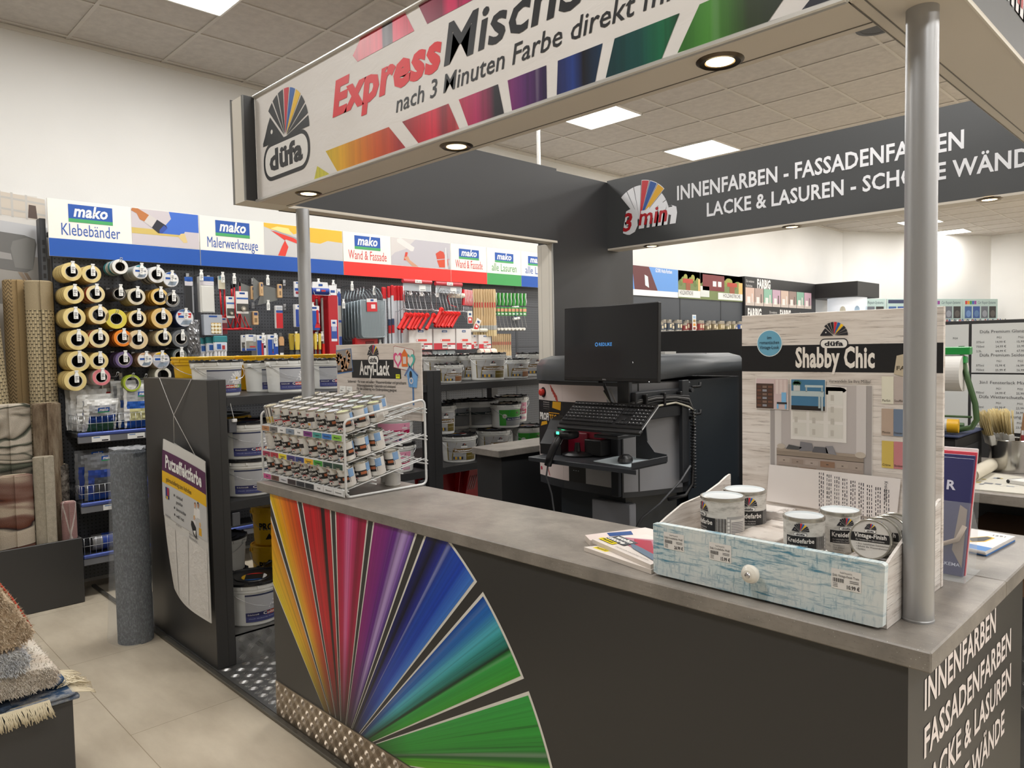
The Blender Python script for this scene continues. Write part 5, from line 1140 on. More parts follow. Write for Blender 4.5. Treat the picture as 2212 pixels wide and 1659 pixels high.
# red brushes, long wooden brushes, green small rollers
def brush(loc, label, kind, cache={}):
    if kind not in cache:
        t = thing('paint_brush', label, 'brush', loc)
        wood = C('c8ad84', 0.5); fer = C('a8a8a4', 0.3); bri = C('d0bc90', 0.8)
        if kind == 'red':
            t['group'] = 'red handled small rollers'
            m = MB(); m.prism([(-0.014, 0), (0.014, 0), (0.016, 0.03), (0.010, 0.06), (0.015, 0.10), (0.012, 0.15), (-0.006, 0.15), (-0.010, 0.10), (-0.008, 0.06)], 0.018, C('cc2430'), side(-0.009)); m.build('handle', t)
            m = MB(); m.tube([(0.006, 0.012, 0.002), (0.01, 0.02, 0.05), (0.01, 0.012, 0.10), (0.006, 0.018, 0.15)], 0.004, WHITE, 5); m.tube([(0, 0, 0), (0, 0.004, -0.10), (0, 0.03, -0.14)], 0.0025, WIRE, 5); m.build('frame', t)
        elif kind == 'green':
            t['group'] = 'green handled small rollers'
            m = MB(); m.prism([(-0.013, 0), (0.013, 0), (0.015, 0.03), (0.010, 0.06), (0.014, 0.09), (0.012, 0.125), (-0.006, 0.125), (-0.010, 0.09), (-0.008, 0.06)], 0.018, C('2f8c34'), side(-0.009)); m.build('handle', t)
            m = MB(); m.tube([(0.006, 0.014, 0.002), (0.01, 0.02, 0.04), (0.01, 0.012, 0.08), (0.006, 0.018, 0.125)], 0.004, WHITE, 5); m.tube([(0, 0, 0), (0, 0.002, -0.12), (0, 0.03, -0.22)], 0.0025, WIRE, 5); m.build('frame', t)
            m = MB(); m.cyl((0.015, -0.02, -0.235), (-0.09, 0.03, -0.235), 0.014, C('e8e6dc', 0.9), seg=12); m.build('sleeve', t)
            m = MB(); m.rbox(0.003, -0.025, -0.10, 0.006, 0.022, -0.015, C('4a9a4c'), 0.001); m.rect(side(0.0062), -0.025, -0.06, 0.022, -0.03, C('d89a78')); m.rect(side(0.0062), -0.018, -0.09, 0.012, -0.075, C('d8e0d8')); m.build('card', t)
        else:
            s = 1.0 if kind == 'long' else 0.62; t['group'] = 'flat wooden brushes' if kind == 'long' else 'small wooden brushes'
            m = MB(); m.prism([(-0.016*s, -0.05*s), (0.016*s, -0.05*s), (0.019*s, 0.0), (0.012*s, 0.06*s), (0.013*s, 0.2*s), (0.018*s, 0.28*s), (0.012*s, 0.31*s), (-0.012*s, 0.31*s), (-0.018*s, 0.28*s), (-0.013*s, 0.2*s), (-0.012*s, 0.06*s), (-0.019*s, 0.0)], 0.014*s, wood, side(-0.007*s))
            m.rect(side(0.0072*s), -0.008*s, 0.13*s, 0.008*s, 0.18*s, C('c03a3a')); m.build('handle', t)
            m = MB(); m.rbox(-0.009*s, -0.022*s, -0.09*s, 0.009*s, 0.022*s, -0.045*s, fer, 0.002); m.build('ferrule', t)
            m = MB(); m.prism([(-0.021*s, -0.09*s), (0.021*s, -0.09*s), (0.019*s, -0.15*s), (-0.019*s, -0.15*s)][::-1], 0.015*s, bri, side(-0.0075*s)); m.build('bristles', t)
        cache[kind] = t; t['label'] = label; return t
    return dup(cache[kind], loc, random.uniform(-.06, .06), label)
yz = (4.631, 2.026)
for i in range(6): brush((-5.36-0.01*i, yz[0]+0.028*i, yz[1]), 'red and white small roller handle, %s from the left beside the long wooden brushes' % ORD[i], 'red')
yz = (4.803, 1.889)
for i in range(9): brush((-5.40+0.012*i, yz[0]+0.021*i+(0.01 if i > 3 else 0), yz[1]-0.01), 'long flat wooden brush, %s from the left in the hanging row' % ORD[i], 'long')
yz = (5.042, 2.034)
for i in range(9): brush((-5.36+0.012*i, yz[0]+0.04*i, yz[1]), 'green handled small paint roller, %s from the left' % ORD[i], 'green')
yz = (5.002, 1.561)
for i in range(10): brush((-5.36, yz[0]+0.027*i, yz[1]-0.0), 'small wooden brush in the lower row, %s from the left' % ORD[i], 'short')
m = MB(); m.cyl((0, 0, 0), (0, 0.17, 0), 0.024, C('e6dfcf', 0.9), seg=16); m.tube([(0, -0.015, 0), (0, -0.03, -0.03), (0, 0.0, -0.09), (0, 0.08, -0.11)], 0.004, TOOLR, 6)
one(m, 'paint_roller', 'cream roller sleeve with red frame lying over the right hanging rail', 'roller', (-5.36, (4.461, 2.115)[0], (4.461, 2.115)[1]))
for i in range(2):
    yz = (4.681, 1.909) if i == 0 else (4.772, 1.84)
    m = MB(); m.rbox(0, -0.03, -0.06, 0.004, 0.03, 0.06, C('dcd8d0'), 0.001); m.rect(side(0.0042), -0.025, -0.055, 0.025, 0.0, C('c83030')); m.rect(side(0.0042), -0.015, 0.02, 0.015, 0.04, C('1a4a80')); m.rect(side(0.005), -0.015, -0.03, 0.012, -0.01, C('e8e0dc'))
    one(m, 'brush_card', ['red and white brush card hanging upright under the red handles', 'tilted red and white brush card under the red handles'][i], 'card', (-5.33, yz[0], yz[1]), 0, None, (0.0 if i == 0 else -0.5, 0, 0))
yz = (4.706, 1.792)
for i in range(2):
    m = MB(); m.cyl((0, 0, 0), (0.0, 0.1, 0), 0.018, C('ded8c8', 0.9), seg=14); one(m, 'roller_sleeve', ['white roller sleeve left under the long wooden brushes', 'white roller sleeve right under the long wooden brushes'][i], 'roller sleeve', (-5.34, yz[0]+0.11*i-0.01, yz[1]-0.006))
for i in range(2):
    yz = (5.507, 2.07)
    t = thing('roller_pack', 'navy small roller with white sleeve, %s in the column cut by the white post' % ORD[i], 'roller', (-5.66, yz[0]+0.10+0.015*i, yz[1]-0.12*i), 0, 'navy small rollers')
    m = MB(); m.prism([(-0.012, 0), (0.012, 0), (0.016, 0.05), (-0.012, 0.05)], 0.015, C('24407c'), side()); m.build('handle', t)
    m = MB(); m.cyl((0, -0.03, -0.03), (0, 0.06, -0.02), 0.015, C('e6e4de', 0.9), seg=12); m.build('sleeve', t)
# ================================================================ rugs at the left
def pile_mat(name, fn, rough=0.95):
    @proc(name, rough, 0, 0.15)
    def M_(T, b):
        v = T.coords(); c = fn(T, v)
        n = T.noise(v, 220, 3, 0.7); c = T.mix(0.55, c, T.mix(1.0, c, T.ramp(n, [(0.3, 0.74), (0.7, 1.0)]), 'MULTIPLY'))
        return c, T.bump(n, 0.8, 0.012)
    return M_
BEI = pile_mat('rug_beige_loop', lambda T, v: T.ramp(T.noise(v, 40, 2), [(0.3, 'b5ab98'), (0.7, 'c8beaa')]))
SWIRL = pile_mat('rug_cream_swirl', lambda T, v: T.ramp(T.noise(T.coords('Object', (1.2, 1.2, 3.4), (0.7, 0.2, 0)), 1.9, 2, 0.5, 0.7), [(0.30, 'd2c7b6'), (0.38, 'd6cbbb'), (0.42, '6c6f60'), (0.46, '34362e'), (0.50, 'a89d8c'), (0.56, 'd8cebe'), (0.60, 'd2c6b4'), (0.64, '55584c'), (0.68, 'bfb3a2')]))
RUST = pile_mat('rug_cream_rust', lambda T, v: T.ramp(T.noise(T.coords('Object', (1, 1.6, 7), (0.35, 0, 0), (0, 0, 0.55)), 0.8, 2, 0.5, 0.6), [(0.38, 'cfc0ac'), (0.45, 'd8cab6'), (0.47, '2e2a2e'), (0.485, '6e4232'), (0.56, '94766a'), (0.60, 'cbb8a2'), (0.7, 'd0c2ae')]))
BROWN = pile_mat('rug_brown_faded', lambda T, v: T.ramp(T.noise(T.coords('Object', (9, 9, 1.6)), 2.2, 5, 0.7), [(0.32, '5a4838'), (0.5, '8a7863'), (0.66, 'ab9c86')]))
SPECK = pile_mat('rug_grey_speckle', lambda T, v: T.ramp(T.noise(v, 28, 4, 0.7), [(0.36, '2c2825'), (0.5, '6f6860'), (0.64, 'a29a90')]))
FELT = pile_mat('felt_grey', lambda T, v: T.ramp(T.noise(T.coords('Object', (1, 1, 0.5)), 120, 3, 0.7), [(0.3, '555a62'), (0.5, '6c727a'), (0.72, '9aa0a6')]))
@proc('rug_pink_lattice', 0.95, 0, 0.15)
def PINK(T, b):
    uv = T.coords('UV', (3.0, 2.5, 1)); u, v, _ = T.sep(uv)
    w = T.math('MULTIPLY', T.math('SUBTRACT', T.noise(uv, 4, 3), 0.5), 0.12)
    tri = T.math('ABSOLUTE', T.math('SUBTRACT', T.math('FRACT', u), 0.5))
    d1 = T.math('ABSOLUTE', T.math('SUBTRACT', T.math('FRACT', T.math('ADD', T.math('ADD', v, tri), w)), 0.5))
    d2 = T.math('ABSOLUTE', T.math('SUBTRACT', T.math('FRACT', T.math('ADD', T.math('SUBTRACT', v, tri), w)), 0.5))
    c = T.mix(T.math('LESS_THAN', T.math('MINIMUM', d1, d2), 0.05), 'b08a86', 'd8cdc6')
    n = T.noise(T.coords(), 200, 3, 0.7); return T.mix(0.5, c, T.mix(1.0, c, T.ramp(n, [(0.3, 0.5), (0.7, 1.0)]), 'MULTIPLY')), T.bump(n, 0.8, 0.012)
@proc('rug_woven_check', 0.9, 0, 0.2)
def CHECK(T, b):
    uv = T.coords('UV', (16, 46, 1)); u, v, _ = T.sep(uv)
    fu = T.math('FRACT', u); fv = T.math('FRACT', v); row = T.math('FLOOR', v)
    sh = T.math('FRACT', T.math('ADD', u, T.math('MULTIPLY', row, 0.5)))
    a = T.math('GREATER_THAN', sh, 0.5); h = T.math('LESS_THAN', fv, 0.36); g = T.math('LESS_THAN', T.math('FRACT', T.math('MULTIPLY', u, 2.0)), 0.2)
    c = T.mix(a, 'c6b695', 'b8a886'); c = T.mix(T.math('MULTIPLY', h, T.math('SUBTRACT', 1.0, a)), c, '5a5242'); c = T.mix(T.math('MULTIPLY', g, 0.75), c, '6b624e')
    z = T.sep(T.coords('Object'))[2]; c = T.mix(T.math('GREATER_THAN', z, 1.86), c, 'a8997c')
    n = T.noise(T.coords(), 250, 2); return T.mix(0.4, c, T.mix(1.0, c, T.ramp(n, [(0.3, 0.6), (0.7, 1.0)]), 'MULTIPLY')), T.bump(T.math('ADD', fv, n), 0.5, 0.004)
@proc('rug_woven_zigzag', 0.9, 0, 0.2)
def ZIG(T, b):
    uv = T.coords('UV', (12, 40, 1)); u, v, _ = T.sep(uv)
    tri = T.math('ABSOLUTE', T.math('SUBTRACT', T.math('FRACT', u), 0.5))
    d = T.math('FRACT', T.math('ADD', v, T.math('MULTIPLY', tri, 2.0)))
    edge = T.math('GREATER_THAN', T.math('ABSOLUTE', T.math('SUBTRACT', T.math('FRACT', T.math('MULTIPLY', u, 0.1667)), 0.5)), 0.36)
    c = T.mix(T.math('LESS_THAN', d, 0.42), 'a08a66', '6a5a42'); c = T.mix(edge, c, '9c8560')
    n = T.noise(T.coords(), 250, 2); return T.mix(0.4, c, T.mix(1.0, c, T.ramp(n, [(0.3, 0.6), (0.7, 1.0)]), 'MULTIPLY')), T.bump(n, 0.5, 0.004)
def spiral_roll(R, th, H, turns, mt, back, flat_y=1.0, round_=0.012):
    m = MB(); n = int(turns*28); pts = []
    for i in range(n+1):
        a = 2*PI*turns*i/n; r = R - th - (R*0.92-th)*(i/n)*min(1, turns*th*1.25/R)
        pts.append((math.cos(a), math.sin(a)*flat_y, r))
    t2 = th*0.92; rr = min(round_, th*0.45)
    prof = [(0.0, 0), (0, H-rr), (rr*0.35, H-rr*0.3), (rr, H)]
    def strip(off, z, off2, z2, mtl, sm=True):
        vs = []; uv = []
        for i, (c, s, r) in enumerate(pts):
            vs += [(c*(r+off), s*(r+off), z), (c*(r+off2), s*(r+off2), z2)]; u = i/28.0; uv += [(u, z), (u, z2)]
        m.add(vs, [(2*i, 2*i+2, 2*i+3, 2*i+1) for i in range(len(pts)-1)], mtl, sm, None, uv)
    strip(t2, 0, t2, H-rr, mt); strip(t2, H-rr, t2-rr*0.6, H-rr*0.25, mt); strip(t2-rr*0.6, H-rr*0.25, t2*0.5, H, mt)
    strip(t2*0.5, H, 0.001, H-rr*0.5, back); strip(0.001, H-rr*0.5, 0, 0, back)
    c, s, r = pts[0]; m.add([(c*r, s*r, 0), (c*(r+t2), s*(r+t2), 0), (c*(r+t2), s*(r+t2), H-rr), (c*(r+t2*0.5), s*(r+t2*0.5), H), (c*r, s*r, H-rr)], [(0, 1, 2, 3, 4)], mt)
    m.lathe([(R-th-0.002, 0.02), (0, 0.02)], back, 20)
    return m
BACK = C('b5a88e', 0.9)
# dark rug bin against the wall
t = thing('rug_bin', 'dark open bin on the floor holding standing rolled rugs', 'bin', (0, 0, 0))
m = MB(); m.rbox(-5.378, -0.6, 0.002, -5.36, 1.315, 0.425, CHAR, 0.002); m.build('front_board', t)
m = MB(); m.rbox(-5.70, 1.297, 0.002, -5.378, 1.315, 0.425, CHAR, 0.002); m.build('end_board', t)
m = MB(); m.rbox(-5.72, -0.6, 0.002, -5.702, 1.315, 0.5, CHAR, 0.002); m.box(-5.702, -0.6, 0.03, -5.378, 1.297, 0.05, CHAR); m.build('rear_board', t)
def rug(name, label, px, ztop_px, x, R, th, turns, mt, back=None, flat_y=1.0, zb=0.052, lean=(0, 0), rz=0.0, yov=None):
    y = px; H = ztop_px - zb
    m = spiral_roll(R, th, H, turns, mt, back or BACK, flat_y)
    return one(m, name, label, 'rug', (x, y, zb), 0, None, (lean[0], lean[1], rz))
a = (1.19, 2.102); rug('rolled_rug', 'tall rolled outdoor rug with woven check, nearest to the tape wall', a[0], a[1], -5.622, 0.066, 0.02, 2.0, CHECK, flat_y=1.4, rz=0)
a = (1.078, 2.112); rug('rolled_rug', 'tall outdoor rug with brown zigzag pattern, standing behind the two check ones', a[0]+0.01, a[1], -5.745, 0.06, 0.02, 1.8, ZIG, rz=0, flat_y=1.5)
a = (0.984, 2.107); rug('rolled_rug', 'tall check outdoor rug leaning at the left edge', 0.955+0.04, a[1], -5.63, 0.06, 0.02, 2.0, CHECK, lean=(0.055, 0), rz=0, flat_y=1.4)
a = (1.004, 1.314); rug('rolled_rug', 'cream shag rug with dark swirls standing in the bin', a[0]-0.035, a[1], -5.515, 0.045, 0.025, 1.4, SWIRL, flat_y=3.1, rz=0)
a = (1.172, 1.309); rug('rolled_rug', 'brown faded rug roll standing in the bin behind the beige one', a[0]+0.0, a[1], -5.502, 0.05, 0.022, 1.7, BROWN, flat_y=1.95, rz=0)
a = (1.125, 0.975); rug('rolled_rug', 'beige loop rug rolled loosely with a bound edge in the bin', a[0]-0.0, a[1], -5.413, 0.034, 0.010, 1.5, BEI, C('a89c88', 0.9), flat_y=2.0, rz=0)
a = (1.235, 0.9); rug('rolled_rug', 'small black and grey speckled rug roll in the bin', a[0], a[1], -5.515, 0.048, 0.025, 1.6, SPECK, flat_y=1.3, rz=0)
a = (1.268, 0.664); rug('rolled_rug', 'short pink rug roll with white lattice lines at the bin corner', a[0]-0.012, a[1], -5.424, 0.042, 0.018, 1.8, PINK, C('c8a8a0', 0.9), flat_y=1.25)
a = (0.975, 0.878); rug('rolled_rug', 'cream rug roll with rust bands at the front of the bin', a[0]-0.01, a[1], -5.421, 0.04, 0.025, 1.2, RUST, flat_y=2.9, rz=0)
# grey felt roll in plastic
t = thing('felt_roll', 'grey felt roll in a clear plastic sleeve beside the dark end panel', 'roll', (-4.425, 1.328, 0.001))
spiral_roll(0.098, 0.012, 1.07, 5, FELT, FELT).build('felt', t)
FILM = mat('clear_film', (225, 230, 235), 0.12, alpha=0.14, spec=0.8)
m = MB(); n = 24; rnd = random.Random(4); vs = []
for j in range(13):
    z = 1.085*j/12; fl = max(0, 1-z/0.75)
    for i in range(n):
        a = 2*PI*i/n; w = max(0, math.cos(a-math.radians(205)))**3
        r = 0.1025 + 0.07*fl*w + rnd.uniform(0, 0.002); r = r if j < 12 else 0.09
        vs.append((math.cos(a)*r, math.sin(a)*r, z + (rnd.uniform(0, 0.012) if j == 12 else 0)))
m.add(vs, [(j*n+i, j*n+(i+1) % n, (j+1)*n+(i+1) % n, (j+1)*n+i) for j in range(12) for i in range(n)], FILM, True)
m.build('plastic_sleeve', t)
m = MB(); vs = [(0, 0, 1.086)]
for j, r in ((0, 0.03), (1, 0.065), (2, 0.093)): vs += [(math.cos(2*PI*i/n)*r, math.sin(2*PI*i/n)*r, 1.082+rnd.uniform(-.004, .014)) for i in range(n)]
m.add(vs, [(0, 1+i, 1+(i+1) % n) for i in range(n)] + [(1+j*n+i, 1+(j+1)*n+i, 1+(j+1)*n+(i+1) % n, 1+j*n+(i+1) % n) for j in range(2) for i in range(n)], mat('film_crumple', (205, 208, 212), 0.2, alpha=0.55)); m.build('plastic_top', t)

# wall picture with the armchair
m = MB(); F = side(XW+0.012, 0, 0); y1 = (1.252, 2.669)[0]; m.box(XW, -0.4, 1.1, XW+0.012, y1, (1.147, 2.686)[1], C('d0cdc8', 0.5))
yl, zt = y1-0.30, (1.147, 2.686)[1]
def pp(x, y): a = (1.046, 2.732); return None
K = 0.00338
def PX(px, py): return ((1.033, 2.431)[0] + px*K, (1.033, 2.431)[1] - (py-500)*K - px*0.0003)
def pg(pts, c, off): m.poly(F, [PX(*p) for p in pts][::-1], C(c, 0.6), off)
pg([(-40, 478), (80, 478), (80, 540), (-40, 540)], 'b9babd', 0.001); pg([(-40, 422), (78, 422), (78, 466), (-40, 466)], 'c9bfb2', 0.001); pg([(-40, 540), (82, 540), (82, 640), (-40, 640)], '98948e', 0.001)
for y in (430, 452): pg([(-40, y), (78, y), (78, y+4), (-40, y+4)], 'b8b5b0', 0.0016)
for x in (0, 20, 44): pg([(x, 420), (x+4, 420), (x+4, 468), (x, 468)], 'bdbab5', 0.0018)
pg([(50, 438), (62, 438), (64, 464), (48, 464)], '584840', 0.002)
pg([(-20, 500), (40, 500), (58, 505), (60, 515), (52, 565), (40, 573), (-20, 572)], '6e6d6b', 0.0024); pg([(-20, 538), (16, 540), (18, 552), (-20, 552)], '9a9896', 0.003); pg([(16, 530), (20, 515), (44, 504), (58, 506), (52, 566), (22, 566)], '7f7e7b', 0.003)
pg([(26, 574), (34, 574), (50, 606), (44, 606)], '8d7c6a', 0.0028); pg([(36, 574), (42, 574), (56, 600), (50, 604)], '7d6c5a', 0.0026)
one(m, 'wall_picture', 'large wall picture of a grey armchair over the standing rugs', 'picture')

# tool wall shelves with bags
RAIL = mat('rail_blue', (86, 104, 178), 0.3, 0.3)
def wall_ledge(z, label, tags):
    t = thing('wall_ledge', label, 'shelf', (0, 0, 0), 0, 'lower shelves of the tool wall')
    m = MB(); m.rbox(XP+0.002, 1.325, z-0.03, -5.43, 3.2, z, DARK, 0.002); m.build('shelf_board', t)
    m = MB(); m.prism([(0, 0), (0.016, 0.0), (0.028, -0.012), (0.03, -0.026), (0.018, -0.026), (0, -0.03)][::-1], 1.86, RAIL, FR((-5.43, 1.335, z+0.006), (1, 0, 0), (0, 0, 1)) @ Matrix.Rotation(0, 4, 'X')) if False else None
    m.rbox(-5.43, 1.33, z-0.022, -5.408, 3.2, z+0.004, RAIL, 0.008, 2); m.rbox(-5.43, 1.33, z-0.066, -5.412, 3.2, z-0.022, C('77787c', 0.35), 0.003); m.build('price_rail', t)
    for y in tags:
        m = MB(); m.rect(side(-5.4115), y, z-0.062, y+0.11, z-0.026, TAG); m.rect(side(-5.4108), y+0.01, z-0.036, y+0.05, z-0.030, C('6a8ab8')); m.rect(side(-5.4108), y+0.06, z-0.058, y+0.10, z-0.05, C('303034')); m.build('price_tag', t)
    m = MB(); zt = z+0.115
    for k in range(24): m.tube([(-5.422, 1.34+k*0.035, z), (-5.422, 1.34+k*0.035, zt)], 0.0014, WIRE, 4)
    for zz in (z+0.06, zt): m.tube([(-5.69, 1.335, zz), (-5.422, 1.335, zz), (-5.422, 2.16, zz)], 0.0018, WIRE, 4)
    for k in range(7): m.tube([(-5.69+k*0.04, 1.335, z), (-5.69+k*0.04, 1.335, zt)], 0.0014, WIRE, 4)
    m.tube([(-5.69, 1.60, zt), (-5.422, 1.60, zt)], 0.0018, WIRE, 4); m.build('wire_basket', t)
    return t
z1 = (1.321, 1.097)[1]; z2 = (1.321, 0.634)[1]; z3 = (1.367, 0.287)[1]
wall_ledge(z1, 'blue railed shelf with white bags under the tapes', (1.41, 1.63)); wall_ledge(z2, 'blue railed shelf with felt packs at rug bin height', (1.46,)); wall_ledge(z3, 'lowest blue railed shelf behind the rug bin', (1.6,))
def pouch(w, h, d, regions, seed, film='ebebe8', amp=0.004):
    rnd = random.Random(seed); nx, ny = 14, 18; m = MB()
    def mt(u, v):
        for u0, v0, u1, v1, c in regions:
            if u0 <= u <= u1 and v0 <= v <= v1: return C(c, 0.3)
        return C(film, 0.3)
    P_ = [[V(((0.25-(i/nx-.5)**2)*(0.25-(j/ny-.5)**2)*16*d+rnd.uniform(-amp, amp), (i/nx-.5)*w+rnd.uniform(-.003, .003), h*j/ny)) for j in range(ny+1)] for i in range(nx+1)]
    for i in range(nx):
        for j in range(ny):
            m.add([P_[i][j], P_[i+1][j], P_[i+1][j+1], P_[i][j+1]], [(0, 1, 2, 3)], mt((i+.5)/nx, (j+.5)/ny), True)
    B_ = [[V((-abs(P_[i][j].x)*0.4-0.004, P_[i][j].y, P_[i][j].z)) for j in range(ny+1)] for i in range(nx+1)]
    for i in range(nx):
        for j in range(ny): m.add([B_[i][j], B_[i][j+1], B_[i+1][j+1], B_[i+1][j]], [(0, 1, 2, 3)], C(film, 0.3), True)
    for k in range(nx): m.add([P_[k][ny], P_[k+1][ny], B_[k+1][ny], B_[k][ny]], [(0, 1, 2, 3)], C(film, 0.3))
    return m
def pouch_thing(name, label, loc, w, h, d, regions, seed, logo, tilt, rz=0.0, film='ebebe8', cat='bag', group=None):
    t = thing(name, label, cat, loc, 0, group, (0, tilt, rz))
    pouch(w, h, d, regions, seed, film).build('pouch', t)
    m = MB(); mako(m, FR((d*0.9+0.006, -0.035, h*logo), (0, 1, 0), (0, 0, 1)), 0, 0, 0.075, 0.034); m.build('brand_label', t)
    return t
G1 = [(0.12, 0.0, 0.92, 0.30, '3f6a50'), (0.12, 0.30, 0.92, 0.48, '1f3f88'), (0.14, 0.48, 0.92, 0.86, 'a8a9ac')]
for k in range(4):
    pouch_thing('dust_sheet_bag', ['foremost white dust sheet bag leaning out in the wire basket', 'second white dust sheet bag behind the foremost one', 'third white dust sheet bag in the wire basket', 'rearmost white dust sheet bag at the tape wall'][k], (-5.475-0.055*k, 1.475-0.014*k, z1+0.008), 0.22, 0.215+0.03*k, 0.028, G1, 10+k, 0.62, 0.24-0.10*k, 0.18-0.1*k, group='white dust sheet bags')
G2 = [(0.1, 0.0, 0.95, 0.16, '2052a8'), (0.14, 0.16, 0.95, 0.42, 'd8d49c'), (0.3, 0.2, 0.8, 0.32, 'e8cc18'), (0.1, 0.42, 0.95, 0.62, '2458ac'), (0.1, 0.62, 0.95, 0.9, 'b4b6b8')]
for k in range(3):
    pouch_thing('cover_film_bag', ['blue and yellow cover film bag, foremost of the right bags on the bag shelf', 'second cover film bag behind the blue and yellow one', 'rearmost pale cover film bag of the right bags'][k], (-5.475-0.06*k, 1.745-0.02*k, z1+0.008), 0.23, 0.30+0.012*k, 0.03, G2, 20+k, 0.72, 0.05-0.04*k, 0.05, group='cover film bags')
G3 = [(0.05, 0.0, 0.95, 0.10, '2a56b0'), (0.22, 0.16, 0.9, 0.52, '4c5058'), (0.42, 0.24, 0.72, 0.38, 'b02a30'), (0.1, 0.10, 0.95, 0.66, '2a4494'), (0.1, 0.66, 0.95, 1, '6e7074')]
for k in range(2): pouch_thing('felt_pack', ['blue printed painter felt pack on the second shelf, front one', 'painter felt pack behind the front one, only its grey top showing'][k], (-5.47-0.09*k, 1.49-0.03*k, z2+0.008), 0.25, 0.31+0.02*k, 0.04, G3, 30+k, 0.86, 0.08-0.06*k, 0.08, film='74767a', group='painter felt packs')
for k in range(2):
    m = MB(); m.lathe([(0, 0), (0.05, 0), (0.055, 0.01), (0.055, 0.06), (0.056, 0.06, C('2a4494', 0.3)), (0.056, 0.16), (0.055, 0.16, mat('silver_wrap', (150, 150, 152), 0.25, 0.5)), (0.055, 0.24), (0.05, 0.25), (0, 0.25)], mat('silver_wrap', (150, 150, 152), 0.25, 0.5), 20, Matrix.Rotation(-PI/2, 4, 'X'))
    one(m, 'felt_wrap_roll', ['silver wrapped felt roll lying on the lowest shelf, lower', 'silver wrapped felt roll lying on the second shelf before the packs'][k], 'roll', ((-5.50, 1.40, z3+0.06), (-5.485, 1.62, z2+0.062))[k])

# low black display box with folded rugs at the lower left
BX, BY_ = -2.84, 0.66
m = MB(); m.rbox(-3.45, -0.75, 0.002, BX-0.012, BY_-0.012, 0.42, CHAR, 0.003); one(m, 'display_box', 'charcoal display box under the folded rugs in the lower left corner', 'box')
def tufts(m, pts, L, w, mt, rnd):
    """short strands of pile standing on given (point, direction) pairs"""
    for p, d in pts:
        d = (d + V((rnd.uniform(-.7, .7), rnd.uniform(-.7, .7), rnd.uniform(-.7, .4)))).normalized(); a = d.orthogonal().normalized(); b = d.cross(a)
        k = L*rnd.uniform(.6, 1.2); q = p + d*k
        m.add([p+a*w, p-a*w*.5+b*w*.8, p-a*w*.5-b*w*.8, q], [(0, 1, 3), (1, 2, 3), (2, 0, 3)], mt)
def folded(name, label, prof, x0, x1, mt, tmt, n, L, seed, w=0.0022):
    """a rug folded into a slab: outline in Y-Z, run along X, covered with pile at the seen sides"""
    rnd = random.Random(seed); t = thing(name, label, 'rug', (0, 0, 0))
    m = MB(); k = len(prof); r = 0.02
    secs = [(x0, 0.0), (x1-r, 0.0), (x1-r*0.3, 0.006), (x1, 0.018)]
    cy = sum(p[0] for p in prof)/k; cz = sum(p[1] for p in prof)/k
    vs = []
    for x, ins in secs:
        for y, z in prof:
            l = math.hypot(y-cy, z-cz); vs.append((x, y-(y-cy)/l*ins, z-(z-cz)/l*ins))
    m.add(vs, [(j*k+i, j*k+(i+1) % k, (j+1)*k+(i+1) % k, (j+1)*k+i) for j in range(3) for i in range(k)], mt, True); m.add(vs[3*k:], [tuple(range(k))], mt); m.build('body', t)
    pts = []
    per = [(prof[i], prof[(i+1) % k]) for i in range(k)]; lens = [math.hypot(b[0]-a[0], b[1]-a[1]) for a, b in per]
    zs = [p[1] for p in prof]; ys = [p[0] for p in prof]
    def inside(y, z):
        c = False
        for (ay, az), (by, bz) in per:
            if (az > z) != (bz > z) and y < (by-ay)*(z-az)/(bz-az)+ay: c = not c
        return c
    while len(pts) < n*0.5:
        y, z = rnd.uniform(max(min(ys), 0.0), max(ys)), rnd.uniform(min(zs), max(zs))
        if inside(y, z): pts.append((V((x1, y, z)), V((1, 0.0, -0.25))))
    tot = sum(lens)
    for _ in range(int(n*0.5)):
        i = rnd.choices(range(k), lens)[0]; (ay, az), (by, bz) = per[i]; f = rnd.random(); y, z = ay+(by-ay)*f, az+(bz-az)*f
        if y < 0.0: continue
        pts.append((V((rnd.uniform(x0, x1), y, z)), V((0, (bz-az), -(by-ay))).normalized()))
    m = MB(); tufts(m, pts, L, w, tmt, rnd); o = m.build('pile', t); o['kind'] = 'stuff'
    return t
def slabprof(y0, y1, z0, z1, slope=0.0):
    h = (z1-z0)/2; c = [(y0, z0), (y1-h*0.6, z0)]
    for i in range(1, 6): a = -PI/2+PI*i/6; c.append((y1-h*0.6+math.cos(a)*h*0.9, (z0+z1)/2+math.sin(a)*h))
    return c + [(y1-h*0.6-slope, z1), (y0, z1+slope)]
SBR = pile_mat('shag_brown', lambda T, v: T.ramp(T.noise(v, 60, 3), [(0.3, 'c0a688'), (0.7, 'e8d4b8')])); SGR = pile_mat('shag_grey', lambda T, v: T.ramp(T.noise(v, 30, 3), [(0.35, 'cccdd0'), (0.65, 'ececea')])); SCR = pile_mat('shag_cream', lambda T, v: T.ramp(T.noise(v, 10, 3), [(0.35, 'e2d4c2'), (0.65, 'f2eadc')]))
SBL = pile_mat('rug_blue_pattern', lambda T, v: T.ramp(T.noise(T.coords('Object', (8, 5, 8)), 2.4, 4, 0.6), [(0.38, '3e5a7c'), (0.5, 'a9adb2'), (0.6, '8a93a0'), (0.7, '2f4866')])); SDK = pile_mat('rug_navy', lambda T, v: T.ramp(T.noise(v, 30, 3), [(0.35, '2c3648'), (0.65, '4a586c')]))
SRD = C('b0402c', 0.9)
t = thing('fringed_rug', 'cream fringed blue rug lowest in the pile, its tassels over the box edge', 'rug', (0, 0, 0))
m = MB(); m.rbox(-3.44, -0.7, 0.421, BX+0.0, BY_+0.008, 0.437, SBL, 0.006, 2); m.build('body', t)
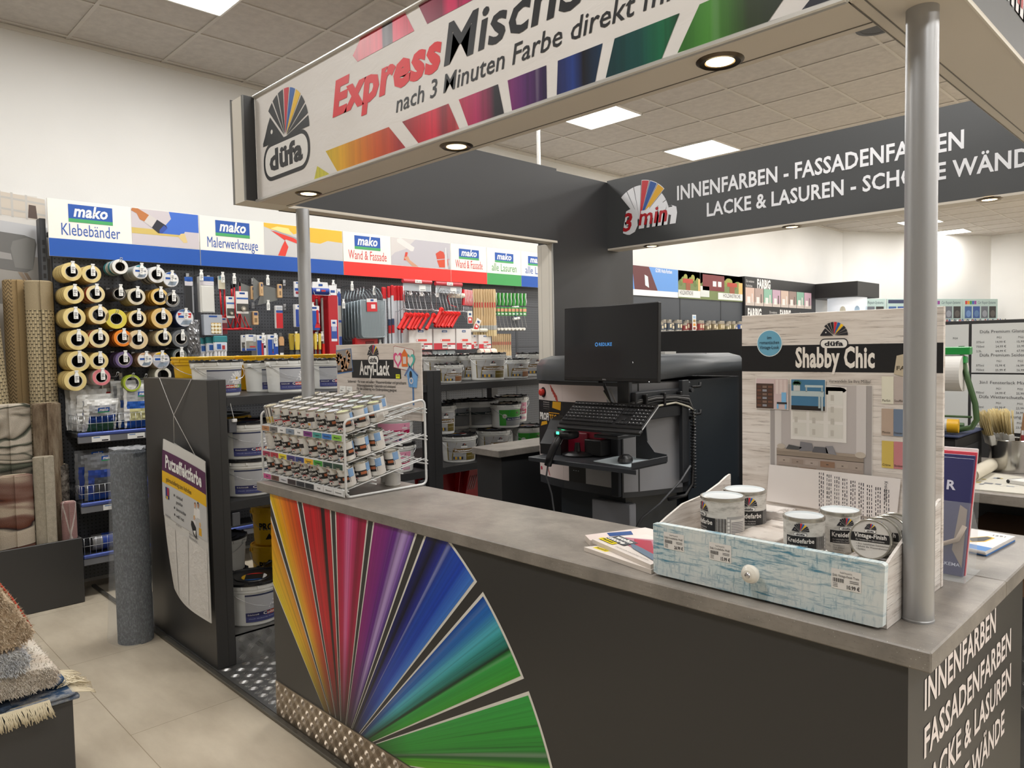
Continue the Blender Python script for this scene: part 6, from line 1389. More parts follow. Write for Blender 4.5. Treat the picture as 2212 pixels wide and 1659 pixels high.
m = MB(); m.rbox(-3.43, -0.7, 0.438, BX+0.005, BY_-0.005, 0.452, SBL, 0.006, 2); m.build('upper_fold', t)
m = MB(); FRI = C('d8ccb0', 0.8); rnd = random.Random(9)
for k in range(210):
    y = 0.30+k*0.36/210 if k < 160 else 0.655; x = BX if k < 160 else BX-0.25*(k-160)/50
    L = rnd.uniform(.035, .055); dy = rnd.uniform(.0, .025)
    if k < 160: m.tube([(BX-0.01, y, 0.452), (BX+0.008, y+0.002, 0.448), (BX+0.016, y+dy*.6, 0.44-L*.5), (BX+0.014, y+dy, 0.44-L)], 0.0016, FRI, 4)
    else: m.tube([(x, y-0.01, 0.452), (x, y+0.01, 0.447), (x+0.004, y+0.03+dy, 0.437), (x+0.006, y+0.045+dy, 0.427)], 0.0016, FRI, 4)
for k in range(40):
    z = 0.462; y = 0.60+rnd.uniform(0, 0.05); m.tube([(BX-0.05-0.1*rnd.random(), y, z-0.004), (BX-0.04-0.1*rnd.random(), y+0.03, z+0.004), (BX-0.04-0.1*rnd.random(), y+0.07, z-0.02)], 0.0016, FRI, 4)
o = m.build('fringe', t); o['kind'] = 'stuff'
folded('folded_rug', 'thin navy folded rug edge just above the fringed rug', slabprof(-0.6, 0.47, 0.453, 0.468), -3.4, BX+0.004, SDK, SDK, 200, 0.006, 1)
folded('folded_rug', 'blue grey patterned folded rug under the cream one', slabprof(-0.6, 0.635, 0.469, 0.49), -3.4, BX-0.05, SBL, SBL, 500, 0.006, 2)
folded('folded_rug', 'broad cream shag rug folded in the middle of the pile', slabprof(-0.6, 0.60, 0.491, 0.565, 0.0), -3.4, BX+0.0, SCR, SCR, 7000, 0.014, 3)
folded('folded_rug', 'grey white shag rug folded under the brown top one', slabprof(-0.6, 0.515, 0.566, 0.645, 0.0), -3.4, BX+0.008, SGR, SGR, 4500, 0.016, 4, 0.0028)
folded('folded_rug', 'curled brown shag rug with rust red binding on top of the pile', [(-0.6, 0.65), (0.40, 0.648), (0.50, 0.655), (0.535, 0.675), (0.54, 0.70), (0.52, 0.74), (0.49, 0.80), (0.455, 0.86), (0.42, 0.895), (0.36, 0.93), (-0.6, 0.97)], -3.4, BX+0.012, SBR, SBR, 9000, 0.015, 5, 0.0028)
m = MB(); m.tube([(BX-0.06, 0.40, 0.908), (BX-0.06, 0.462, 0.862), (BX-0.06, 0.497, 0.80), (BX-0.06, 0.527, 0.735), (BX-0.055, 0.546, 0.69)], 0.0035, SRD, 6)
bind = m.build('binding', None); adopt(bind, bpy.data.objects['folded_rug.003']); 
# ================================================================ things on the worktop
WT = 1.034
WLAQ = mat('white_lacquered_wire', (205, 206, 205), 0.3)
@proc('brushed_board', 0.4)
def BRUSHED(T, b):
    return T.ramp(T.noise(T.coords('Object', (3, 3, 60)), 2.5, 4, 0.6), [(0.3, 'c2b8b0'), (0.55, 'd6ccc4'), (0.7, 'cdc4bc')])
@proc('whitewashed_print', 0.5)
def WASH(T, b):
    v = T.coords('Object', (2.2, 6, 30)); n = T.noise(v, 2.2, 7, 0.66, 0.5); g = T.noise(T.coords('Object', (3, 8, 90)), 2.5, 5, 0.7, 0.8)
    c = T.ramp(n, [(0.3, 'bdb2a8'), (0.5, 'd8d0c9'), (0.7, 'e2dcd6')])
    return T.mix(T.ramp(g, [(0.36, 0.75), (0.43, 0.0)]), c, '857a72')
@proc('whitewashed_side', 0.55)
def WASHS(T, b):
    v = T.coords('Object', (6, 2.2, 30)); n = T.noise(v, 2.2, 7, 0.66, 0.5); g = T.noise(T.coords('Object', (8, 3, 90)), 2.5, 5, 0.7, 0.8)
    c = T.ramp(n, [(0.3, 'b5aba4'), (0.5, 'd3cdc8'), (0.7, 'dfdbd7')])
    return T.mix(T.ramp(g, [(0.38, 0.75), (0.46, 0.0)]), c, '857c76')
@proc('distressed_blue', 0.5)
def DBLUE(T, b):
    n1 = T.noise(T.coords('Object', (3, 3, 26)), 5, 8, 0.72, 0.4); n2 = T.noise(T.coords('Object', (7, 3, 7)), 1.2, 4, 0.65); n3 = T.noise(T.coords('Object', (70, 4, 12)), 2.0, 5, 0.7)
    w = T.sep(T.coords('Object'))[2]
    line = T.ramp(n1, [(0.40, 1.0), (0.50, 0.0)]); sc = T.ramp(n3, [(0.36, 0.8), (0.48, 0.0)])
    k = T.math('MINIMUM', T.math('MULTIPLY', T.math('MAXIMUM', line, sc), T.ramp(n2, [(0.36, 0.25), (0.62, 1.0)])), 1.0)
    return T.mix(k, T.mix(T.ramp(n2, [(0.4, 0.0), (0.7, 0.55)]), 'dde3e2', 'b4d2da'), '4f8aa4'), T.bump(n1, 0.1, 0.002)

# ---- wire rack with little cans
RX0, RX1, RY0, RY1 = -3.145, -2.455, 1.506, 1.894
t = thing('can_rack', 'white wire rack of three sloping tiers for little paint cans', 'rack', (0, 0, 0))
TIER = [1.070, 1.172, 1.285]      # wire height at the front of each tier
SL = 0.075/0.39
for x in (RX0, RX1):
    m = MB(); pts = []
    def arc(cy, cz, a0, a1, r=0.022):
        for k in range(5): a = math.radians(a0+(a1-a0)*k/4); pts.append((x, cy+math.cos(a)*r, cz+math.sin(a)*r))
    arc(RY0+0.022, WT+0.028, 270, 180); arc(RY0+0.022, 1.318, 180, 97); arc(RY1-0.022, 1.372, 97, 0); arc(RY1-0.022, WT+0.028, 0, -90)
    m.tube(pts, 0.0052, WLAQ, 8, True); m.build('side_frame', t)
for z0 in TIER:
    m = MB()
    for k in range(28):
        x = RX0+0.012+(RX1-RX0-0.024)*k/27; dz = -0.012 if k % 3 == 1 else 0.0
        m.tube([(x, RY0+0.004, z0+dz-0.004), (x, RY1+0.004, z0+dz+SL*0.39)], 0.0024, WLAQ, 5)
    for y, r in ((RY0+0.004, 0.003), (RY0+0.13, 0.003), (RY0+0.26, 0.003), (RY1, 0.003)):
        for dz in (-0.005, -0.019): m.tube([(RX0-0.012, y, z0+dz+SL*(y-RY0)), (RX1+0.012, y, z0+dz+SL*(y-RY0))], r, WLAQ, 5)
    m.build('tier_wires', t)
COLS = [('b07a4c', '6e6a68', 'e4e4e4', '7c8a9c', 'e8e8e8', '7a2c80', '3f9a94', '2f74c4', '86c440'), ('a82850', 'b02a38', 'e8d41c', '43347c', '2c3c84', 'ecb81c', '3c9c34', '24443c', '2a4a38'), ('c4508c', '6c4438', 'd8d8dc', '3c3034', '34363e', '2e3036', 'e8e8e8', 'e8e8e8', 'ebebeb')]
CNAME = [('Gold', 'Silber', 'Weiß', 'Grau', 'Weiß', 'Flieder', 'Lagune', 'Himmelblau', 'Maigrün'), ('Weinrot', 'Rot', 'Hellgelb', 'Violett', 'Blau', 'Sonnengelb', 'Laubgrün', 'Moosgrün', 'Tanne'), ('Pink', 'Braun', 'Hellgrau', 'Schokolade', 'Anthrazit', 'Schwarz', 'Weiß', 'Glänzend', 'Seidenmatt')]
CDESC = [('brown', 'dark grey', 'plain white', 'blue grey', 'second white', 'purple', 'teal', 'bright blue', 'light green'), ('crimson', 'red', 'lemon yellow', 'violet', 'dark blue', 'golden yellow', 'leaf green', 'dark green', 'pine green'), ('pink', 'chestnut', 'pale grey', 'chocolate', 'slate', 'black', 'first white', 'middle white', 'last white')]
for k, z0 in enumerate(TIER):
    m = MB(); m.rbox(RX0+0.006, RY0-0.004, z0-0.030, RX1-0.006, RY0-0.001, z0-0.003, C('d8d8d6', 0.3), 0.001); F = front(0, RY0-0.0042, 0)
    w = (RX1-RX0-0.02)/9
    for i in range(9):
        x = RX0+0.010+i*w; m.rect(F, x+0.002, z0-0.027, x+w-0.003, z0-0.006, C(COLS[2-k][i], 0.4)); m.text(F, CNAME[2-k][i], x+w*0.5, z0-0.019, 0.006, C('2a2a2a'), min(0.045, 0.006*len(CNAME[2-k][i])), 'C', 0.01, off=0.0014)
    m.build('price_strip', t)
CR, CH = 0.0335, 0.080
TIN = mat('tin_plate', (188, 186, 178), 0.25, 0.85)
def can_body(r, h, kind):
    m = MB(); base = C('d9d7d2', 0.4)
    m.lathe([(0, 0.001), (r*0.93, 0.001, TIN), (r, 0.0, TIN), (r, 0.004, base), (r*0.985, 0.005, base), (r*0.985, h-0.006, TIN), (r*1.01, h-0.005, TIN), (r*1.01, h, TIN), (r*0.9, h)], base, 24)
    F = wrap(r*0.987)
    if kind == 'gold': m.rect(F, -r*3.1, h*0.42, r*3.1, h*0.93, C('5a5658', 0.4), 0.0004, 14); m.rect(F, -r*3.1, h*0.07, r*3.1, h*0.42, C('c4ac58', 0.35), 0.0005, 14); m.text(F, 'Gold', 0, h*0.2, h*0.12, C('7a6428'), r*0.9, 'C', 0.02, off=0.0014)
    elif kind == 'plain': m.rect(F, -r*0.9, h*0.1, r*0.9, h*0.9, C('d2d0cc'), 0.0004, 8); [m.rect(F, -r*0.75, h*(0.75-0.07*k), r*0.75*random.uniform(.5, 1), h*(0.77-0.07*k), C('a09c98'), 0.0009, 4) for k in range(9)]
    elif kind == 'pot': m.rect(F, -r*0.95, h*0.1, r*0.95, h*0.9, C('e0dedb'), 0.0004, 8); m.rect(F, -r*0.4, h*0.4, r*0.95, h*0.62, C('28262a'), 0.0009, 5); m.poly(F, [(-r*0.5, h*0.1), (r*0.5, h*0.08), (r*0.55, h*0.4), (-r*0.45, h*0.42)], C('3a4c94'), 0.0014); m.rect(F, -r*0.2, h*0.22, r*0.35, h*0.34, C('d09a3a'), 0.002, 3); m.text(F, 'BUNT', -r*0.5, h*0.7, h*0.12, C('a03040'), r*0.9, 'L', 0.04, .2, off=0.0014)
    else:
        fan_logo(m, F, 0, h*0.70, r*0.42, seg=1); name_pill(m, F, 0, h*0.62, r*0.75, h*0.1, n=2)
        bc = {'silver': 'b8bcbe', 'black': '161618'}.get(kind, '1b1b1e'); m.rect(F, -r*1.05, h*0.26, r*1.9, h*0.58, C(bc), 0.0006, 12)
        m.text(F, {'silver': 'Silber', 'black': 'Schwarz'}.get(kind, 'Acryl-Lack'), 0, h*0.40, h*0.11, WHITE, r*1.5, 'C', 0.03, off=0.0018); m.rect(F, -r*0.5, h*0.34, r*0.5, h*0.36, C('a8a8a8'), 0.0014, 3)
        if kind in ('silver', 'black'): m.rect(F, -r*1.0, h*0.26, r*1.2, h*0.31, C('b83038'), 0.001, 8)
        m.disc(F, r*0.25, h*0.14, r*0.36, C('c8343a'), 0.0008, r*0.3, 8, 0, PI); m.disc(F, r*0.3, h*0.13, r*0.12, C('30282c'), 0.0014, seg=6); m.poly(F, [(-r*0.7, h*0.06), (-r*0.35, h*0.06), (-r*0.5, h*0.2)], C('3a6cb4'), 0.0008)
        m.rect(F, r*1.0, h*0.38, r*1.7, h*0.52, C('a8603c'), 0.001, 4)
        m.rect(F, r*1.75, h*0.5, r*2.5, h*0.9, C('5f8fc4'), 0.0006, 5); [m.rect(F, r*1.8, h*(0.55+0.06*k), r*2.45, h*(0.575+0.06*k), C('a8c4e0'), 0.001, 3) for k in range(6)]
        m.rect(F, r*1.75, h*0.08, r*3.0, h*0.48, C('cfcac4'), 0.0006, 6)
    return m
def can_lid(r, h, dot):
    m = MB(); m.lathe([(r*1.0, h-0.001), (r*0.985, h+0.001), (r*0.9, h+0.0008), (r*0.87, h-0.003), (r*0.78, h-0.003), (r*0.76, h-0.0015), (0, h-0.0015)], TIN, 24)
    m.disc(FR((0, 0, h-0.0015), (1, 0, 0), (0, 1, 0)), 0, 0, r*0.7, C(dot, 0.3), 0.0003, seg=16); return m
BODY = {k: can_body(CR, CH, k).mesh('body') for k in ('acryl', 'gold', 'plain', 'pot', 'silver', 'black')}
LIDS = {}
DEPTH = [[4, 4, 4, 4, 4, 4, 4, 4, 3], [2, 2, 2, 2, 2, 2, 2, 2, 3], [2, 2, 2, 2, 2, 2, 2, 2, 4]]
TN_ = ['bottom', 'middle', 'top']
tilt = math.atan(SL)
def put_can(loc, kind, dot, yaw, lean, label, group=None):
    t = thing('paint_can', label, 'paint can', loc, 0, group)
    t.rotation_euler = (Matrix.Rotation(lean, 4, 'X') @ Matrix.Rotation(yaw, 4, 'Z')).to_euler()
    o = bpy.data.objects.new('body', BODY[kind]); COL.objects.link(o); adopt(o, t)
    if dot not in LIDS: LIDS[dot] = can_lid(CR, CH, dot).mesh('lid')
    o = bpy.data.objects.new('lid', LIDS[dot]); COL.objects.link(o); adopt(o, t); return t
for tier in (0, 1, 2):          # 0 = top in the tables, the last entry of TIER
    z0 = TIER[2-tier]; w = (RX1-RX0-0.02)/9
    for i in range(9):
        for d in range(DEPTH[tier][i]):
            kind = 'acryl'
            if d == 0:
                if tier == 0: kind = {0: 'gold', 1: 'silver', 2: 'black', 5: 'pot'}.get(i, 'acryl')
                if tier == 1: kind = {0: 'plain', 4: 'pot'}.get(i, 'acryl')
            y = RY0+0.040+d*0.0705 + (0.008 if tier == 2 and i == 8 and d == 3 else 0)
            z = z0 + SL*(y-RY0) - 0.0005
            yaw = random.uniform(-.45, .35) if d == 0 else random.uniform(-1.2, 1.0)
            if i == 8 and d >= 1: yaw = (-0.15, -0.9, -0.7)[d-1]
            dot = {0: ('c9c0a0', 'cfcfcf', 'd8d6d0', 'c8ccd2', 'e0ddd2', 'd8c8d4', 'c4d4d0', 'c4ccd8', 'c6cc9c')[i], 1: ('c8b4b8', 'c4a8a8', 'cfc890', 'b8b4c4', 'a8a8a4', 'c8b470', 'a8b488', 'a4a8a4', 'a0a8a0')[i], 2: 'b8b6ae'}[tier]
            nm = 'front' if d == 0 else ['second', 'third', 'fourth'][d-1]
            put_can((RX0+0.010+w*(i+0.5), y, z), kind, dot, yaw, tilt, '%s can over the %s tag on the %s tier of the rack' % (('front white paint' if d == 0 else nm + ' paint') if kind != 'gold' else 'front gold and grey', CDESC[tier][i], ['top', 'middle', 'bottom'][tier]), 'little cans in the wire rack')
put_can((-2.565, 1.80, WT), 'plain', 'd0cec8', 2.4, 0, 'pale can standing on the worktop under the rack, nearer its right end', 'cans under the wire rack')
put_can((-2.64, 1.83, WT), 'plain', 'd0cec8', 2.0, 0, 'pale can on the worktop under the rack, farther from its right end', 'cans under the wire rack')
put_can((-2.83, 1.80, TIER[2]+SL*0.30), 'black', 'c4c2ba', 0.5, tilt, 'silver can with black band alone behind the top tier rows', 'little cans in the wire rack')

# ---- printed sign of the rack
t = thing('rack_sign', 'brushed grey sign with a white word on black, birdhouse and letter pictures', 'sign', (0, 0, 0))
Y_ = 1.903
m = MB(); m.rbox(-3.155, Y_, 1.30, -2.482, Y_+0.006, 1.634, BRUSHED, 0.001); m.build('board', t)
F = front(0, Y_, 0); m = MB()
m.poly(F, [(-3.021, 1.563), (-3.018, 1.478), (-2.626, 1.478), (-2.629, 1.522), (-2.681, 1.528), (-2.681, 1.562)], C('17171a', 0.4), 0.0006)
x0, z0 = (-2.952, 1.494); x1, z1 = (-2.71, 1.497)
m.text(F, 'Acryl-Lack', x0, z0, 0.060, WHITE, x1-x0, 'L', 0.03, off=0.0014)
cx, cz = (-2.839, 1.584); fan_logo(m, F, cx, cz, 0.046, seg=2); cx, cz = (-2.836, 1.561); name_pill(m, F, cx, cz, 0.088, 0.046)
for s, a, b in (('Seidenmatt • Für innen und außen • Wasserverdünnbar und geruchsarm', (-3.056, 1.458), (-2.59, 1.46)), ('Witterungsbeständig • Dekorativ und schützend', (-2.979, 1.44), (-2.67, 1.443)), ('Für die Lackierung von Kinderspielzeug geeignet', (-2.979, 1.425), (-2.662, 1.427))):
    m.text(F, s, a[0], (a[1]+b[1])/2-0.004, 0.0125, C('3a3632'), b[0]-a[0], 'L', 0.012, off=0.0014)
m.build('lettering', t)
m = MB(); m.poly(F, [(-3.156, 1.608), (-3.146, 1.493), (-3.007, 1.507), (-3.02, 1.617)], C('4c78b4'), 0.001); m.poly(F, [(-3.155, 1.605), (-3.144, 1.5), (-3.01, 1.51), (-3.024, 1.615)], C('8e8a88'), 0.0014); m.poly(F, [(-3.145, 1.51), (-3.144, 1.5), (-3.01, 1.51), (-3.012, 1.524)], C('3a2824'), 0.0018)
def stroke(m, F, pts, w, mt, off):
    for (a, b) in zip(pts[:-1], pts[1:]):
        d = V((b[0]-a[0], b[1]-a[1])); n = V((-d.y, d.x)).normalized()*w
        m.poly(F, [(a[0]-n.x, a[1]-n.y), (b[0]-n.x, b[1]-n.y), (b[0]+n.x, b[1]+n.y), (a[0]+n.x, a[1]+n.y)], mt, off)
    for p in pts: m.disc(F, p[0], p[1], w, mt, off, seg=10)
wd = C('c99a72'); stroke(m, F, [(-3.131, 1.547), (-3.144, 1.566), (-3.133, 1.587), (-3.11, 1.578), (-3.098, 1.547), (-3.099, 1.517)], 0.012, wd, 0.0022); stroke(m, F, [(-3.089, 1.526), (-3.077, 1.572), (-3.066, 1.522), (-3.041, 1.557), (-3.035, 1.584), (-3.054, 1.601)], 0.010, wd, 0.0022)
for p in ((-3.12, 1.581), (-3.101, 1.564), (-3.069, 1.564), (-3.038, 1.574), (-3.039, 1.553), (-3.05, 1.594), (-3.065, 1.543)): m.disc(F, p[0], p[1], 0.003, C('3c2c24'), 0.0026, seg=6)
m.build('letter_picture', t)
m = MB(); fr = [(-2.678, 1.62), (-2.681, 1.528), (-2.58, 1.514), (-2.536, 1.515), (-2.531, 1.599), (-2.541, 1.606), (-2.668, 1.623)]
m.poly(F, fr, C('9c4444'), 0.001); c_ = (sum(p[0] for p in fr)/7, sum(p[1] for p in fr)/7); m.poly(F, [(c_[0]+(x-c_[0])*0.965, c_[1]+(y-c_[1])*0.955) for x, y in fr], C('e2dcd8'), 0.0014)
def heart(m, c, s, mt, hole):
    for k, mm_, of in ((1.0, mt, 0.0018), (0.62, hole, 0.0022)):
        m.poly(F, [(c[0]+s*k*0.062*(16*math.sin(a)**3)/16, c[1]+s*k*0.062*(13*math.cos(a)-5*math.cos(2*a)-2*math.cos(3*a)-math.cos(4*a))/14) for a in [2*PI*i/24 for i in range(24)]], mm_, of)
heart(m, (-2.646, 1.564), 0.55, C('d84c84'), C('e4dad4')); heart(m, (-2.557, 1.557), 0.55, C('4cb0a8'), C('e4dad4'))
a, b = (-2.618, 1.589), (-2.574, 1.532); m.rect(F, a[0], b[1], b[0], a[1], C('e0702a'), 0.0026); m.poly(F, [(a[0]+0.004, a[1]), ((a[0]+b[0])/2, a[1]+0.02), (b[0]-0.004, a[1])], C('e0702a'), 0.0026); m.rect(F, a[0]+0.01, b[1]+0.012, b[0]-0.01, a[1]-0.014, C('d8cfc8'), 0.003)
m.build('frames_picture', t)
m = MB(); hb = [(-2.582, 1.502), (-2.568, 1.445), (-2.517, 1.443), (-2.507, 1.497), (-2.557, 1.528)]; m.prism(hb[:5][::1], 0.004, C('74a8dc'), F)
FH = front(0, Y_-0.004, 0)
for k in range(3): a, b = (-2.568, 1.494), (-2.556, 1.445); m.rect(FH, a[0]+0.013*k, b[1], a[0]+0.013*k+0.0015, a[1], C('3c6cb0'), 0.0008)
a = (-2.552, 1.498); m.disc(FH, a[0], a[1], 0.0095, BLACK, 0.0012, 0.016); a = (-2.548, 1.472); m.ring(FH, a[0], a[1], 0.008, 0.014, C('d8d4d8'), 0.0014)
stroke(m, FH, [(-2.593, 1.494), (-2.558, 1.533), (-2.504, 1.495)], 0.0035, C('4c70a8'), 0.0016); a, b = (-2.543, 1.443), (-2.536, 1.367); m.rect(F, a[0]-0.005, b[1], a[0]+0.006, a[1], C('4c74a8'), 0.0008); m.build('birdhouse', t)
m = MB(); a, b = (-2.664, 1.498), (-2.634, 1.48); m.rect(F, a[0], b[1], b[0], a[1], C('e4e81c'), 0.0022); m.rect(F, a[0]+0.005, (a[1]+b[1])/2, b[0]-0.005, (a[1]+b[1])/2+0.004, C('787818'), 0.0026); m.build('yellow_sticker', t); m = MB()
for a, b in (((-3.13, 1.437), (-3.075, 1.395)), ((-3.07, 1.436), (-3.019, 1.395))):
    m.rect(F, a[0], b[1], b[0], a[1], TAG, 0.0012); w = b[0]-a[0]; h = a[1]-b[1]
    for k in range(6): m.rect(F, a[0]+w*0.12+k*w*0.06, b[1]+h*0.4, a[0]+w*0.15+k*w*0.06, b[1]+h*0.55, C('404044'), 0.0016)
    m.rect(F, a[0]+w*0.3, b[1]+h*0.72, a[0]+w*0.7, b[1]+h*0.75, C('808080'), 0.0016); m.text(F, '11,99', a[0]+w*0.9, b[1]+h*0.1, h*0.13, INK, w*0.4, 'R', 0.01, off=0.002)
m.build('price_sticker', t)

# ---- whitewashed drawer display
t = thing('drawer_display', 'whitewashed wood-look display with tall printed back and distressed blue drawer front', 'display', (0, 0, 0))
DX0, DX1, DY0, DYB = -1.043, -0.505, 1.501, 1.862
m = MB(); m.prism([(DX0+0.012, WT+0.006), (DX1-0.012, WT+0.006), (DX1-0.004, WT+0.010), (DX1, 1.165), (DX1-0.006, 1.169), (DX0+0.02, 1.1665), (DX0, 1.164), (DX0, WT+0.010)], 0.018, DBLUE, front(0, DY0+0.018, 0)); m.build('drawer_front', t)
FD = front(0, DY0, 0)
m = MB(); prof = [(DY0+0.018, WT+0.001), (DYB, WT+0.001), (DYB, 1.240), (DYB-0.02, 1.236), (DYB-0.06, 1.222), (DYB-0.14, 1.203), (DY0+0.12, 1.195), (DY0+0.05, 1.174), (DY0+0.018, 1.163)]
for x in (DX1-0.008, DX0+0.004): m2 = MB(); m2.prism(prof, 0.006, WASHS, side(x, 0, 0)); m2.build('side_wall', t)
m = MB(); m.box(DX0+0.010, DY0+0.018, WT+0.001, DX1-0.008, DYB, 1.118, WASH); m.box(-0.845, 1.66, 1.118, DX1-0.008, DYB, 1.125, WASH); m.rbox(-0.88, 1.60, 1.118, -0.775, DYB, 1.148, WASH, 0.002); m.rbox(DX0+0.010, 1.79, 1.118, -0.845, DYB, 1.17, WASHS, 0.002); m.build('inner_tray', t)
m = MB(); m.rbox(-0.998, DYB, WT+0.001, DX1, DYB+0.014, 1.678, WASH, 0.001); m.build('back_panel', t)
F = front(0, DYB, 0); m = MB()
def prct(m, a, b, mt, off): m.rect(F, a[0], b[1], b[0], a[1], mt, off)
prct(m, (-0.998, (-0.995, 1.596)[1]), (DX1, (-0.995, 1.527)[1]), C('17171a', 0.4), 0.0006)
a, b = (-0.847, 1.54), (-0.652, 1.542); m.text(F, 'Shabby Chic', a[0], a[1], 0.048, C('e8e2da'), b[0]-a[0], 'L', 0.035, off=0.0014)
a = (-0.918, 1.602); m.disc(F, a[0], a[1], 0.0355, C('dfe6e6'), 0.001, seg=28); m.disc(F, a[0], a[1], 0.0335, C('69a5c2'), 0.0014, seg=28)
for s, dz in (('im', 0.011), ('romantischen', -0.002), ('Vintage-Look', -0.015)): m.text(F, s, a[0], a[1]+dz, 0.0085, C('223444'), 0.012 if s == 'im' else 0.054, 'C', 0.01, off=0.002)
a = (-0.749, 1.618); fan_logo(m, F, a[0], a[1], 0.034, seg=3); a = (-0.749, 1.598); name_pill(m, F, a[0], a[1], 0.070, 0.026, n=6)
a = (-0.761, 1.501); b = (-0.661, 1.503); m.text(F, 'Verwandeln Sie Ihre Möbel', a[0], a[1], 0.0075, C('3a3836'), b[0]-a[0], off=0.002)
a, b = (-0.609, 1.571), (-0.587, 1.52); m.poly(F, [(a[0], b[1]+0.004), (b[0], b[1]-0.002), (b[0]+0.03, b[1]+0.006), (b[0]+0.03, a[1]-0.01), (b[0], a[1]), (a[0]+0.006, a[1]-0.004)], C('bcaf98'), 0.0014); m.text(F, 'FARBE', a[0]+0.006, (a[1]+b[1])/2-0.012, 0.009, C('4c4438'), 0.05, 'L', 0.02, off=0.002)
for (y0, y1, cs, nm) in ((625, 835, ('dcd8c6', 'b5a8a2'), ('Parfait', 'Soufflé')), (873, 1083, ('b19c8c', '6b7a90'), ('Mousse', 'Financier')), (1122, 1335, ('cbb158', 'c07c80'), ('Crème', 'Bonbon'))):
    pa, pb = {625: ((-0.636, 1.518), (-0.636, 1.453)), 873: ((-0.636, 1.441), (-0.635, 1.377)), 1122: ((-0.635, 1.364), (-0.635, 1.299))}[y0]
    for k in range(3):
        x = pa[0]+k*0.0268; m.rect(F, x, pb[1], x+0.0265, pa[1], C((cs+('a8b4a0',))[k]), 0.001)
        if k < 2: m.text(F, nm[k], x+0.002, pb[1]+0.005, 0.0055, C('4a4238'), 0.018, off=0.0016)
m.build('print', t)
# printed room picture and two small furniture pictures
m = MB(); A, B_ = (-0.916, 1.492), (-0.658, 1.497); bz = (-0.916, 1.278)[1]
X0, X1, Z1_ = A[0], B_[0], (A[1]+B_[1])/2; PW_ = X1-X0; PH_ = Z1_-bz+0.03; z0 = bz-0.03
def rp(u0, v0, u1, v1, c, off): m.rect(F, X0+u0*PW_, z0+v0*PH_, X0+u1*PW_, z0+v1*PH_, C(c), off)
rp(-0.006, -0.005, 1.006, 1.005, 'e0dcd6', 0.0008); rp(0, 0, 1, 1, 'a09a98', 0.0012); rp(0.06, 0.3, 0.94, 1, 'b5aeac', 0.0015); rp(0.86, 0.3, 0.95, 1, 'cac4c2', 0.0018); rp(0.05, 0.1, 0.12, 1, 'cdc8c5', 0.0018)
rp(0.22, 0.42, 0.77, 0.98, 'dedad5', 0.0021); m.disc(F, X0+0.5*PW_, z0+0.95*PH_, 0.27*PW_, C('dedad5'), 0.0021, 0.05*PH_, 16)
for u in (0.24, 0.41, 0.595):
    for j in range(3): rp(u, 0.46+0.17*j, u+0.14, 0.60+0.17*j, ('d3d0c9', 'cfcbc3', 'd8d6d0')[j], 0.0024)
for k in range(3):
    for j in range(4): rp(0.26+k*0.18, 0.48+0.12*j, 0.29+k*0.18, 0.54+0.12*j, 'bdb8b0', 0.0027)
rp(0.07, 0.235, 0.93, 0.30, '8d7f72', 0.0024); rp(0.07, 0.285, 0.93, 0.315, '9d8f81', 0.0027); rp(0.07, 0.03, 0.93, 0.24, 'a1938a', 0.0024)
for u, v, w_, h_, c in ((0.09, 0.165, 0.12, 0.05, 'a89a8f'), (0.23, 0.16, 0.12, 0.05, '95857a'), (0.37, 0.16, 0.13, 0.05, 'aa9c94'), (0.52, 0.155, 0.14, 0.06, '8c6e5a'), (0.68, 0.16, 0.11, 0.05, 'a5978c'), (0.81, 0.155, 0.11, 0.05, 'a2948a'), (0.09, 0.06, 0.2, 0.08, '968a80'), (0.31, 0.06, 0.17, 0.07, '8f7664'), (0.52, 0.055, 0.18, 0.08, 'a3968c'), (0.73, 0.04, 0.19, 0.08, '8f7c70')):
    rp(u, v, u+w_, v+h_, c, 0.003); rp(u+w_*0.42, v+h_*0.4, u+w_*0.58, v+h_*0.55, '4a4038', 0.0034)
for u, v, r, c in ((0.12, 0.335, 0.045, 'b5aa9e'), (0.9, 0.31, 0.05, 'b8ada0')): m.disc(F, X0+u*PW_, z0+v*PH_, r*PW_, C(c), 0.003, r*0.6*PW_, 12)
for pts, c in (([(0.17, 0.31), (0.3, 0.31), (0.34, 0.34), (0.2, 0.36)], '4a4a4c'), ([(0.31, 0.3), (0.45, 0.31), (0.44, 0.39), (0.32, 0.4)], '77757a'), ([(0.44, 0.3), (0.6, 0.3), (0.58, 0.36), (0.46, 0.36)], '5c5b60'), ([(0.58, 0.3), (0.68, 0.29), (0.64, 0.38), (0.57, 0.37)], '858388')): m.poly(F, [(X0+u*PW_, z0+v*PH_) for u, v in pts], C(c), 0.0034)
m.build('room_picture', t)
m = MB(); a, b = (-0.956, 1.51), (-0.865, 1.427); prct(m, a, b, C('e2ddd8'), 0.0036)
def q(a, b, u0, v0, u1, v1, c, off): w = b[0]-a[0]; h = a[1]-b[1]; m.rect(F, a[0]+u0*w, b[1]+v0*h, a[0]+u1*w, b[1]+v1*h, C(c), off)
q(a, b, 0.02, 0.02, 0.98, 0.98, 'c8b4b4', 0.004); q(a, b, 0.02, 0.02, 0.56, 0.82, '4a3830', 0.0043)
for i in range(3):
    for j in range(6): q(a, b, 0.05+i*0.17, 0.08+j*0.12, 0.18+i*0.17, 0.15+j*0.12, ('6c4a3c', '8a8c94', '5a3c30', '7a6458')[(i+j*2) % 4], 0.0046)
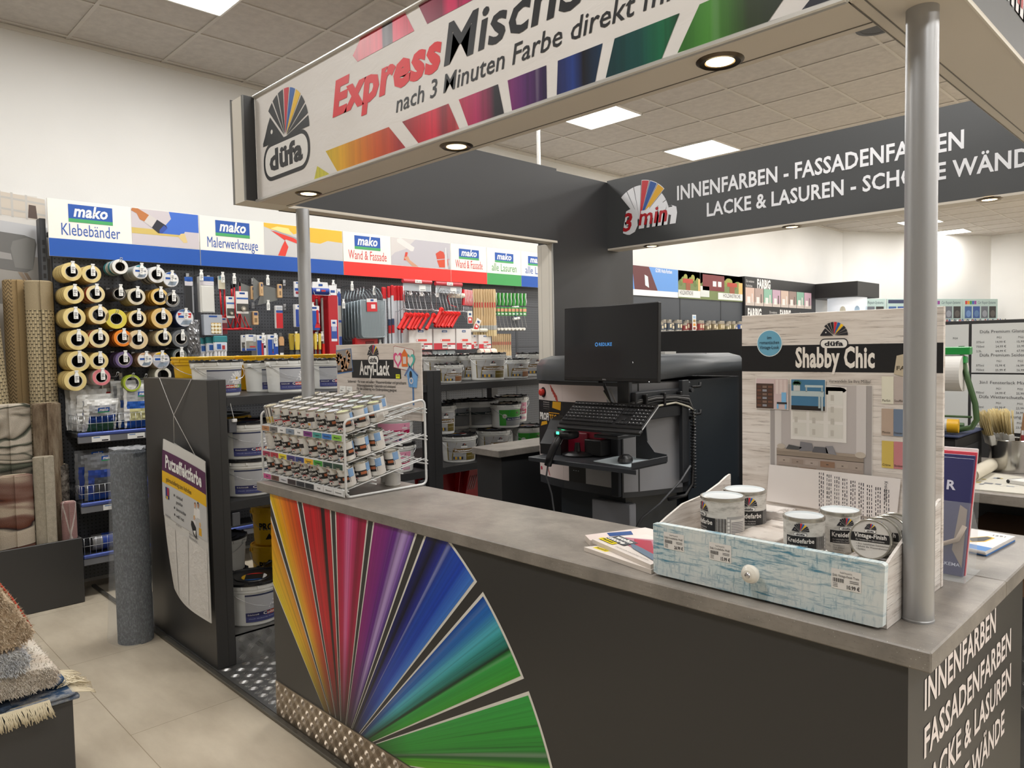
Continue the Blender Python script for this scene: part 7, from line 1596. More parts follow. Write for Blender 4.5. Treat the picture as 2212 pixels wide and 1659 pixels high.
q(a, b, 0.6, 0.5, 0.97, 0.95, 'd4c4c0', 0.0043); [q(a, b, 0.6+0.12*k, 0.5, 0.61+0.12*k, 0.95, 'b09490', 0.0046) for k in range(4)]; q(a, b, 0.8, 0.2, 0.94, 0.55, '78b0d8', 0.0048); q(a, b, 0.66, 0.18, 0.96, 0.24, '2c2c30', 0.005); [q(a, b, u, 0.03, u+0.05, 0.18, '78b4dc', 0.005) for u in (0.66, 0.9)]
a, b = (-0.859, 1.509), (-0.768, 1.427); prct(m, a, b, C('e2ddd8'), 0.0036)
q(a, b, 0.02, 0.02, 0.98, 0.98, '44769a', 0.004); q(a, b, 0.02, 0.02, 0.98, 0.16, '221c1a', 0.0043); q(a, b, 0.02, 0.46, 0.95, 0.62, 'b4c2c4', 0.0043); q(a, b, 0.42, 0.74, 0.93, 0.81, 'bccacb', 0.0043); [q(a, b, u, 0.6, u+0.04, 0.75, 'a8b6b8', 0.0043) for u in (0.44, 0.88)]; q(a, b, 0.80, 0.1, 0.86, 0.48, 'aebcbe', 0.0046); q(a, b, 0.88, 0.02, 0.93, 0.48, 'b8c4c6', 0.0046)
q(a, b, 0.09, 0.62, 0.28, 0.8, 'bfc3c2', 0.0046); w = b[0]-a[0]
for k in range(8): m.disc(F, a[0]+w*(0.1+0.025*k), b[1]+(a[1]-b[1])*(0.84+0.035*(k % 3)), w*0.045, C('3c6450'), 0.0048, seg=7)
m.build('furniture_picture', t)
# hand written order sheet
m = MB(); ps = [(-0.917, 1.279), (-0.591, 1.277), (-0.60, 1.175), (-0.925, 1.180)]; m.poly(F, [ps[0], ps[3], ps[2], ps[1]], C('e2dcd9', 0.5), 0.0052)
rnd = random.Random(3); bx = (-0.784, 1.262)[0]
for c_ in range(9):
    x = bx + c_*0.0195; zt = (-0.784, 1.27)[1]-0.003*c_+0.002
    for k in range(3):
        z = zt
        for j in range(12): L = rnd.uniform(.004, .009); m.rect(F, x+k*0.005, z-L, x+k*0.005+rnd.uniform(.0012, .0024), z, C('2c2a30' if k != 2 else '55535c'), 0.0056); z -= L+0.0035
a = (-0.627, 1.267); m.text(FR((a[0], DYB-0.0056, a[1]), (0, 0, -1), (1, 0, 0)), 'Kreidefarben', 0, 0, 0.008, C('4a484c'), 0.05, off=0)
m.build('order_sheet', t, 'white order sheet with handwriting')
# knob and price stickers of the drawer front
m = MB(); kx, kz = (-0.774, 1.099); M = Matrix.Translation((kx, DY0, kz)) @ Matrix.Rotation(PI/2, 4, 'X')
m.lathe([(0.009, 0), (0.008, 0.008), (0.013, 0.012), (0.0195, 0.018), (0.021, 0.024), (0.018, 0.031), (0.011, 0.036), (0.0065, 0.037)], mat('glazed_white', (228, 224, 214), 0.12, coat=0.6), 28, M); m.lathe([(0.0065, 0.037), (0.0055, 0.039), (0.0, 0.040)], CHROME, 16, M); m.build('drawer_knob', t, 'white glazed knob')
for a, b, s, ln in (((-1.012, 1.148), (-0.955, 1.111), '26.99 €', 'Düfa Kreidefarbe Weiß'), ((-0.888, 1.146), (-0.832, 1.106), '15.99 €', 'Düfa Kreidefarbe Weiß'), ((-0.608, 1.142), (-0.549, 1.101), '10.99 €', 'Düfa Vintage-Finish Trans')):
    m = MB(); w = b[0]-a[0]; h = 0.041; zt = (a[1]+b[1])/2+h/2; x = a[0]; m.rect(FD, x, zt-h, x+w, zt, C('e8e6e3'), 0.0008)
    m.text(FD, s, x+w*0.95, zt-h*0.92, 0.0075, INK, w*0.42, 'R', 0.02, off=0.0014); m.text(FD, ln, x+w*0.05, zt-h*0.38, 0.0048, C('3c3c40'), w*0.88, off=0.0014); m.text(FD, 'Rudolf Petzold KG', x+w*0.3, zt-h*0.2, 0.0035, C('6a6a6e'), w*0.4, off=0.0014)
    for k in range(11): m.rect(FD, x+w*(0.06+0.035*k), zt-h*0.66, x+w*(0.06+0.035*k+(0.012, 0.022)[k % 2]), zt-h*0.46, INK, 0.0014)
    for k in range(3): m.rect(FD, x+w*0.06, zt-h*(0.74+0.08*k), x+w*0.22, zt-h*(0.715+0.08*k), C('6a6a6e'), 0.0014)
    for k in range(2): m.rect(FD, x+w*0.62, zt-h*(0.52+0.08*k), x+w*0.92, zt-h*(0.49+0.08*k), C('6a6a6e'), 0.0014)
    m.build('price_sticker', t)
# chalk paint cans in the drawer
def chalk_can(r, h, loc, yaw, label):
    t = thing('chalk_paint_can', label, 'paint can', loc, yaw, 'chalk paint cans')
    m = MB(); base = mat('can_marble', (205, 203, 198), 0.45)
    @proc('can_marble_print', 0.42)
    def MP(T, b): return T.ramp(T.noise(T.coords('Object', (14, 14, 40)), 2, 6, 0.7), [(0.35, 'a8a59f'), (0.52, 'cfccc6'), (0.7, 'd8d6d0')])
    m.lathe([(0, 0.001), (r*0.95, 0.001), (r, 0, TIN), (r, 0.003, TIN), (r*0.985, 0.004, MP), (r*0.985, h-0.008, TIN), (r*1.015, h-0.006, TIN), (r*1.015, h, TIN), (r*0.93, h+0.001)], MP, 40)
    F = wrap(r*0.987); fan_logo(m, F, 0, h*0.70, r*0.42, seg=3); name_pill(m, F, 0, h*0.635, r*0.62, h*0.1)
    m.rect(F, -r*0.75, h*0.27, r*0.78, h*0.58, C('1d1c1e', 0.4), 0.0004, 12); m.text(F, 'Kreidefarbe', 0, h*0.43, h*0.105, C('e8e4de'), r*1.3, 'C', 0.02, off=0.0012)
    for k in range(2): m.text(F, ('Zur individuellen Gestaltung', 'von Shabby-Chic-Oberflächen')[k], -r*0.62, h*(0.35-0.055*k), h*0.028, C('d8d4d0'), r*0.95, off=0.0012)
    for k in range(7): m.rect(F, r*(0.8+0.07*k), h*0.27, r*(0.8+0.07*k+(0.035, 0.055)[k % 2]), h*0.58, C(('2c2a2c', '7c7a7a')[k % 2], 0.4), 0.0005, 2)
    for k in range(4): m.rect(F, r*1.32, h*(0.28+0.08*k), r*1.42, h*(0.335+0.08*k), C('e0deda'), 0.0012, 2)
    m.rect(F, r*1.3, h*0.05, r*2.3, h*0.62, C('aaa8a6'), 0.0003, 8); m.rect(F, r*1.48, h*0.08, r*2.25, h*0.56, C('d8d5d0'), 0.0008, 6); [m.rect(F, r*1.5, h*(0.1+0.035*k), r*2.2, h*(0.115+0.035*k), C('77747a'), 0.0012, 4) for k in range(12)]
    for k in range(3): m.text(F, ('Wasserbasiert', 'Hoch deckend', 'Tolle Haptik')[k], -r*0.6, h*(0.2-0.055*k), h*0.03, C('4a4846'), None, off=0.0008)
    m.poly(F, [(r*0.3, h*0.05), (r*0.78, h*0.05), (r*0.8, h*0.22), (r*0.66, h*0.26), (r*0.4, h*0.26), (r*0.28, h*0.22)], C('4a4436'), 0.0012); m.poly(F, [(r*0.33, h*0.065), (r*0.75, h*0.065), (r*0.77, h*0.21), (r*0.65, h*0.245), (r*0.41, h*0.245), (r*0.31, h*0.21)], C('bdb293'), 0.0018); m.text(F, '15', r*0.54, h*0.13, h*0.065, C('2c2820'), r*0.26, 'C', 0.02, off=0.0024)
    m.text(F, '750 ml' if r > 0.05 else '375 ml', r*1.0, h*0.08, h*0.06, C('3a3838'), r*0.5, off=0.0016)
    m.build('body', t)
    m = MB(); m.lathe([(r*0.93, h+0.0012), (r*0.90, h-0.003), (r*0.88, h-0.004), (r*0.80, h-0.0045), (r*0.78, h-0.002), (0, h-0.002)], C('dfe5e8', 0.3), 40); m.build('lid', t)
    return t
chalk_can(0.0525, 0.112, (-0.924, 1.625, 1.1185), -0.12+math.radians(-28), 'big chalk paint can at the left front inside the drawer')
chalk_can(0.0525, 0.112, (-0.922, 1.732, 1.1185), math.radians(38), 'big chalk paint can behind the left front one')
chalk_can(0.044, 0.092, (-0.709, 1.600, 1.1255), math.radians(14), 'smaller chalk paint can in the middle of the drawer')
chalk_can(0.044, 0.092, (-0.672, 1.705, 1.1258), math.radians(38), 'smaller chalk paint can behind the middle one')
def wax_tin(loc, rz, label, lean):
    t = thing('wax_tin', label, 'tin', loc, 0, 'round wax tins')
    t.rotation_euler = (lean, 0, rz)
    m = MB(); r = 0.0415; M = Matrix.Translation((0, 0, r)) @ Matrix.Rotation(PI/2, 4, 'X')
    m.lathe([(0, -0.012), (r*0.94, -0.012), (r*0.97, -0.010), (r*0.97, 0.004), (r, 0.005), (r, 0.011), (r*0.97, 0.0125), (r*0.93, 0.0122), (r*0.91, 0.0105)], TIN, 40, M); m.build('body', t)
    m = MB(); m.lathe([(r*0.91, 0.0105), (0, 0.0105)], C('d3cfc9', 0.4), 40, M); F = front(0, -0.0105, r)
    def ch(z): return math.sqrt(max(0, (0.9*r)**2-z*z))
    zs = [-0.006, 0.0, 0.006, 0.012]; m.poly(F, [(-ch(z), z) for z in zs][::-1] + [(ch(z), z) for z in zs], C('1d1c1e', 0.4), 0.0004)
    m.text(F, 'Vintage-Finish', 0, 0.0025, 0.0085, C('e6e2dc'), 0.062, 'C', 0.025, off=0.001); m.text(F, 'Zur Veredelung von düfa Kreidefarbe', 0, -0.004, 0.003, C('d8d4d0'), 0.055, 'C', off=0.001)
    fan_logo(m, F, 0, 0.0205, 0.0115, seg=2); name_pill(m, F, 0, 0.0165, 0.022, 0.0068, n=3)
    for k in range(3): m.text(F, ('• Aus natürlichen Edelwachsen', '• Erhöht die Wasserabweisung', '• Farblos')[k], -0.026, -0.0125-0.0055*k, 0.0035, C('4a4644'), None, off=0.0006)
    m.build('lid', t); return t
wax_tin((-0.562, 1.585, 1.1495), 0.12, 'foremost wax tin standing on edge in the right corner of the drawer', -0.16)
for k in range(3): wax_tin((-0.556+0.004*k, 1.622+0.03*k, 1.1495), 0.1+0.05*k, 'wax tin standing %s behind the foremost one' % ['directly', 'second', 'last'][k], -0.12)
m = MB(); m.rbox(-0.61, 1.545, 1.1185, -0.518, 1.72, 1.149, WASHS, 0.002); m.build('tin_step', bpy.data.objects['drawer_display'] if 'drawer_display' in bpy.data.objects else None)
# ---- magazines and papers left of the drawer
def leaf(m, pts, z0, z1, top, edge): m.prism(pts, z1-z0, edge, FR((0, 0, z0), (1, 0, 0), (0, 1, 0)), top)
t = thing('magazine', 'home magazine with yellow title strip and pink yarn picture beside the drawer', 'magazine', (0, 0, 0))
m = MB(); PG = C('dcd2c8', 0.6); CV = C('e2dad4', 0.35)
leaf(m, [(-1.318, 1.600), (-1.055, 1.506), (-1.052, 1.690), (-1.235, 1.745)], 1.0465, 1.058, CV, PG); m.build('pages', t)
F = FR((-1.318, 1.600, 1.0585), (0.942, -0.337, 0), (0.337, 0.942, 0)); m = MB()
m.poly(F, [(0.03, 0.09), (0.10, 0.05), (0.28, 0.03), (0.275, 0.15), (0.12, 0.17)], C('b07888'), 0.0004); m.poly(F, [(0.09, 0.155), (0.16, 0.10), (0.27, 0.07), (0.274, 0.16), (0.18, 0.172)], C('d8508c'), 0.0008); m.poly(F, [(0.06, 0.10), (0.12, 0.065), (0.27, 0.05), (0.27, 0.085), (0.15, 0.10), (0.10, 0.13)], C('a83448'), 0.0012); m.poly(F, [(0.08, 0.07), (0.14, 0.042), (0.27, 0.022), (0.27, 0.05), (0.15, 0.065)], C('66788c'), 0.0016)
m.rect(F, 0.012, 0.036, 0.105, 0.084, C('55585c'), 0.002); m.text(F, 'wohn', 0.022, 0.062, 0.017, WHITE, 0.075, 'L', 0.04, off=0.0026); m.text(F, 'store', 0.018, 0.04, 0.017, WHITE, 0.075, 'L', 0.04, off=0.0026)
m.rect(F, 0.006, 0.016, 0.078, 0.034, C('ecd81c'), 0.002); m.text(F, 'Petzold', 0.014, 0.021, 0.010, C('3c3828'), 0.055, 'L', 0.02, 0.2, off=0.0026); m.text(F, 'DAS MAGAZIN FÜR SCHÖNES WOHNEN', 0.10, 0.012, 0.005, C('77706c'), 0.15, off=0.0012)
m.build('cover_print', t)
t = thing('magazine', 'lower copy of the yellow titled magazine showing only its edge', 'magazine', (0, 0, 0))
m = MB(); leaf(m, [(-1.312, 1.556), (-1.052, 1.504), (-1.052, 1.65), (-1.255, 1.66)], WT+0.0006, 1.046, CV, PG); m.build('pages', t)
m = MB(); F = FR((-1.312, 1.556, 1.0462), (0.98, -0.196, 0), (0.196, 0.98, 0)); m.rect(F, 0.02, 0.015, 0.075, 0.032, C('ecd81c'), 0.0001); m.text(F, 'Petzold', 0.024, 0.02, 0.009, C('3c3828'), 0.045, 'L', 0.02, 0.2, off=0.0003); m.build('cover_print', t)
t = thing('brochure_stack', 'cream brochures with a blue corner under the magazine edge', 'brochure', (0, 0, 0))
m = MB(); leaf(m, [(-1.378, 1.640), (-1.33, 1.605), (-1.255, 1.662), (-1.06, 1.700), (-1.055, 1.80), (-1.30, 1.83)], WT+0.0006, 1.052, C('d8cac4', 0.5), PG); m.build('pages', t)
m = MB(); F = flat(0, 0, 1.0522); m.poly(F, [(-1.345, 1.70), (-1.315, 1.675), (-1.275, 1.735), (-1.305, 1.765)], C('2c4c84'), 0.0004); m.rect(F, -1.25, 1.80, -1.22, 1.815, C('8c8480'), 0.0004); m.build('cover_print', t)
m = MB(); leaf(m, [(-1.20, 1.80), (-1.058, 1.74), (-1.055, 1.86), (-1.10, 1.872)], 1.0530, 1.0545, C('e2d8d4', 0.5), PG); m.rect(flat(0, 0, 1.0546), -1.15, 1.80, -1.08, 1.815, C('6a5a5c'), 0.0004)
one(m, 'paper_sheet', 'loose white sheet behind the magazine at the drawer corner', 'paper')
# ---- acrylic brochure holder and flyers at the right end
ACR = mat('clear_acrylic', (232, 236, 238), 0.05, alpha=0.16, spec=0.8)
t = thing('brochure_holder', 'clear acrylic stand holding navy brochures behind the wood-look display', 'brochure holder', (-0.485, 1.975, WT+0.001))
m = MB(); m.rbox(-0.125, -0.05, 0, 0.012, 0.085, 0.003, ACR, 0.001); m.add([(-0.125, -0.028, 0.003), (0.004, -0.028, 0.003), (0.004, 0.030, 0.175), (-0.125, 0.030, 0.175)], [(0, 1, 2, 3)], ACR); m.add([(0.005, -0.028, 0.003), (0.005, 0.07, 0.003), (0.005, 0.09, 0.10), (0.005, 0.07, 0.125), (0.005, 0.030, 0.175)], [(0, 1, 2, 3, 4)], ACR); m.add([(-0.125, 0.075, 0.003), (0.004, 0.075, 0.003), (0.004, 0.105, 0.21), (-0.125, 0.105, 0.21)], [(0, 1, 2, 3)], ACR); m.build('stand', t)
for k in range(4):
    t = thing('brochure', ['navy brochure with white letters, foremost in the acrylic stand', 'navy brochure behind the foremost one in the acrylic stand', 'brochure with red edge in the acrylic stand', 'white brochure rearmost in the acrylic stand'][k], 'brochure', (-0.485, 1.962+0.0065*k, WT+0.006), 0, 'brochures in the acrylic stand', (-0.32, 0, 0))
    col = ('23265a', '23265a', 'c83a4c', 'd8d0d0')[k]; m = MB(); m.rbox(-0.120, 0, 0, 0.0-0.002*(k < 2), 0.006, 0.285+0.008*k, C(col, 0.35), 0.001); m.build('cover', t)
    if k == 0:
        m = MB(); F = front(0, 0, 0); m.text(F, 'R', -0.055, 0.205, 0.022, C('c8c8d8'), None, 'L', 0.03); m.text(F, 'ARKEMA', -0.06, 0.022, 0.0075, C('c0c4d8'), 0.05, 'L', 0.01); m.tube([(-0.11, -0.002, 0.11), (-0.08, -0.004, 0.075), (-0.05, -0.004, 0.07), (-0.02, -0.003, 0.085), (-0.008, -0.002, 0.12)], 0.006, C('a89888'), 8); m.poly(F, [(-0.03, 0.06), (-0.006, 0.02), (-0.006, 0.16), (-0.022, 0.17)], C('8a7c72'), 0.001); m.build('cover_print', t)
for k in range(3):
    t = thing('flyer_stack', ['white flyer with yellow black tag picture at the worktop end', 'white flyer under the top one at the worktop end', 'blue edged flyer at the bottom of the stack'][k], 'flyer', (-0.55, 2.28, WT+0.0008+0.005*(2-k)), 0, 'flyers at the worktop end')
    m = MB(); m.prism([(-0.05, -0.05), (0.055, -0.08+0.006*k), (0.075, 0.15), (-0.05, 0.17)], 0.0046, C(('dcd8d6', 'd4d0ce', '3a70b0')[k], 0.5), flat())
    m.build('sheets', t)
    if k == 0:
        m = MB(); F = flat(0, 0, 0.0048); m.poly(F, [(0.0, 0.0), (0.03, 0.03), (0.04, 0.09), (0.02, 0.10), (-0.02, 0.04)], C('e0b020'), 0.0002); m.poly(F, [(0.004, 0.008), (0.026, 0.034), (0.034, 0.086), (0.02, 0.092), (-0.014, 0.04)], C('26262a'), 0.0005); m.text(F, '1591', 0.028, 0.115, 0.014, C('55555a'), 0.03, 'L', 0.01, off=0.0003); m.poly(F, [(-0.048, -0.048), (0.054, -0.077), (0.06, -0.03), (-0.04, -0.01)], C('3a78b8'), 0.0003); m.build('print', t)
# ================================================================ tinting machine with its screen
MG = mat('machine_grey', (146, 147, 152), 0.42); MD = mat('machine_dark', (44, 46, 50), 0.4); MB_ = mat('machine_blue_black', (36, 42, 48), 0.38); PBK = mat('plastic_black', (24, 24, 26), 0.38)
A_, Bm, B2, C1, D1, E1, F1 = (-2.631, 2.779), (-2.42, 2.722), (-2.051, 2.712), (-1.919, 3.008), (-1.925, 3.56), (-2.62, 3.56), (-2.66, 3.1)
t = thing('tinting_machine', 'grey and black paint tinting machine with printed front behind the counter', 'machine', (0, 0, 0))
m = MB(); plan = [A_, (-2.53, 2.745), Bm, B2, (-2.01, 2.78), C1, D1, E1, F1]
m.prism(plan, 0.53, MD, FR((0, 0, 0.905), (1, 0, 0), (0, 1, 0)))
m.prism([(-2.56, 2.86), (-2.10, 2.80), (-1.98, 3.05), D1, E1, F1], 0.893, MB_, FR((0, 0, 0.012), (1, 0, 0), (0, 1, 0))); m.build('body', t)
m = MB(); m.rbox(-2.29, 2.78, 0.012, -2.06, 2.83, 0.86, MG, 0.004); m.build('lower_panel', t)
m = MB(); plan2 = [(-2.655, 2.79), (-2.54, 2.73), (-2.40, 2.70), (-2.22, 2.684), (-2.03, 2.69), (-1.985, 2.77), (-1.895, 3.0), (-1.905, 3.58), (-2.64, 3.58), (-2.68, 3.1)]
n = len(plan2); cx, cy = -2.28, 3.15; vs = []
for s, z in ((1.0, 0), (1.005, 0.03), (1.0, 0.075), (0.96, 0.105), (0.85, 0.122)):
    for k, (x, y) in enumerate(plan2):
        dz = 0.0 if z > 0.02 else (0.042 if y > 3.4 else 0.018 if y > 2.9 and x > -2 else 0.0)
        vs.append((cx+(x-cx)*s, cy+(y-cy)*s, 1.437+z+dz))
m.add(vs, [(j*n+i, j*n+(i+1) % n, (j+1)*n+(i+1) % n, (j+1)*n+i) for j in range(4) for i in range(n)], mat('lid_grey', (78, 82, 86), 0.4), True); m.add(vs[4*n:], [tuple(range(n))], mat('lid_grey'), False); m.add(vs[:n], [tuple(reversed(range(n)))], MD)
m.rbox(-2.60, 3.28, 1.5585, -1.95, 3.284, 1.5600, C('1c1e20'), 0.0003); m.build('lid', t, 'rounded dark grey lid')
def mface(p, q, off=0.0): # plane standing on the line p to q
    return FR((p[0], p[1], 0), (q[0]-p[0], q[1]-p[1], 0), (0, 0, 1))
F1_, F2_ = mface(A_, Bm), mface(Bm, B2); w1 = math.hypot(Bm[0]-A_[0], Bm[1]-A_[1]); w2 = math.hypot(B2[0]-Bm[0], B2[1]-Bm[1])
m = MB(); PINKW = C('d9cac6', 0.4)
for a, b in ((A_, (-2.53, 2.745)), ((-2.53, 2.745), Bm)):
    F = mface(a, b); w = math.hypot(b[0]-a[0], b[1]-a[1]); m.rect(F, 0, 0.945, w, 1.418, PINKW, 0.002); m.rect(F, 0, 1.10, w, 1.335, C('19181a'), 0.0026)
F = F2_; m.rect(F, 0, 0.945, 0.04, 1.10, PINKW, 0.002); m.rect(F, 0, 1.10, 0.285, 1.418, PINKW, 0.002); m.rect(F, 0.0, 1.10, 0.285, 1.27, C('19181a'), 0.0026); m.rect(F, 0.0, 1.27, 0.10, 1.335, C('19181a'), 0.0026)
F = mface(A_, (-2.53, 2.745)); m.text(F, 'PROFI', 0.012, 1.235, 0.034, WHITE, 0.094, 'L', 0.045, off=0.004)
F = mface((-2.53, 2.745), Bm); m.text(F, 'TEC', 0.004, 1.235, 0.03, C('e0a020'), 0.06, 'L', 0.02, off=0.004); m.rect(F, 0.0, 1.272, 0.09, 1.276, C('e0a020'), 0.004); m.poly(F, [(0.03, 1.30), (0.10, 1.29), (0.105, 1.332), (0.035, 1.332)], C('d8a018'), 0.004)
F = mface(A_, (-2.53, 2.745)); m.poly(F, [(0.02, 1.20), (0.09, 1.215), (0.085, 1.23), (0.03, 1.222)], C('d8a018'), 0.004)
for i in range(6):
    for j in range(4): m.disc(F, 0.055+i*0.011, 1.325-j*0.011, 0.003*(1-j*0.2), C('c8c4c0'), 0.0042, seg=6)
for i in range(5): m.poly(mface((-2.53, 2.745), Bm), [(0.01+0.012*i, 1.418-0.012*i), (0.022+0.012*i, 1.41-0.012*i), (0.036+0.011*i, 1.385-0.014*i), (0.026+0.011*i, 1.38-0.014*i)], C('b8463c'), 0.0032)
stroke(m, F, [(0.095, 1.07), (0.08, 1.02), (0.09, 0.98), (0.105, 0.955)], 0.003, C('b03a34'), 0.0032)
fan_logo(m, F2_, 0.19, 1.29, 0.085, seg=4); m.disc(F, 0.018, 0.98, 0.01, C('b83c50'), 0.003, seg=10)
m.build('front_print', t, 'printed white and black front')
m = MB(); M = Matrix.Translation((-2.583, 2.762, 1.375)) @ Matrix.Rotation(math.radians(-18), 4, 'Z') @ Matrix.Rotation(PI/2, 4, 'X'); m.cyl((0, 0, 0), (0, 0, 0), 0.01, BLACK) if False else None
m.lathe([(0.026, 0.0), (0.026, 0.004), (0.016, 0.004)], C('1a1214'), 20, M); m.lathe([(0.016, 0.002), (0.018, 0.012), (0.018, 0.02), (0.012, 0.024), (0, 0.024)], C('c8352c', 0.3), 20, M); m.build('stop_button', t, 'red stop button')
m = MB(); F = F2_; m.rect(F, 0.04, 0.945, 0.15, 1.10, C('101012', 0.3), 0.004); m.rect(F, 0.06, 1.04, 0.13, 1.09, C('1c2c4c'), 0.0046); [m.rect(F, 0.07+0.015*k, 1.0, 0.076+0.015*k, 1.003, C('b0b4b8'), 0.0046) for k in range(3)]; m.build('dispenser_slot', t)
m = MB(); m.rect(F2_, 0.285, 0.945, w2-0.01, 1.418, MG, 0.003); m.rect(F2_, 0.15, 0.945, w2-0.02, 1.10, C('b5b2b0', 0.4), 0.004)
for p, q in ((B2, (-2.01, 2.78)), ((-2.01, 2.78), C1)): F = mface(p, q); w = math.hypot(q[0]-p[0], q[1]-p[1]); m.rect(F, 0.006, 0.93, w-0.002, 1.43, MG, 0.002)
m.build('grey_panel', t)
m = MB(); m.rbox(-2.10, 2.69, 0.91, -2.055, 2.712, 1.30, MD, 0.003); F = mface(C1, D1); m.rect(F, 0.005, 0.93, 0.04, 1.43, PBK, 0.003); m.rect(F, 0.045, 0.05, 0.53, 1.43, MB_, 0.002); m.build('corner_strip', t)
for z in (1.40, 1.27):
    m = MB(); m.rbox(-1.915, 3.015, z-0.03, -1.895, 3.045, z+0.03, mat('hinge', (90, 92, 95), 0.35, 0.7), 0.004); m.cyl((-1.893, 3.03, z-0.008), (-1.875, 3.03, z-0.008), 0.012, mat('hinge'), seg=12); m.tube([(-1.88, 3.03, z+0.005), (-1.87, 3.06, z+0.006), (-1.87, 3.085, z+0.006), (-1.87, 3.085, z+0.025)], 0.007, PBK, 6); m.build('hinge', t)
for z in (0.94, 1.31): pass
# red and black tray inside the dispenser
m = MB(); m.rbox(-2.33, 2.64, 1.101, -2.20, 2.70, 1.20, C('941834', 0.35), 0.004); m.rbox(-2.30, 2.655, 1.17, -2.13, 2.70, 1.215, C('a01c38', 0.35), 0.006); m.rbox(-2.20, 2.62, 1.101, -2.10, 2.70, 1.175, PBK, 0.004); m.rbox(-2.19, 2.66, 1.215, -2.11, 2.70, 1.25, C('c83c58', 0.35), 0.004); m.rbox(-2.32, 2.665, 1.2, -2.25, 2.70, 1.26, C('8a1430', 0.35), 0.004)
m.build('nozzle_unit', t, 'dark red dispensing unit')
# screen arm with tray
t = bpy.data.objects['tinting_machine']
m = MB(); m.rbox(-1.99, 2.60, 1.25, -1.925, 2.625, 1.60, MD, 0.003); m.rbox(-1.96, 2.615, 1.335, -1.90, 2.99, 1.40, MD, 0.003); m.rbox(-1.95, 2.61, 1.275, -1.895, 2.985, 1.325, MD, 0.003); m.rbox(-1.905, 2.955, 0.96, -1.882, 3.01, 1.44, MD, 0.003); m.build('screen_arm', t)
m = MB(); m.rbox(-2.385, 2.44, 1.092, -1.80, 2.70, 1.098, MD, 0.002); m.rbox(-2.385, 2.437, 1.078, -1.775, 2.442, 1.098, MD, 0.002); m.rbox(-1.80, 2.44, 1.098, -1.796, 2.70, 1.125, MD, 0.002); m.prism([(-1.96, 1.098), (-1.80, 1.098), (-1.80, 1.13), (-1.86, 1.135), (-1.90, 1.18), (-1.91, 1.28), (-1.96, 1.28)], 0.006, MD, front(0, 2.70, 0)); m.build('tray', t)
m = MB(); m.rbox(-2.02, 2.47, 1.21, -1.89, 2.60, 1.225, MD, 0.003); m.build('keyboard_bracket', t)
# screen
t = thing('computer_screen', 'black flat computer screen showing a small blue logo', 'screen', (-1.966, 2.51, 1.615), 0, None, (math.radians(-1.5), 0, math.radians(-4)))
m = MB(); m.rbox(-0.2675, 0.0, -0.163, 0.2675, 0.022, 0.163, PBK, 0.003); m.rbox(-0.16, 0.022, -0.10, 0.16, 0.055, 0.10, PBK, 0.012); m.build('housing', t)
m = MB(); F = front(0, -0.0004, 0); m.rect(F, -0.264, -0.146, 0.264, 0.160, mat('screen_glass', (17, 18, 22), 0.14, emis=0.25), 0.0)
SB = mat('screen_logo', (70, 130, 190), 0.3, emis=0.9); m.ring(F, -0.066, -0.003, 0.0055, 0.0088, SB, 0.0008); m.text(F, 'REDLIKE', -0.052, -0.0095, 0.0135, SB, 0.075, 'L', 0.02, off=0.0008)
m.poly(F, [(0.138, -0.075), (0.141, -0.082), (0.138, -0.084)], mat('screen_pointer', (235, 235, 235), 0.3, emis=0.8), 0.0008); m.build('display', t)
m = MB(); F = front(0, -0.0005, 0); m.text(F, 'DELL', -0.03, -0.157, 0.0055, C('b8b8ba'), 0.022, 'L', 0.02); m.disc(F, 0.225, -0.159, 0.0018, mat('led_white', (240, 240, 240), 0.3, emis=2), 0.0008, seg=8); m.build('chin_print', t)
m = MB(); m.tube([(-0.07, 0.03, -0.10), (-0.07, 0.03, -0.17)], 0.011, PBK, 8); m.build('plug', t)
# keyboard
t = thing('keyboard', 'black full size keyboard with tilted keys under the screen', 'keyboard', (-1.972, 2.445, 1.262), 0, None, (math.radians(36), 0, math.radians(1.0)))
m = MB(); m.rbox(-0.222, 0.0, -0.008, 0.222, 0.155, 0.008, PBK, 0.004); m.rbox(-0.222, -0.022, -0.016, 0.222, 0.004, 0.002, PBK, 0.006, 2); m.rbox(0.2215, 0.0, -0.002, 0.2235, 0.155, 0.003, C('c8cacc', 0.25), 0.0005); m.build('case', t)
m = MB(); KC_ = mat('key_black', (30, 30, 32), 0.45); rows = [(0.132, 14, 0.010), (0.106, 15, 0.016), (0.086, 15, 0.016), (0.066, 14, 0.016), (0.046, 13, 0.016), (0.026, 8, 0.016)]
for ri, (y, n, h) in enumerate(rows):
    x = -0.212; tot = 0.285
    for k in range(n):
        w = tot/n
        if ri == 5: w = (0.025, 0.022, 0.022, 0.112, 0.022, 0.022, 0.022, 0.03)[k]
        m.rbox(x+0.001, y-h*0.5, 0.008, x+w-0.001, y+h*0.5, 0.0125, KC_, 0.0012); m.rect(flat(0, 0, 0.0126), x+w*0.3, y, x+w*0.5, y+0.003, C('c0c0c2'), 0.0003) if ri < 5 else None; x += w
    for k in range(3):
        if ri in (3,) or (ri == 4 and k != 1): continue
        m.rbox(0.081+k*0.019, y-h*0.5, 0.008, 0.098+k*0.019, y+h*0.5, 0.0125, KC_, 0.0012)
    for k in range(4): m.rbox(0.143+k*0.0185, y-h*0.5, 0.008, 0.160+k*0.0185, y+h*0.5, 0.0125, KC_, 0.0012); m.rect(flat(0, 0, 0.0126), 0.148+k*0.0185, y, 0.152+k*0.0185, y+0.004, C('c8c8ca'), 0.0003)
o = m.build('keys', t); o['kind'] = 'stuff'
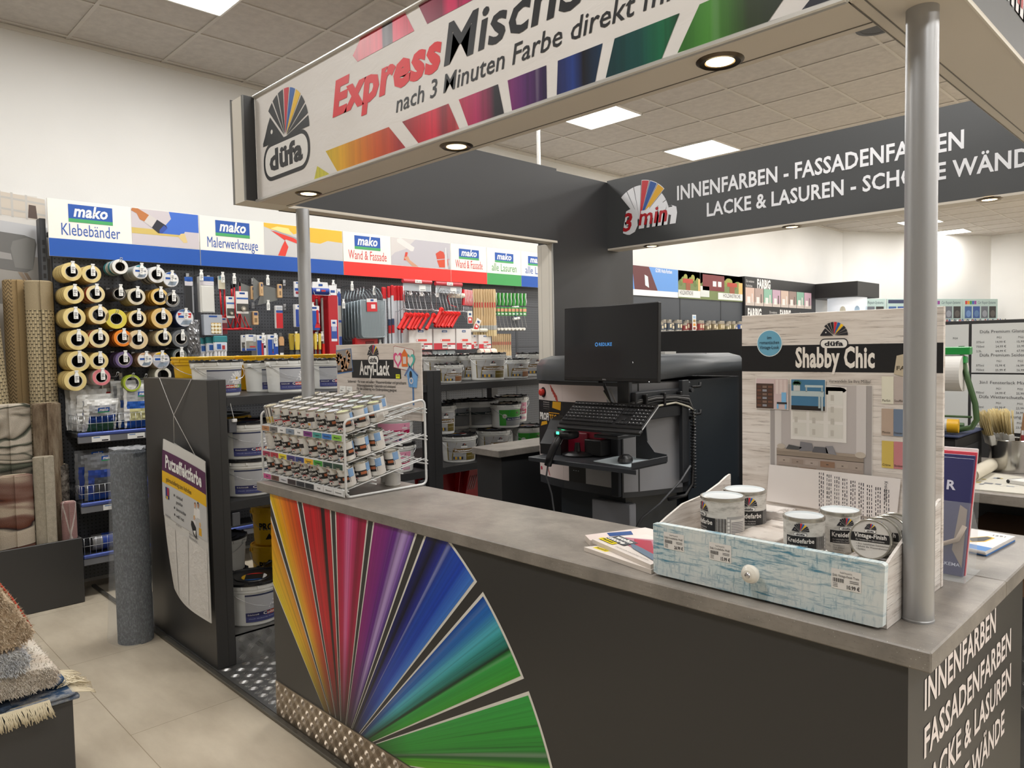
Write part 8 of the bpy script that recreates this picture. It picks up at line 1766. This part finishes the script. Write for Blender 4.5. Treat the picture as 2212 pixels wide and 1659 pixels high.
# tray contents
t = thing('mouse_mat', 'pale blue white mouse mat on the black tray', 'mouse mat', (0, 0, 0)); m = MB()
pm = [(-2.054, 2.509), (-1.833, 2.477), (-1.837, 2.699), (-2.064, 2.734)]; m.prism([p for p in pm], 0.002, C('c6d2d8', 0.5), flat(0, 0, 1.0985)); m.build('sheet', t)
p = (-1.919, 2.55)
t = thing('computer_mouse', 'black computer mouse on the pale mouse mat', 'mouse', (p[0], p[1]+0.01, 1.1008), 0.5)
m = MB(); m.lathe([(0, 0), (0.030, 0), (0.033, 0.008), (0.030, 0.022), (0.018, 0.033), (0, 0.036)], PBK, 20, Matrix.Diagonal((1.0, 1.6, 1, 1))); m.build('shell', t); m = MB(); m.cyl((-0.003, -0.028, 0.028), (0.003, -0.028, 0.028), 0.008, C('3c3c3e'), seg=10); m.build('wheel', t)
p = (-2.387, 2.537)
t = thing('label_printer', 'small black label printer with silver front on the tray', 'printer', (p[0]+0.02, p[1]+0.09, 1.0985), 0.25)
m = MB(); m.prism([(-0.08, 0), (0.09, 0), (0.09, 0.15), (0.03, 0.16), (-0.01, 0.11), (-0.08, 0.05)], 0.11, PBK, FR((-0.055, 0, 0), (0, 1, 0), (0, 0, 1))); m.build('housing', t)
m = MB(); F = FR((-0.045, -0.081, 0.02), (1, 0, 0), (0, 0.6, 0.8)); m.prism([(0, 0.015), (0.09, 0.015), (0.09, 0.07), (0, 0.07)], 0.004, mat('silver_plastic', (170, 172, 174), 0.3, 0.4), F); m.rect(F, 0.02, 0.03, 0.07, 0.05, C('1a1a1c'), 0.0045); m.build('front_plate', t)
m = MB(); m.prism([(0.0, 0.105), (0.09, 0.15), (0.09, 0.17), (0.03, 0.165)], 0.09, mat('smoke_plastic', (50, 48, 46), 0.1, alpha=0.75), FR((-0.045, 0, 0), (0, 1, 0), (0, 0, 1))); m.build('cover', t)
p = (-2.235, 2.562)
t = thing('scanner_stand', 'round black scanner stand base on the tray', 'stand', (p[0]+0.01, p[1]+0.04, 1.0985)); m = MB(); m.lathe([(0, 0), (0.062, 0), (0.064, 0.006), (0.045, 0.014), (0.014, 0.02), (0.010, 0.06), (0, 0.06)], PBK, 24, Matrix.Diagonal((1.25, 1, 1, 1))); m.build('base', t)
q = (-2.196, 1.213)
t = thing('barcode_scanner', 'black hand scanner with green light hanging head up over the tray edge', 'scanner', (q[0], 2.47, q[1]), 0)
m = MB(); m.rbox(-0.035, -0.03, -0.02, 0.06, 0.05, 0.018, PBK, 0.014, 2); m.build('head', t)
m = MB(); m.tube([(0.0, -0.01, 0.0), (-0.02, -0.035, -0.05), (-0.035, -0.05, -0.10), (-0.045, -0.055, -0.14)], 0.017, PBK, 10); m.build('grip', t)
m = MB(); m.rect(FR((-0.012, -0.0, 0.0185), (1, 0, 0), (0, 1, 0)), 0, 0, 0.016, 0.02, mat('led_green', (60, 230, 150), 0.3, emis=4), 0.0008); m.rect(front(0, -0.0305, 0), -0.012, 0.002, 0.004, 0.014, mat('led_green', (60, 230, 150)), 0.0008); m.build('status_light', t, 'green glowing status light')
m = MB(); zg = q[1]-0.14; m.tube([(-0.045, -0.055, -0.14), (-0.06, -0.05, -0.19), (-0.075, 0.0, -0.28), (-0.075, 0.02, -0.40), (-0.05, 0.05, -0.55), (-0.02, 0.06, -0.75)], 0.004, C('55565a'), 6); m.build('cable', t)
t = thing('cable_bundle', 'black and grey cables strapped along the screen arm', 'cable', (0, 0, 0))
for k, (c, dz) in enumerate((('1c1c1e', 0.0), ('1c1c1e', 0.012), ('7c7c7e', 0.006), ('1c1c1e', -0.01), ('c8c4b4', -0.02))):
    m = MB(); m.tube([(-2.03+0.03*(k == 2), 2.56, 1.44-0.01*k), (-2.0+0.03*(k == 2), 2.565, 1.36), (-1.97, 2.58, 1.325+dz), (-1.905, 2.62, 1.35+dz), (-1.888, 2.75, 1.365+dz-0.012*(k == 4)), (-1.884, 2.9, 1.36+dz), (-1.872, 2.99, 1.345+dz*1.5), (-1.868, 3.02, 1.30), (-1.866, 3.02, 1.22)], 0.005, C(c), 6); m.build('cable', t)
for y in (2.66, 2.80, 2.93):
    m = MB(); m.rbox(-1.9, y, 1.33, -1.876, y+0.014, 1.39, PBK, 0.003); m.build('strap', t)
m = MB(); m.tube([(-1.866, 3.02, 1.22), (-1.866, 3.015, 1.05), (-1.868, 3.01, 0.95), (-1.88, 2.97, 0.90), (-1.93, 2.90, 0.885)], 0.009, PBK, 6)
for k in range(26): m.rbox(-1.878, 3.008, 0.93+k*0.0145, -1.854, 3.026, 0.937+k*0.0145, PBK, 0.002)
m.build('cable_chain', t)
m = MB(); m.tube([(-1.87, 3.0, 1.03), (-1.86, 2.98, 1.04), (-1.87, 2.92, 0.98), (-1.92, 2.82, 0.88), (-1.97, 2.75, 0.82), (-2.0, 2.72, 0.75)], 0.005, C('4c4d50'), 6); m.build('loose_cable', t)
m = MB(); m.prism([(0, 0), (0.10, 0.02), (0.11, 0.10), (0.01, 0.09)], 0.012, C('cfcdc8', 0.6), flat())
one(m, 'folded_cloth', 'folded white cloth lying on the machine lid', 'cloth', (-2.12, 3.0, 1.5605))
# small desk by the column
t = thing('small_desk', 'narrow grey topped desk ending at the dark wall column', 'desk', (0, 0, 0))
m = MB(); slab(m, [(-3.215, 2.815), (-2.968, 2.80), (-2.955, 3.415), (-3.215, 3.415)], 0.994, 1.034, GRAN); m.build('worktop', t)
m = MB(); m.box(-3.19, 2.835, 0.013, -2.985, 3.41, 0.994, DARK); m.build('body', t)
# ================================================================ back of the booth and the shop behind
m = MB(); m.rbox(-3.10, 4.105, 0.013, 0.3, 4.16, 1.695, DARK, 0.002); one(m, 'booth_wall', 'low dark rear wall panel of the booth under the lettered beam', 'panel')
t = thing('back_counter', 'dark rear counter with grey worktop carrying tools at the right edge', 'counter', (0, 0, 0))
m = MB(); slab(m, [(-1.35, 3.142), (0.3, 3.142), (0.3, 4.10), (-1.35, 4.10)], 0.994, 1.034, GRAN); m.build('worktop', t)
m = MB(); m.box(-1.35, 3.70, 0.013, 0.3, 4.10, 0.994, DARK); m.box(-1.35, 3.16, 0.013, -1.33, 3.70, 0.994, DARK); m.build('body', t)
m = MB(); m.box(-1.33, 3.693, 0.013, 0.3, 3.70, 0.6, TREADM); tread(m, front(0, 3.693, 0.013), -0.95, 0.0, -0.3, 0.58, TREADM, 0.05); m.build('kick_plate', t, 'tread plate under the rear counter')
m = MB(); m.rbox(-0.82, 3.3, 0.62, -0.42, 3.66, 0.86, C('6a5240', 0.7), 0.003); m.rbox(-0.85, 3.3, 0.55, -0.4, 3.68, 0.62, DARK, 0.002); one(m, 'cardboard_box', 'brown cardboard box in the dark below the rear counter', 'box')
def price_sheet(x0, x1, z0, z1, rows, label):
    t = thing('price_sheet', label, 'price list', (0, 0, 0), 0, 'price sheets on the rear wall'); m = MB(); m.rbox(x0, 4.099, z0, x1, 4.104, z1, C('cfd0ce', 0.3), 0.0005); m.build('sheet', t)
    m = MB(); F = front(0, 4.099, 0); z = z1-0.045; TC = C('4a4a4e')
    for kind, s in rows:
        if kind == 'h': m.text(F, s, x0+0.035, z, 0.014, TC, min(0.0092*len(s), x1-x0-0.04)); z -= 0.026
        else:
            for k, w in enumerate(s): m.text(F, w, x0+(0.10, 0.02, 0.10, 0.185, 0.27)[k] if kind == 'r' else x0+0.105+0.085*k, z, 0.0095 if kind == 'r' else 0.0085, TC, None)
            z -= 0.0215
        if kind == 'g': z -= 0.0
    m.build('lettering', t)
R3 = lambda a, b, c, d: ('r', ('', a, b, c, d))
yb = 4.10
price_sheet(-0.99, -0.56, 1.443, 1.678, [('h', 'Düfa Premium Glanzlack -wasserbasiert'), ('p', ('PG1', 'PG2', 'PG3')), R3('375ml', '14,99 €', '15,99 €', '16,99 €'), R3('750ml', '24,99 €', '25,99 €', '27,99 €'), R3('2,5L', '64,99 €', '67,99 €', '71,99 €'), ('h', 'Düfa Premium Seidenmattlack -wasserbasiert'), ('p', ('PG1', 'PG2', 'PG3')), R3('375ml', '15,99 €', '16,99 €', '17,99 €'), R3('750ml', '25,99 €', '26,99 €', '28,99 €')], 'price list for gloss paint, upper right sheet on the rear wall')
price_sheet(-0.99, -0.56, 1.16, 1.435, [('h', '3in1 Fensterlack Mix -wasserbasiert'), ('p', ('PG1', 'PG2', 'PG3')), R3('750ml', '24,99 €', '25,99 €', '26,99 €'), ('h', 'Düfa Wetterschutzfarbe Mix -wasserbasiert'), ('p', ('PG1', 'PG2', 'PG3')), R3('750ml', '22,99 €', '23,99 €', '24,99 €'), R3('2,5L', '53,99 €', '56,99 €', '59,99 €'), ('h', 'Düfa Holzveredlung Mix -wasserbasiert'), ('p', ('PG1', 'PG2', 'PG3')), R3('750ml', '22,99 €', '23,99 €', '24,99 €')], 'price list for window paint, lower right sheet on the rear wall')
price_sheet(-1.43, -1.003, 1.443, 1.678, [('h', 'Düfa Premium'), ('p', ('PG1', 'PG2', 'PG3', 'PG4')), R3('375ml', '34,99 €', '35,99 €', '36,99 €'), R3('750ml', '54,99 €', '55,99 €', '59,99 €')], 'price list sheet half hidden behind the wood-look display, upper one'); price_sheet(-1.43, -1.003, 1.16, 1.435, [('h', 'Düfa Premium'), ('p', ('PG1', 'PG2', 'PG3', 'PG4')), R3('375ml', '34,99 €', '35,99 €', '36,99 €'), R3('750ml', '54,99 €', '55,99 €', '59,99 €')], 'price list sheet half hidden behind the wood-look display, lower one')
# rear counter things
t = thing('black_printer', 'black box shaped printer under the navy cloth on the rear counter', 'printer', (-1.03, 3.48, 1.035)); m = MB(); m.rbox(-0.13, -0.16, 0, 0.18, 0.22, 0.175, PBK, 0.006); m.build('housing', t); m = MB(); m.rbox(0.1805, -0.12, 0.03, 0.182, 0.15, 0.13, C('2c2c2e'), 0.0005); m.rbox(-0.13, -0.1612, 0.0, 0.17, -0.16, 0.16, C('222224'), 0.0003); m.build('side_cover', t)
m = MB(); m.rbox(-0.15, -0.17, 0.0, 0.19, 0.23, 0.008, C('262f4c', 0.85), 0.003)
for i in range(12):
    for j in range(6): m.disc(flat(0, 0, 0.008), -0.12+i*0.026, -0.14+j*0.03, 0.003, C('5a6484'), 0.0006, seg=6)
one(m, 'navy_cloth', 'navy dotted cloth lying on the black printer', 'cloth', (-1.03, 3.48, 1.2105))
GT = mat('green_steel', (70, 98, 62), 0.35, 0.2); GP = C('1f8a3c', 0.3)
t = thing('roll_dispenser', 'green tube steel paper roll dispenser on the navy cloth', 'dispenser', (0, 0, 0))
m = MB(); m.tube([(-0.866, 3.45, 1.53), (-0.846, 3.45, 1.44), (-0.818, 3.45, 1.34), (-0.812, 3.45, 1.275), (-0.83, 3.45, 1.243), (-0.87, 3.45, 1.232), (-1.08, 3.45, 1.230), (-1.12, 3.45, 1.232), (-1.12, 3.62, 1.232), (-0.9, 3.62, 1.232)], 0.0115, GT, 8); m.tube([(-0.83, 3.452, 1.285), (-1.10, 3.452, 1.285)], 0.005, GT, 6); m.tube([(-1.10, 3.45, 1.23), (-1.08, 3.45, 1.53)], 0.0115, GT, 8); m.build('tube_frame', t)
m = MB(); m.rbox(-1.12, 3.43, 1.542, -0.835, 3.475, 1.574, GP, 0.003); m.cyl((-0.87, 3.452, 1.574), (-0.87, 3.452, 1.577), 0.011, C('186a2e'), seg=14); m.rbox(-0.895, 3.435, 1.505, -0.85, 3.475, 1.535, GP, 0.004); m.cyl((-0.868, 3.453, 1.50), (-0.868, 3.453, 1.56), 0.008, STEEL, seg=10); m.build('cutter_bar', t)
m = MB(); M = Matrix.Translation((-1.08, 3.453, 1.465)) @ Matrix.Rotation(PI/2, 4, 'Y'); m.lathe([(0.022, 0), (0.022, 0.22), (0.075, 0.22), (0.075, 0), (0.022, 0)], C('d4d1cc', 0.9), 36, M, smooth=False); one(m, 'paper_roll', 'white paper roll hanging in the green dispenser', 'paper roll')
t = thing('tape_gun', 'yellow and white packing roll lying inside the green dispenser frame', 'roll', (-1.0, 3.36, 1.252)); m = MB(); m.cyl((-0.04, 0, 0), (0.10, 0.02, 0), 0.028, C('c9c9c6', 0.4), seg=20); m.build('sleeve', t); m = MB(); m.cyl((0.10, 0.02, 0), (0.14, 0.026, 0), 0.0285, C('e0ac18', 0.4), seg=20); m.lathe([(0.03, -0.045), (0.024, -0.05), (0.016, -0.05), (0.016, -0.03)], C('e0ac18', 0.4), 20, Matrix.Rotation(PI/2, 4, 'Y')); m.build('end_caps', t)
p = (-0.765, 3.717)
t = thing('tool_tin', 'shiny steel tin full of brushes and pens on the rear counter', 'tin', (p[0]+0.015, p[1]+0.02, 1.0345)); m = MB(); m.lathe([(0, 0), (0.078, 0), (0.08, 0.004), (0.08, 0.135), (0.082, 0.137), (0.08, 0.14), (0.076, 0.138), (0.076, 0.008), (0, 0.008)], mat('polished_steel', (190, 188, 184), 0.16, 1.0), 36); m.build('shell', t)
def tin_item(mb, name, label, cat, dx, dy, rx, ry): one(mb, name, label, cat, (p[0]+0.015+dx, p[1]+0.02+dy, 1.046), 0, None, (rx, ry, 0.9))
for k, (dx, dy, rx, ry, w) in enumerate(((-0.045, -0.02, 0.1, -0.28, 0.035), (0.0, 0.0, 0.05, -0.12, 0.042), (-0.02, 0.03, -0.05, -0.2, 0.035))):
    t2 = thing('flat_brush', 'bristle brush standing upside down in the steel tin, %s' % ('leftmost', 'middle and widest', 'rear')[k], 'brush', (p[0]+0.015+dx, p[1]+0.02+dy, 1.046), 0, None, (rx, ry, 0.6))
    m = MB(); m.rbox(-0.008, -0.012, 0, 0.008, 0.012, 0.11, C('2a2426'), 0.003); m.build('handle', t2); m = MB(); m.rbox(-0.012, -w*0.9, 0.11, 0.012, w*0.9, 0.155, C('b8b6b0', 0.3), 0.003); m.build('ferrule', t2)
    m = MB(); rnd = random.Random(k)
    for i in range(90): x, y = rnd.uniform(-.011, .011), rnd.uniform(-w*.85, w*.85); m.tube([(x, y, 0.15), (x*1.2, y*1.05, 0.20), (x*1.4+rnd.uniform(-.004, .004), y*1.12+rnd.uniform(-.004, .004), 0.25+rnd.uniform(-.008, .01))], 0.0016, C('c9b684', 0.9), 3)
    o = m.build('bristles', t2); o['kind'] = 'stuff'
for k, (c, dx, dy) in enumerate((('8a2c2c', 0.05, -0.04), ('e0ded8', 0.03, 0.05), ('2c2c30', 0.055, 0.02), ('c8c4bc', -0.05, 0.04))):
    m = MB(); m.cyl((0, 0, 0), (0, 0, 0.15), 0.006, C(c, 0.35), seg=10); m.cyl((0, 0, 0.15), (0, 0, 0.17), 0.005, C('d8d8d8', 0.3), seg=10); tin_item(m, 'marker_pen', '%s marker pen standing in the steel tin' % ('dark red', 'white', 'black', 'pale grey')[k], 'pen', dx, dy, 0.1*(k-1.5), 0.12)
for k in range(3):
    m = MB(); m.rbox(-0.002, -0.02, 0, 0.002, 0.02, 0.24, C('9a7658', 0.7), 0.001); tin_item(m, 'wooden_stirrer', 'brown wooden stir stick in the steel tin, %s' % ('left', 'middle', 'right')[k] if False else 'brown wooden stir stick in the steel tin, %s of three' % ORD[k], 'stick', 0.035+0.012*k, -0.01+0.018*k, 0.05, 0.08+0.05*k)
p1 = (-0.801, 3.333); p2 = (-0.811, 3.774)
m = MB(); d = (V((p2[0]-p1[0], p2[1]-p1[1], 0))); q0 = V((p1[0], p1[1], 1.064)); q1 = q0+d*0.95
m.cyl(q0, q1, 0.027, C('d6cebc', 0.7), seg=28, capmt=C('d0c6b2', 0.7)); dn = d.normalized(); ax = dn.orthogonal().normalized(); bx_ = dn.cross(ax)
m.tube([tuple(q0-dn*0.001+(ax*math.cos(a*0.4)+bx_*math.sin(a*0.4))*(0.025-a*0.0006)) for a in range(30)], 0.0012, C('7a705e'), 4); one(m, 'rolled_paper', 'cream rolled paper lying before the steel tin', 'paper roll')
m = MB(); m.prism([(-0.768, 3.173), (-0.598, 3.189), (-0.643, 3.571), (-0.835, 3.63)], 0.004, C('c4c0b4', 0.6), flat(0, 0, 1.0345)); F = flat(0, 0, 1.039)
rnd = random.Random(5); a = (-0.766, 3.336)
for k in range(14): x, y = a[0]+rnd.uniform(-.02, .12), a[1]+rnd.uniform(-.06, .14); m.rect(F, x, y, x+rnd.uniform(.01, .03), y+rnd.uniform(.01, .03), C(('b8a868', '8c94a0', 'd4d0c8', '70747c')[k % 4]), 0.0003)
one(m, 'newspaper', 'paint stained newspaper spread on the rear counter', 'newspaper')
a = (-0.667, 3.38)
m = MB(); m.prism([(0, 0), (0.16, -0.01), (0.19, 0.16), (0.03, 0.17)], 0.014, C('d8d6d2', 0.6), flat()); m.tube([(0.0, 0.0, 0.007), (0.03, 0.17, 0.007)], 0.008, BLACK, 6); one(m, 'notepad', 'white notepad with black spine under the calculator', 'notepad', (a[0]-0.02, a[1]-0.0, 1.0395), -0.3)
t = thing('calculator', 'white desk calculator on the notepad at the right edge', 'calculator', (a[0]+0.045, a[1]+0.03, 1.0542), -0.3)
m = MB(); m.prism([(0, 0), (0.16, 0), (0.16, 0.03), (0.12, 0.034), (0, 0.014)], 0.12, C('d2d0c4', 0.4), FR((0, 0, 0), (0, 1, 0), (0, 0, 1))); m.build('case', t)
F = FR((0.0, 0.0, 0.0145), (1, 0, 0), (0, 0.986, 0.164)); m = MB()
for i in range(5):
    for j in range(5): m.rect(F, 0.010+i*0.021, 0.008+j*0.017, 0.026+i*0.021, 0.020+j*0.017, C('eeece4'), 0.002)
m.build('keys', t); m = MB(); m.rect(F, 0.012, 0.098, 0.108, 0.118, C('4c5450'), 0.0022); m.build('display', t)

# ---- wood paint shelf along the white wall behind
XB = -5.70
t = thing('wood_paint_shelf', 'dark wall shelving with cans under the red house pictures', 'shelving', (0, 0, 0))
m = MB(); m.box(XB-0.1, 7.4, 0.05, XB, 10.8, 2.62, mat('shelf_slate', (62, 66, 72), 0.45)); m.build('back_panel', t)
for y in (8.9, 10.0): m = MB(); m.box(XB, y-0.01, 0.05, XB+0.004, y+0.01, 2.26, C('2c2e32')); m.build('upright', t)
zsh = (8.86, 1.791)[1]
for k in range(2): m = MB(); m.rbox(XB, 7.4, zsh-0.05-0.5*k, -5.35, 10.8, zsh-0.5*k, mat('shelf_slate'), 0.002); m.rect(side(-5.3495), 7.4, zsh-0.045-0.5*k, 10.8, zsh-0.004-0.5*k, C('9a9a98'), 0.0005); m.build('shelf_board', t)
for i in range(30):
    y = 8.0+i*0.092; c = ('3c4450', '464a50', '7c3030', '8a3434', '6a5c44', '8a7a54', '70684c', '34508c', '2c4888', '5a5250')[min(9, i//3)]
    tt = thing('wood_paint_can', 'wood paint tin with %s label, %s from the left on the far shelf' % (('dark grey', 'grey', 'dark red', 'red', 'brown', 'gold brown', 'olive', 'blue', 'deep blue', 'taupe')[min(9, i//3)], (ORD+['eleventh', 'twelfth', 'thirteenth', 'fourteenth', 'fifteenth', 'sixteenth', 'seventeenth', 'eighteenth', 'nineteenth', 'twentieth', '21st', '22nd', '23rd', '24th', '25th', '26th', '27th', '28th', '29th', '30th'])[i]), 'paint can', (-5.42-0.02*(i % 2), y, zsh), 0, 'tins on the wood paint shelf')
    h = 0.15 if i % 3 else 0.11; m = MB(); m.lathe([(0, 0), (0.042, 0), (0.042, h*0.12), (0.0425, h*0.12, C(c, 0.4)), (0.0425, h*0.7), (0.042, h*0.7, C('8c8478', 0.4)), (0.042, h*0.9), (0.042, h*0.9, TIN), (0.044, h), (0.038, h), (0, h-0.004)], TIN, 16); m.rect(wrap(0.0427, 0, PI/2), -0.02, h*0.3, 0.03, h*0.62, C('c8bca0'), 0.0006); m.build('body', tt)
m = MB(); m.rbox(-5.36, 8.66, zsh-0.03, -5.355, 8.75, zsh+0.22, C('cfd0d0'), 0.001); F = side(-5.3545); [m.rect(F, 8.675, zsh+0.02+0.05*k, 8.735, zsh+0.055+0.05*k, C(('7a3020', 'c88a30', '9a8050', '90b0d0')[k])) for k in range(4)]; one(m, 'colour_strip', 'upright wood colour sample strip between the far tins', 'sign')
def house_sign(y0, y1, kind, label):
    m = MB(); z0, z1 = 2.262, 2.645; m.rbox(-5.70, y0, z0, -5.685, y1, z1, C('dfe0e2', 0.4), 0.001); F = side(-5.685, 0, 0); h = z1-z0; w = y1-y0
    def R(u0, v0, u1, v1, c, o=0.001): m.rect(F, y0+u0*w, z0+v0*h, y0+u1*w, z0+v1*h, C(c), o)
    if kind == 'barn':
        R(0, 0.2, 1, 1, '5c8fd0'); m.poly(F, [(y0+w*0.18, z0+h*0.2), (y0+w*0.6, z0+h*0.2), (y0+w*0.44, z1), (y0+w*0.14, z1)], C('5a2628'), 0.0014); m.poly(F, [(y0+w*0.37, z0+h*0.36), (y0+w*0.44, z0+h*0.28), (y0+w*0.42, z0+h*0.66), (y0+w*0.36, z0+h*0.72)], C('d0dcdc'), 0.0018); m.text(F, 'GORI Holz-Farben', y0+w*0.56, z0+h*0.84, 0.05, WHITE, w*0.32, 'L', 0.01, off=0.002); m.disc(F, y0+w*0.06, z0+h*0.84, 0.05, C('88b4e0'), 0.0016)
    else:
        R(0, 0, 1, 1, '6a7848'); R(0, 0.6, 1, 1, '7a94b4')
        for k in range(8): m.disc(F, y0+w*(0.11+0.11*k), z0+h*(0.56+0.1*(k % 3)), w*0.09, C(('5a6c34', '73823c', '8a8a3c')[k % 3]), 0.0014+0.0001*k, h*0.13, 10)
        if kind == 'red': R(0.05, 0.35, 0.55, 0.95, '6c2226', 0.003); [R(u, 0.52, u+0.08, 0.72, 'dcdcd8', 0.0034) for u in (0.28, 0.4)]; R(0.0, 0.1, 0.2, 0.5, 'c8ccc8', 0.003)
        R(0.62 if kind == 'red' else 0.2, 0.56, 0.86 if kind == 'red' else 0.66, 0.72, 'a83a28', 0.003); R(0.68 if kind == 'red' else 0.34, 0.3, 0.8 if kind == 'red' else 0.54, 0.56, '8a4a30', 0.003); R(0.9, 0.3, 1, 0.75, 'c8a868', 0.003)
        R(0.4 if kind == 'red' else 0.0, 0.04, 1, 0.30, 'd8d8d4', 0.0036); m.text(F, 'HOLZANSTRICHE', y0+w*(0.52 if kind == 'red' else 0.06), z0+h*0.13, 0.055, C('55565a'), w*0.42 if kind == 'red' else w*0.6, 'L', 0.01, off=0.0046)
    one(m, 'picture_sign', label, 'sign', (0, 0, 0), 0, 'picture signs over the wood paint shelf')
house_sign(7.60, 8.83, 'barn', 'picture sign of a dark red barn before blue sky'); house_sign(8.835, 9.40, 'garden', 'narrow picture sign of a garden with red parasol'); house_sign(9.405, 10.63, 'red', 'picture sign of a red house beside a garden')
# colour wall
XC = -5.66
t = thing('colour_wall', 'black colour sample wall with pastel room pictures and big white lettering', 'display', (0, 0, 0))
m = MB(); m.box(-5.80, 10.66, 0.05, XC, 13.25, 2.66, mat('display_black', (32, 31, 32), 0.45)); m.build('back_panel', t)
m = MB(); F = side(XC, 0, 0); m.text(F, 'FARBIG', 11.06, 2.50, 0.13, C('d8d6d4'), 0.45, 'L', 0.05); m.text(F, 'FARBIG', 10.75, 2.02, 0.14, C('d8d6d4'), 0.45, 'L', 0.05); m.text(F, 'FARBIG', 11.85, 2.02, 0.14, C('d8d6d4'), 0.4, 'L', 0.05); m.text(F, 'WOHNEN', 10.9, 1.85, 0.13, C('d8d6d4'), 0.6, 'L', 0.05)
for y, z in ((10.7, 2.57), (11.48, 2.10), (12.6, 2.10)): m.text(F, 'Die weiteren', y, z, 0.04, C('b8b6b4'), 0.26, 'L', 0.01); m.text(F, 'Farbtöne', y, z-0.07, 0.04, C('b8b6b4'), 0.2, 'L', 0.01)
m.build('lettering', t)
for k, c in enumerate(('c0a496', 'a08c84', '7ea692', 'b094a4', 'bca698', '8a7870', '7ca490', 'b292a0')):
    y = 10.68+k*0.30; m = MB(); F = side(XC, 0, 0); m.rect(F, y, 2.21, y+0.285, 2.49, C(c, 0.5), 0.002); m.rect(F, y, 2.21, y+0.285, 2.27, C('b8aca4'), 0.003); m.rect(F, y+0.05, 2.25, y+0.15, 2.35, C('d8d0cc'), 0.0036); m.rect(F, y+0.19, 2.26, y+0.23, 2.40, C('6a5c58' if k % 2 else 'c8c0bc'), 0.0036); m.build('room_picture', t)
t = thing('column_display', 'white glowing round column display with black canopy board', 'display', (-5.3, 13.75, 0)); m = MB(); m.rbox(-0.5, -0.52, 2.40, 0.38, 0.50, 2.66, mat('display_black'), 0.004); m.build('canopy_board', t)
m = MB(); m.cyl((0, 0, 0.02), (0, 0, 2.40), 0.33, mat('lit_white', (226, 230, 236), 0.4, emis=0.5), seg=40); F = wrap(0.331, 1.2, 0.7)
for k in range(6): m.disc(F, -0.3+0.12*k, 0.85+0.12*(k % 2), 0.05, C(('a8c4e0', 'd8d4c4', 'b8ccdc')[k % 3]), 0.003, 0.08, 14)
m.build('lit_column', t)
# car repair shelf against the far corner walls
def car_sign(c, wd, rz, label, kind):
    m = MB(); m.rbox(0, -0.02, 0, wd, 0, 0.42, C('a8bcb8', 0.5), 0.002); F = front(0, -0.02, 0)
    if kind: m.rect(F, 0.03, 0.33, wd*0.45, 0.40, C('2c3454')); m.text(F, 'CAR REPAIR', wd*0.48, 0.34, 0.05, C('202024'), wd*0.45, 'L', 0.03)
    else:
        for k, q_ in enumerate(('c03028', 'd08a20', '3c9040', '2c58a0', '8a3a8a')): m.rect(F, 0.05+k*wd*0.065, 0.31, 0.05+(k+0.9)*wd*0.065, 0.38, C(q_))
        m.text(F, 'Car Repair-Systems', wd*0.42, 0.32, 0.055, C('40505a'), wd*0.52, 'L', 0.0, 0.2)
    for k, q_ in enumerate(('3c5a8c', '34508c', '60646c', '302c2c')): m.rect(F, 0.04+k*wd*0.235, 0.03, 0.03+(k+0.9)*wd*0.235, 0.27, C(q_), 0.001); m.disc(F, 0.04+(k+0.45)*wd*0.235, 0.12, wd*0.07, C(('6484b4', '54749c', '8c9098', '54504c')[k]), 0.0016, 0.07, 12)
    one(m, 'car_paint_sign', label, 'sign', c, rz, 'car paint signs at the far wall')
dv = V((-4.057+5.83, 18.2-14.89, 0)).normalized(); nv = V((dv.y, -dv.x, 0)); ang = math.atan2(dv.y, dv.x); base = V((-5.83, 14.89, 0)) + nv*0.35
for k in range(3): q_ = base + dv*(-0.22+k*0.95); car_sign((q_.x, q_.y, 2.02), 0.92, ang, ('first car repair picture sign right of the round column', 'car repair sign with dark bar before the grey pole', 'car colour sign half behind the grey pole')[k], k == 1)
q_ = base + dv*2.62; car_sign((q_.x, q_.y, 2.02), 0.9, ang, 'car repair picture sign in the far corner right of the pole', False)
t = thing('far_shelf', 'long dark far shelf of little bottles under the car paint signs', 'shelving', (0, 0, 0)); m = MB(); q_ = base + nv*0.3
m.prism([tuple((base+dv*0.2)[:2]), tuple((base+dv*0.2+nv*0.35)[:2]), tuple((base+dv*3.6+nv*0.35)[:2]), tuple((base+dv*3.6)[:2])], 1.94, DARK, flat()); m.build('shelf_body', t)
for k in range(40):
    m = MB(); m.lathe([(0, 0), (0.022, 0), (0.022, 0.05), (0.01, 0.065), (0.01, 0.085), (0, 0.085)], C(('c8d0d0', '8a3a40', '3c4c7c', 'b8b0a0', '50585c')[k % 5], 0.3), 10)
    q_ = base + dv*(1.0+0.065*k) + nv*0.18; one(m, 'touch_up_bottle', 'small touch-up bottle in the row along the far dark shelf', 'bottle', (q_.x, q_.y, 1.941), 0, 'touch-up bottles on the far shelf')
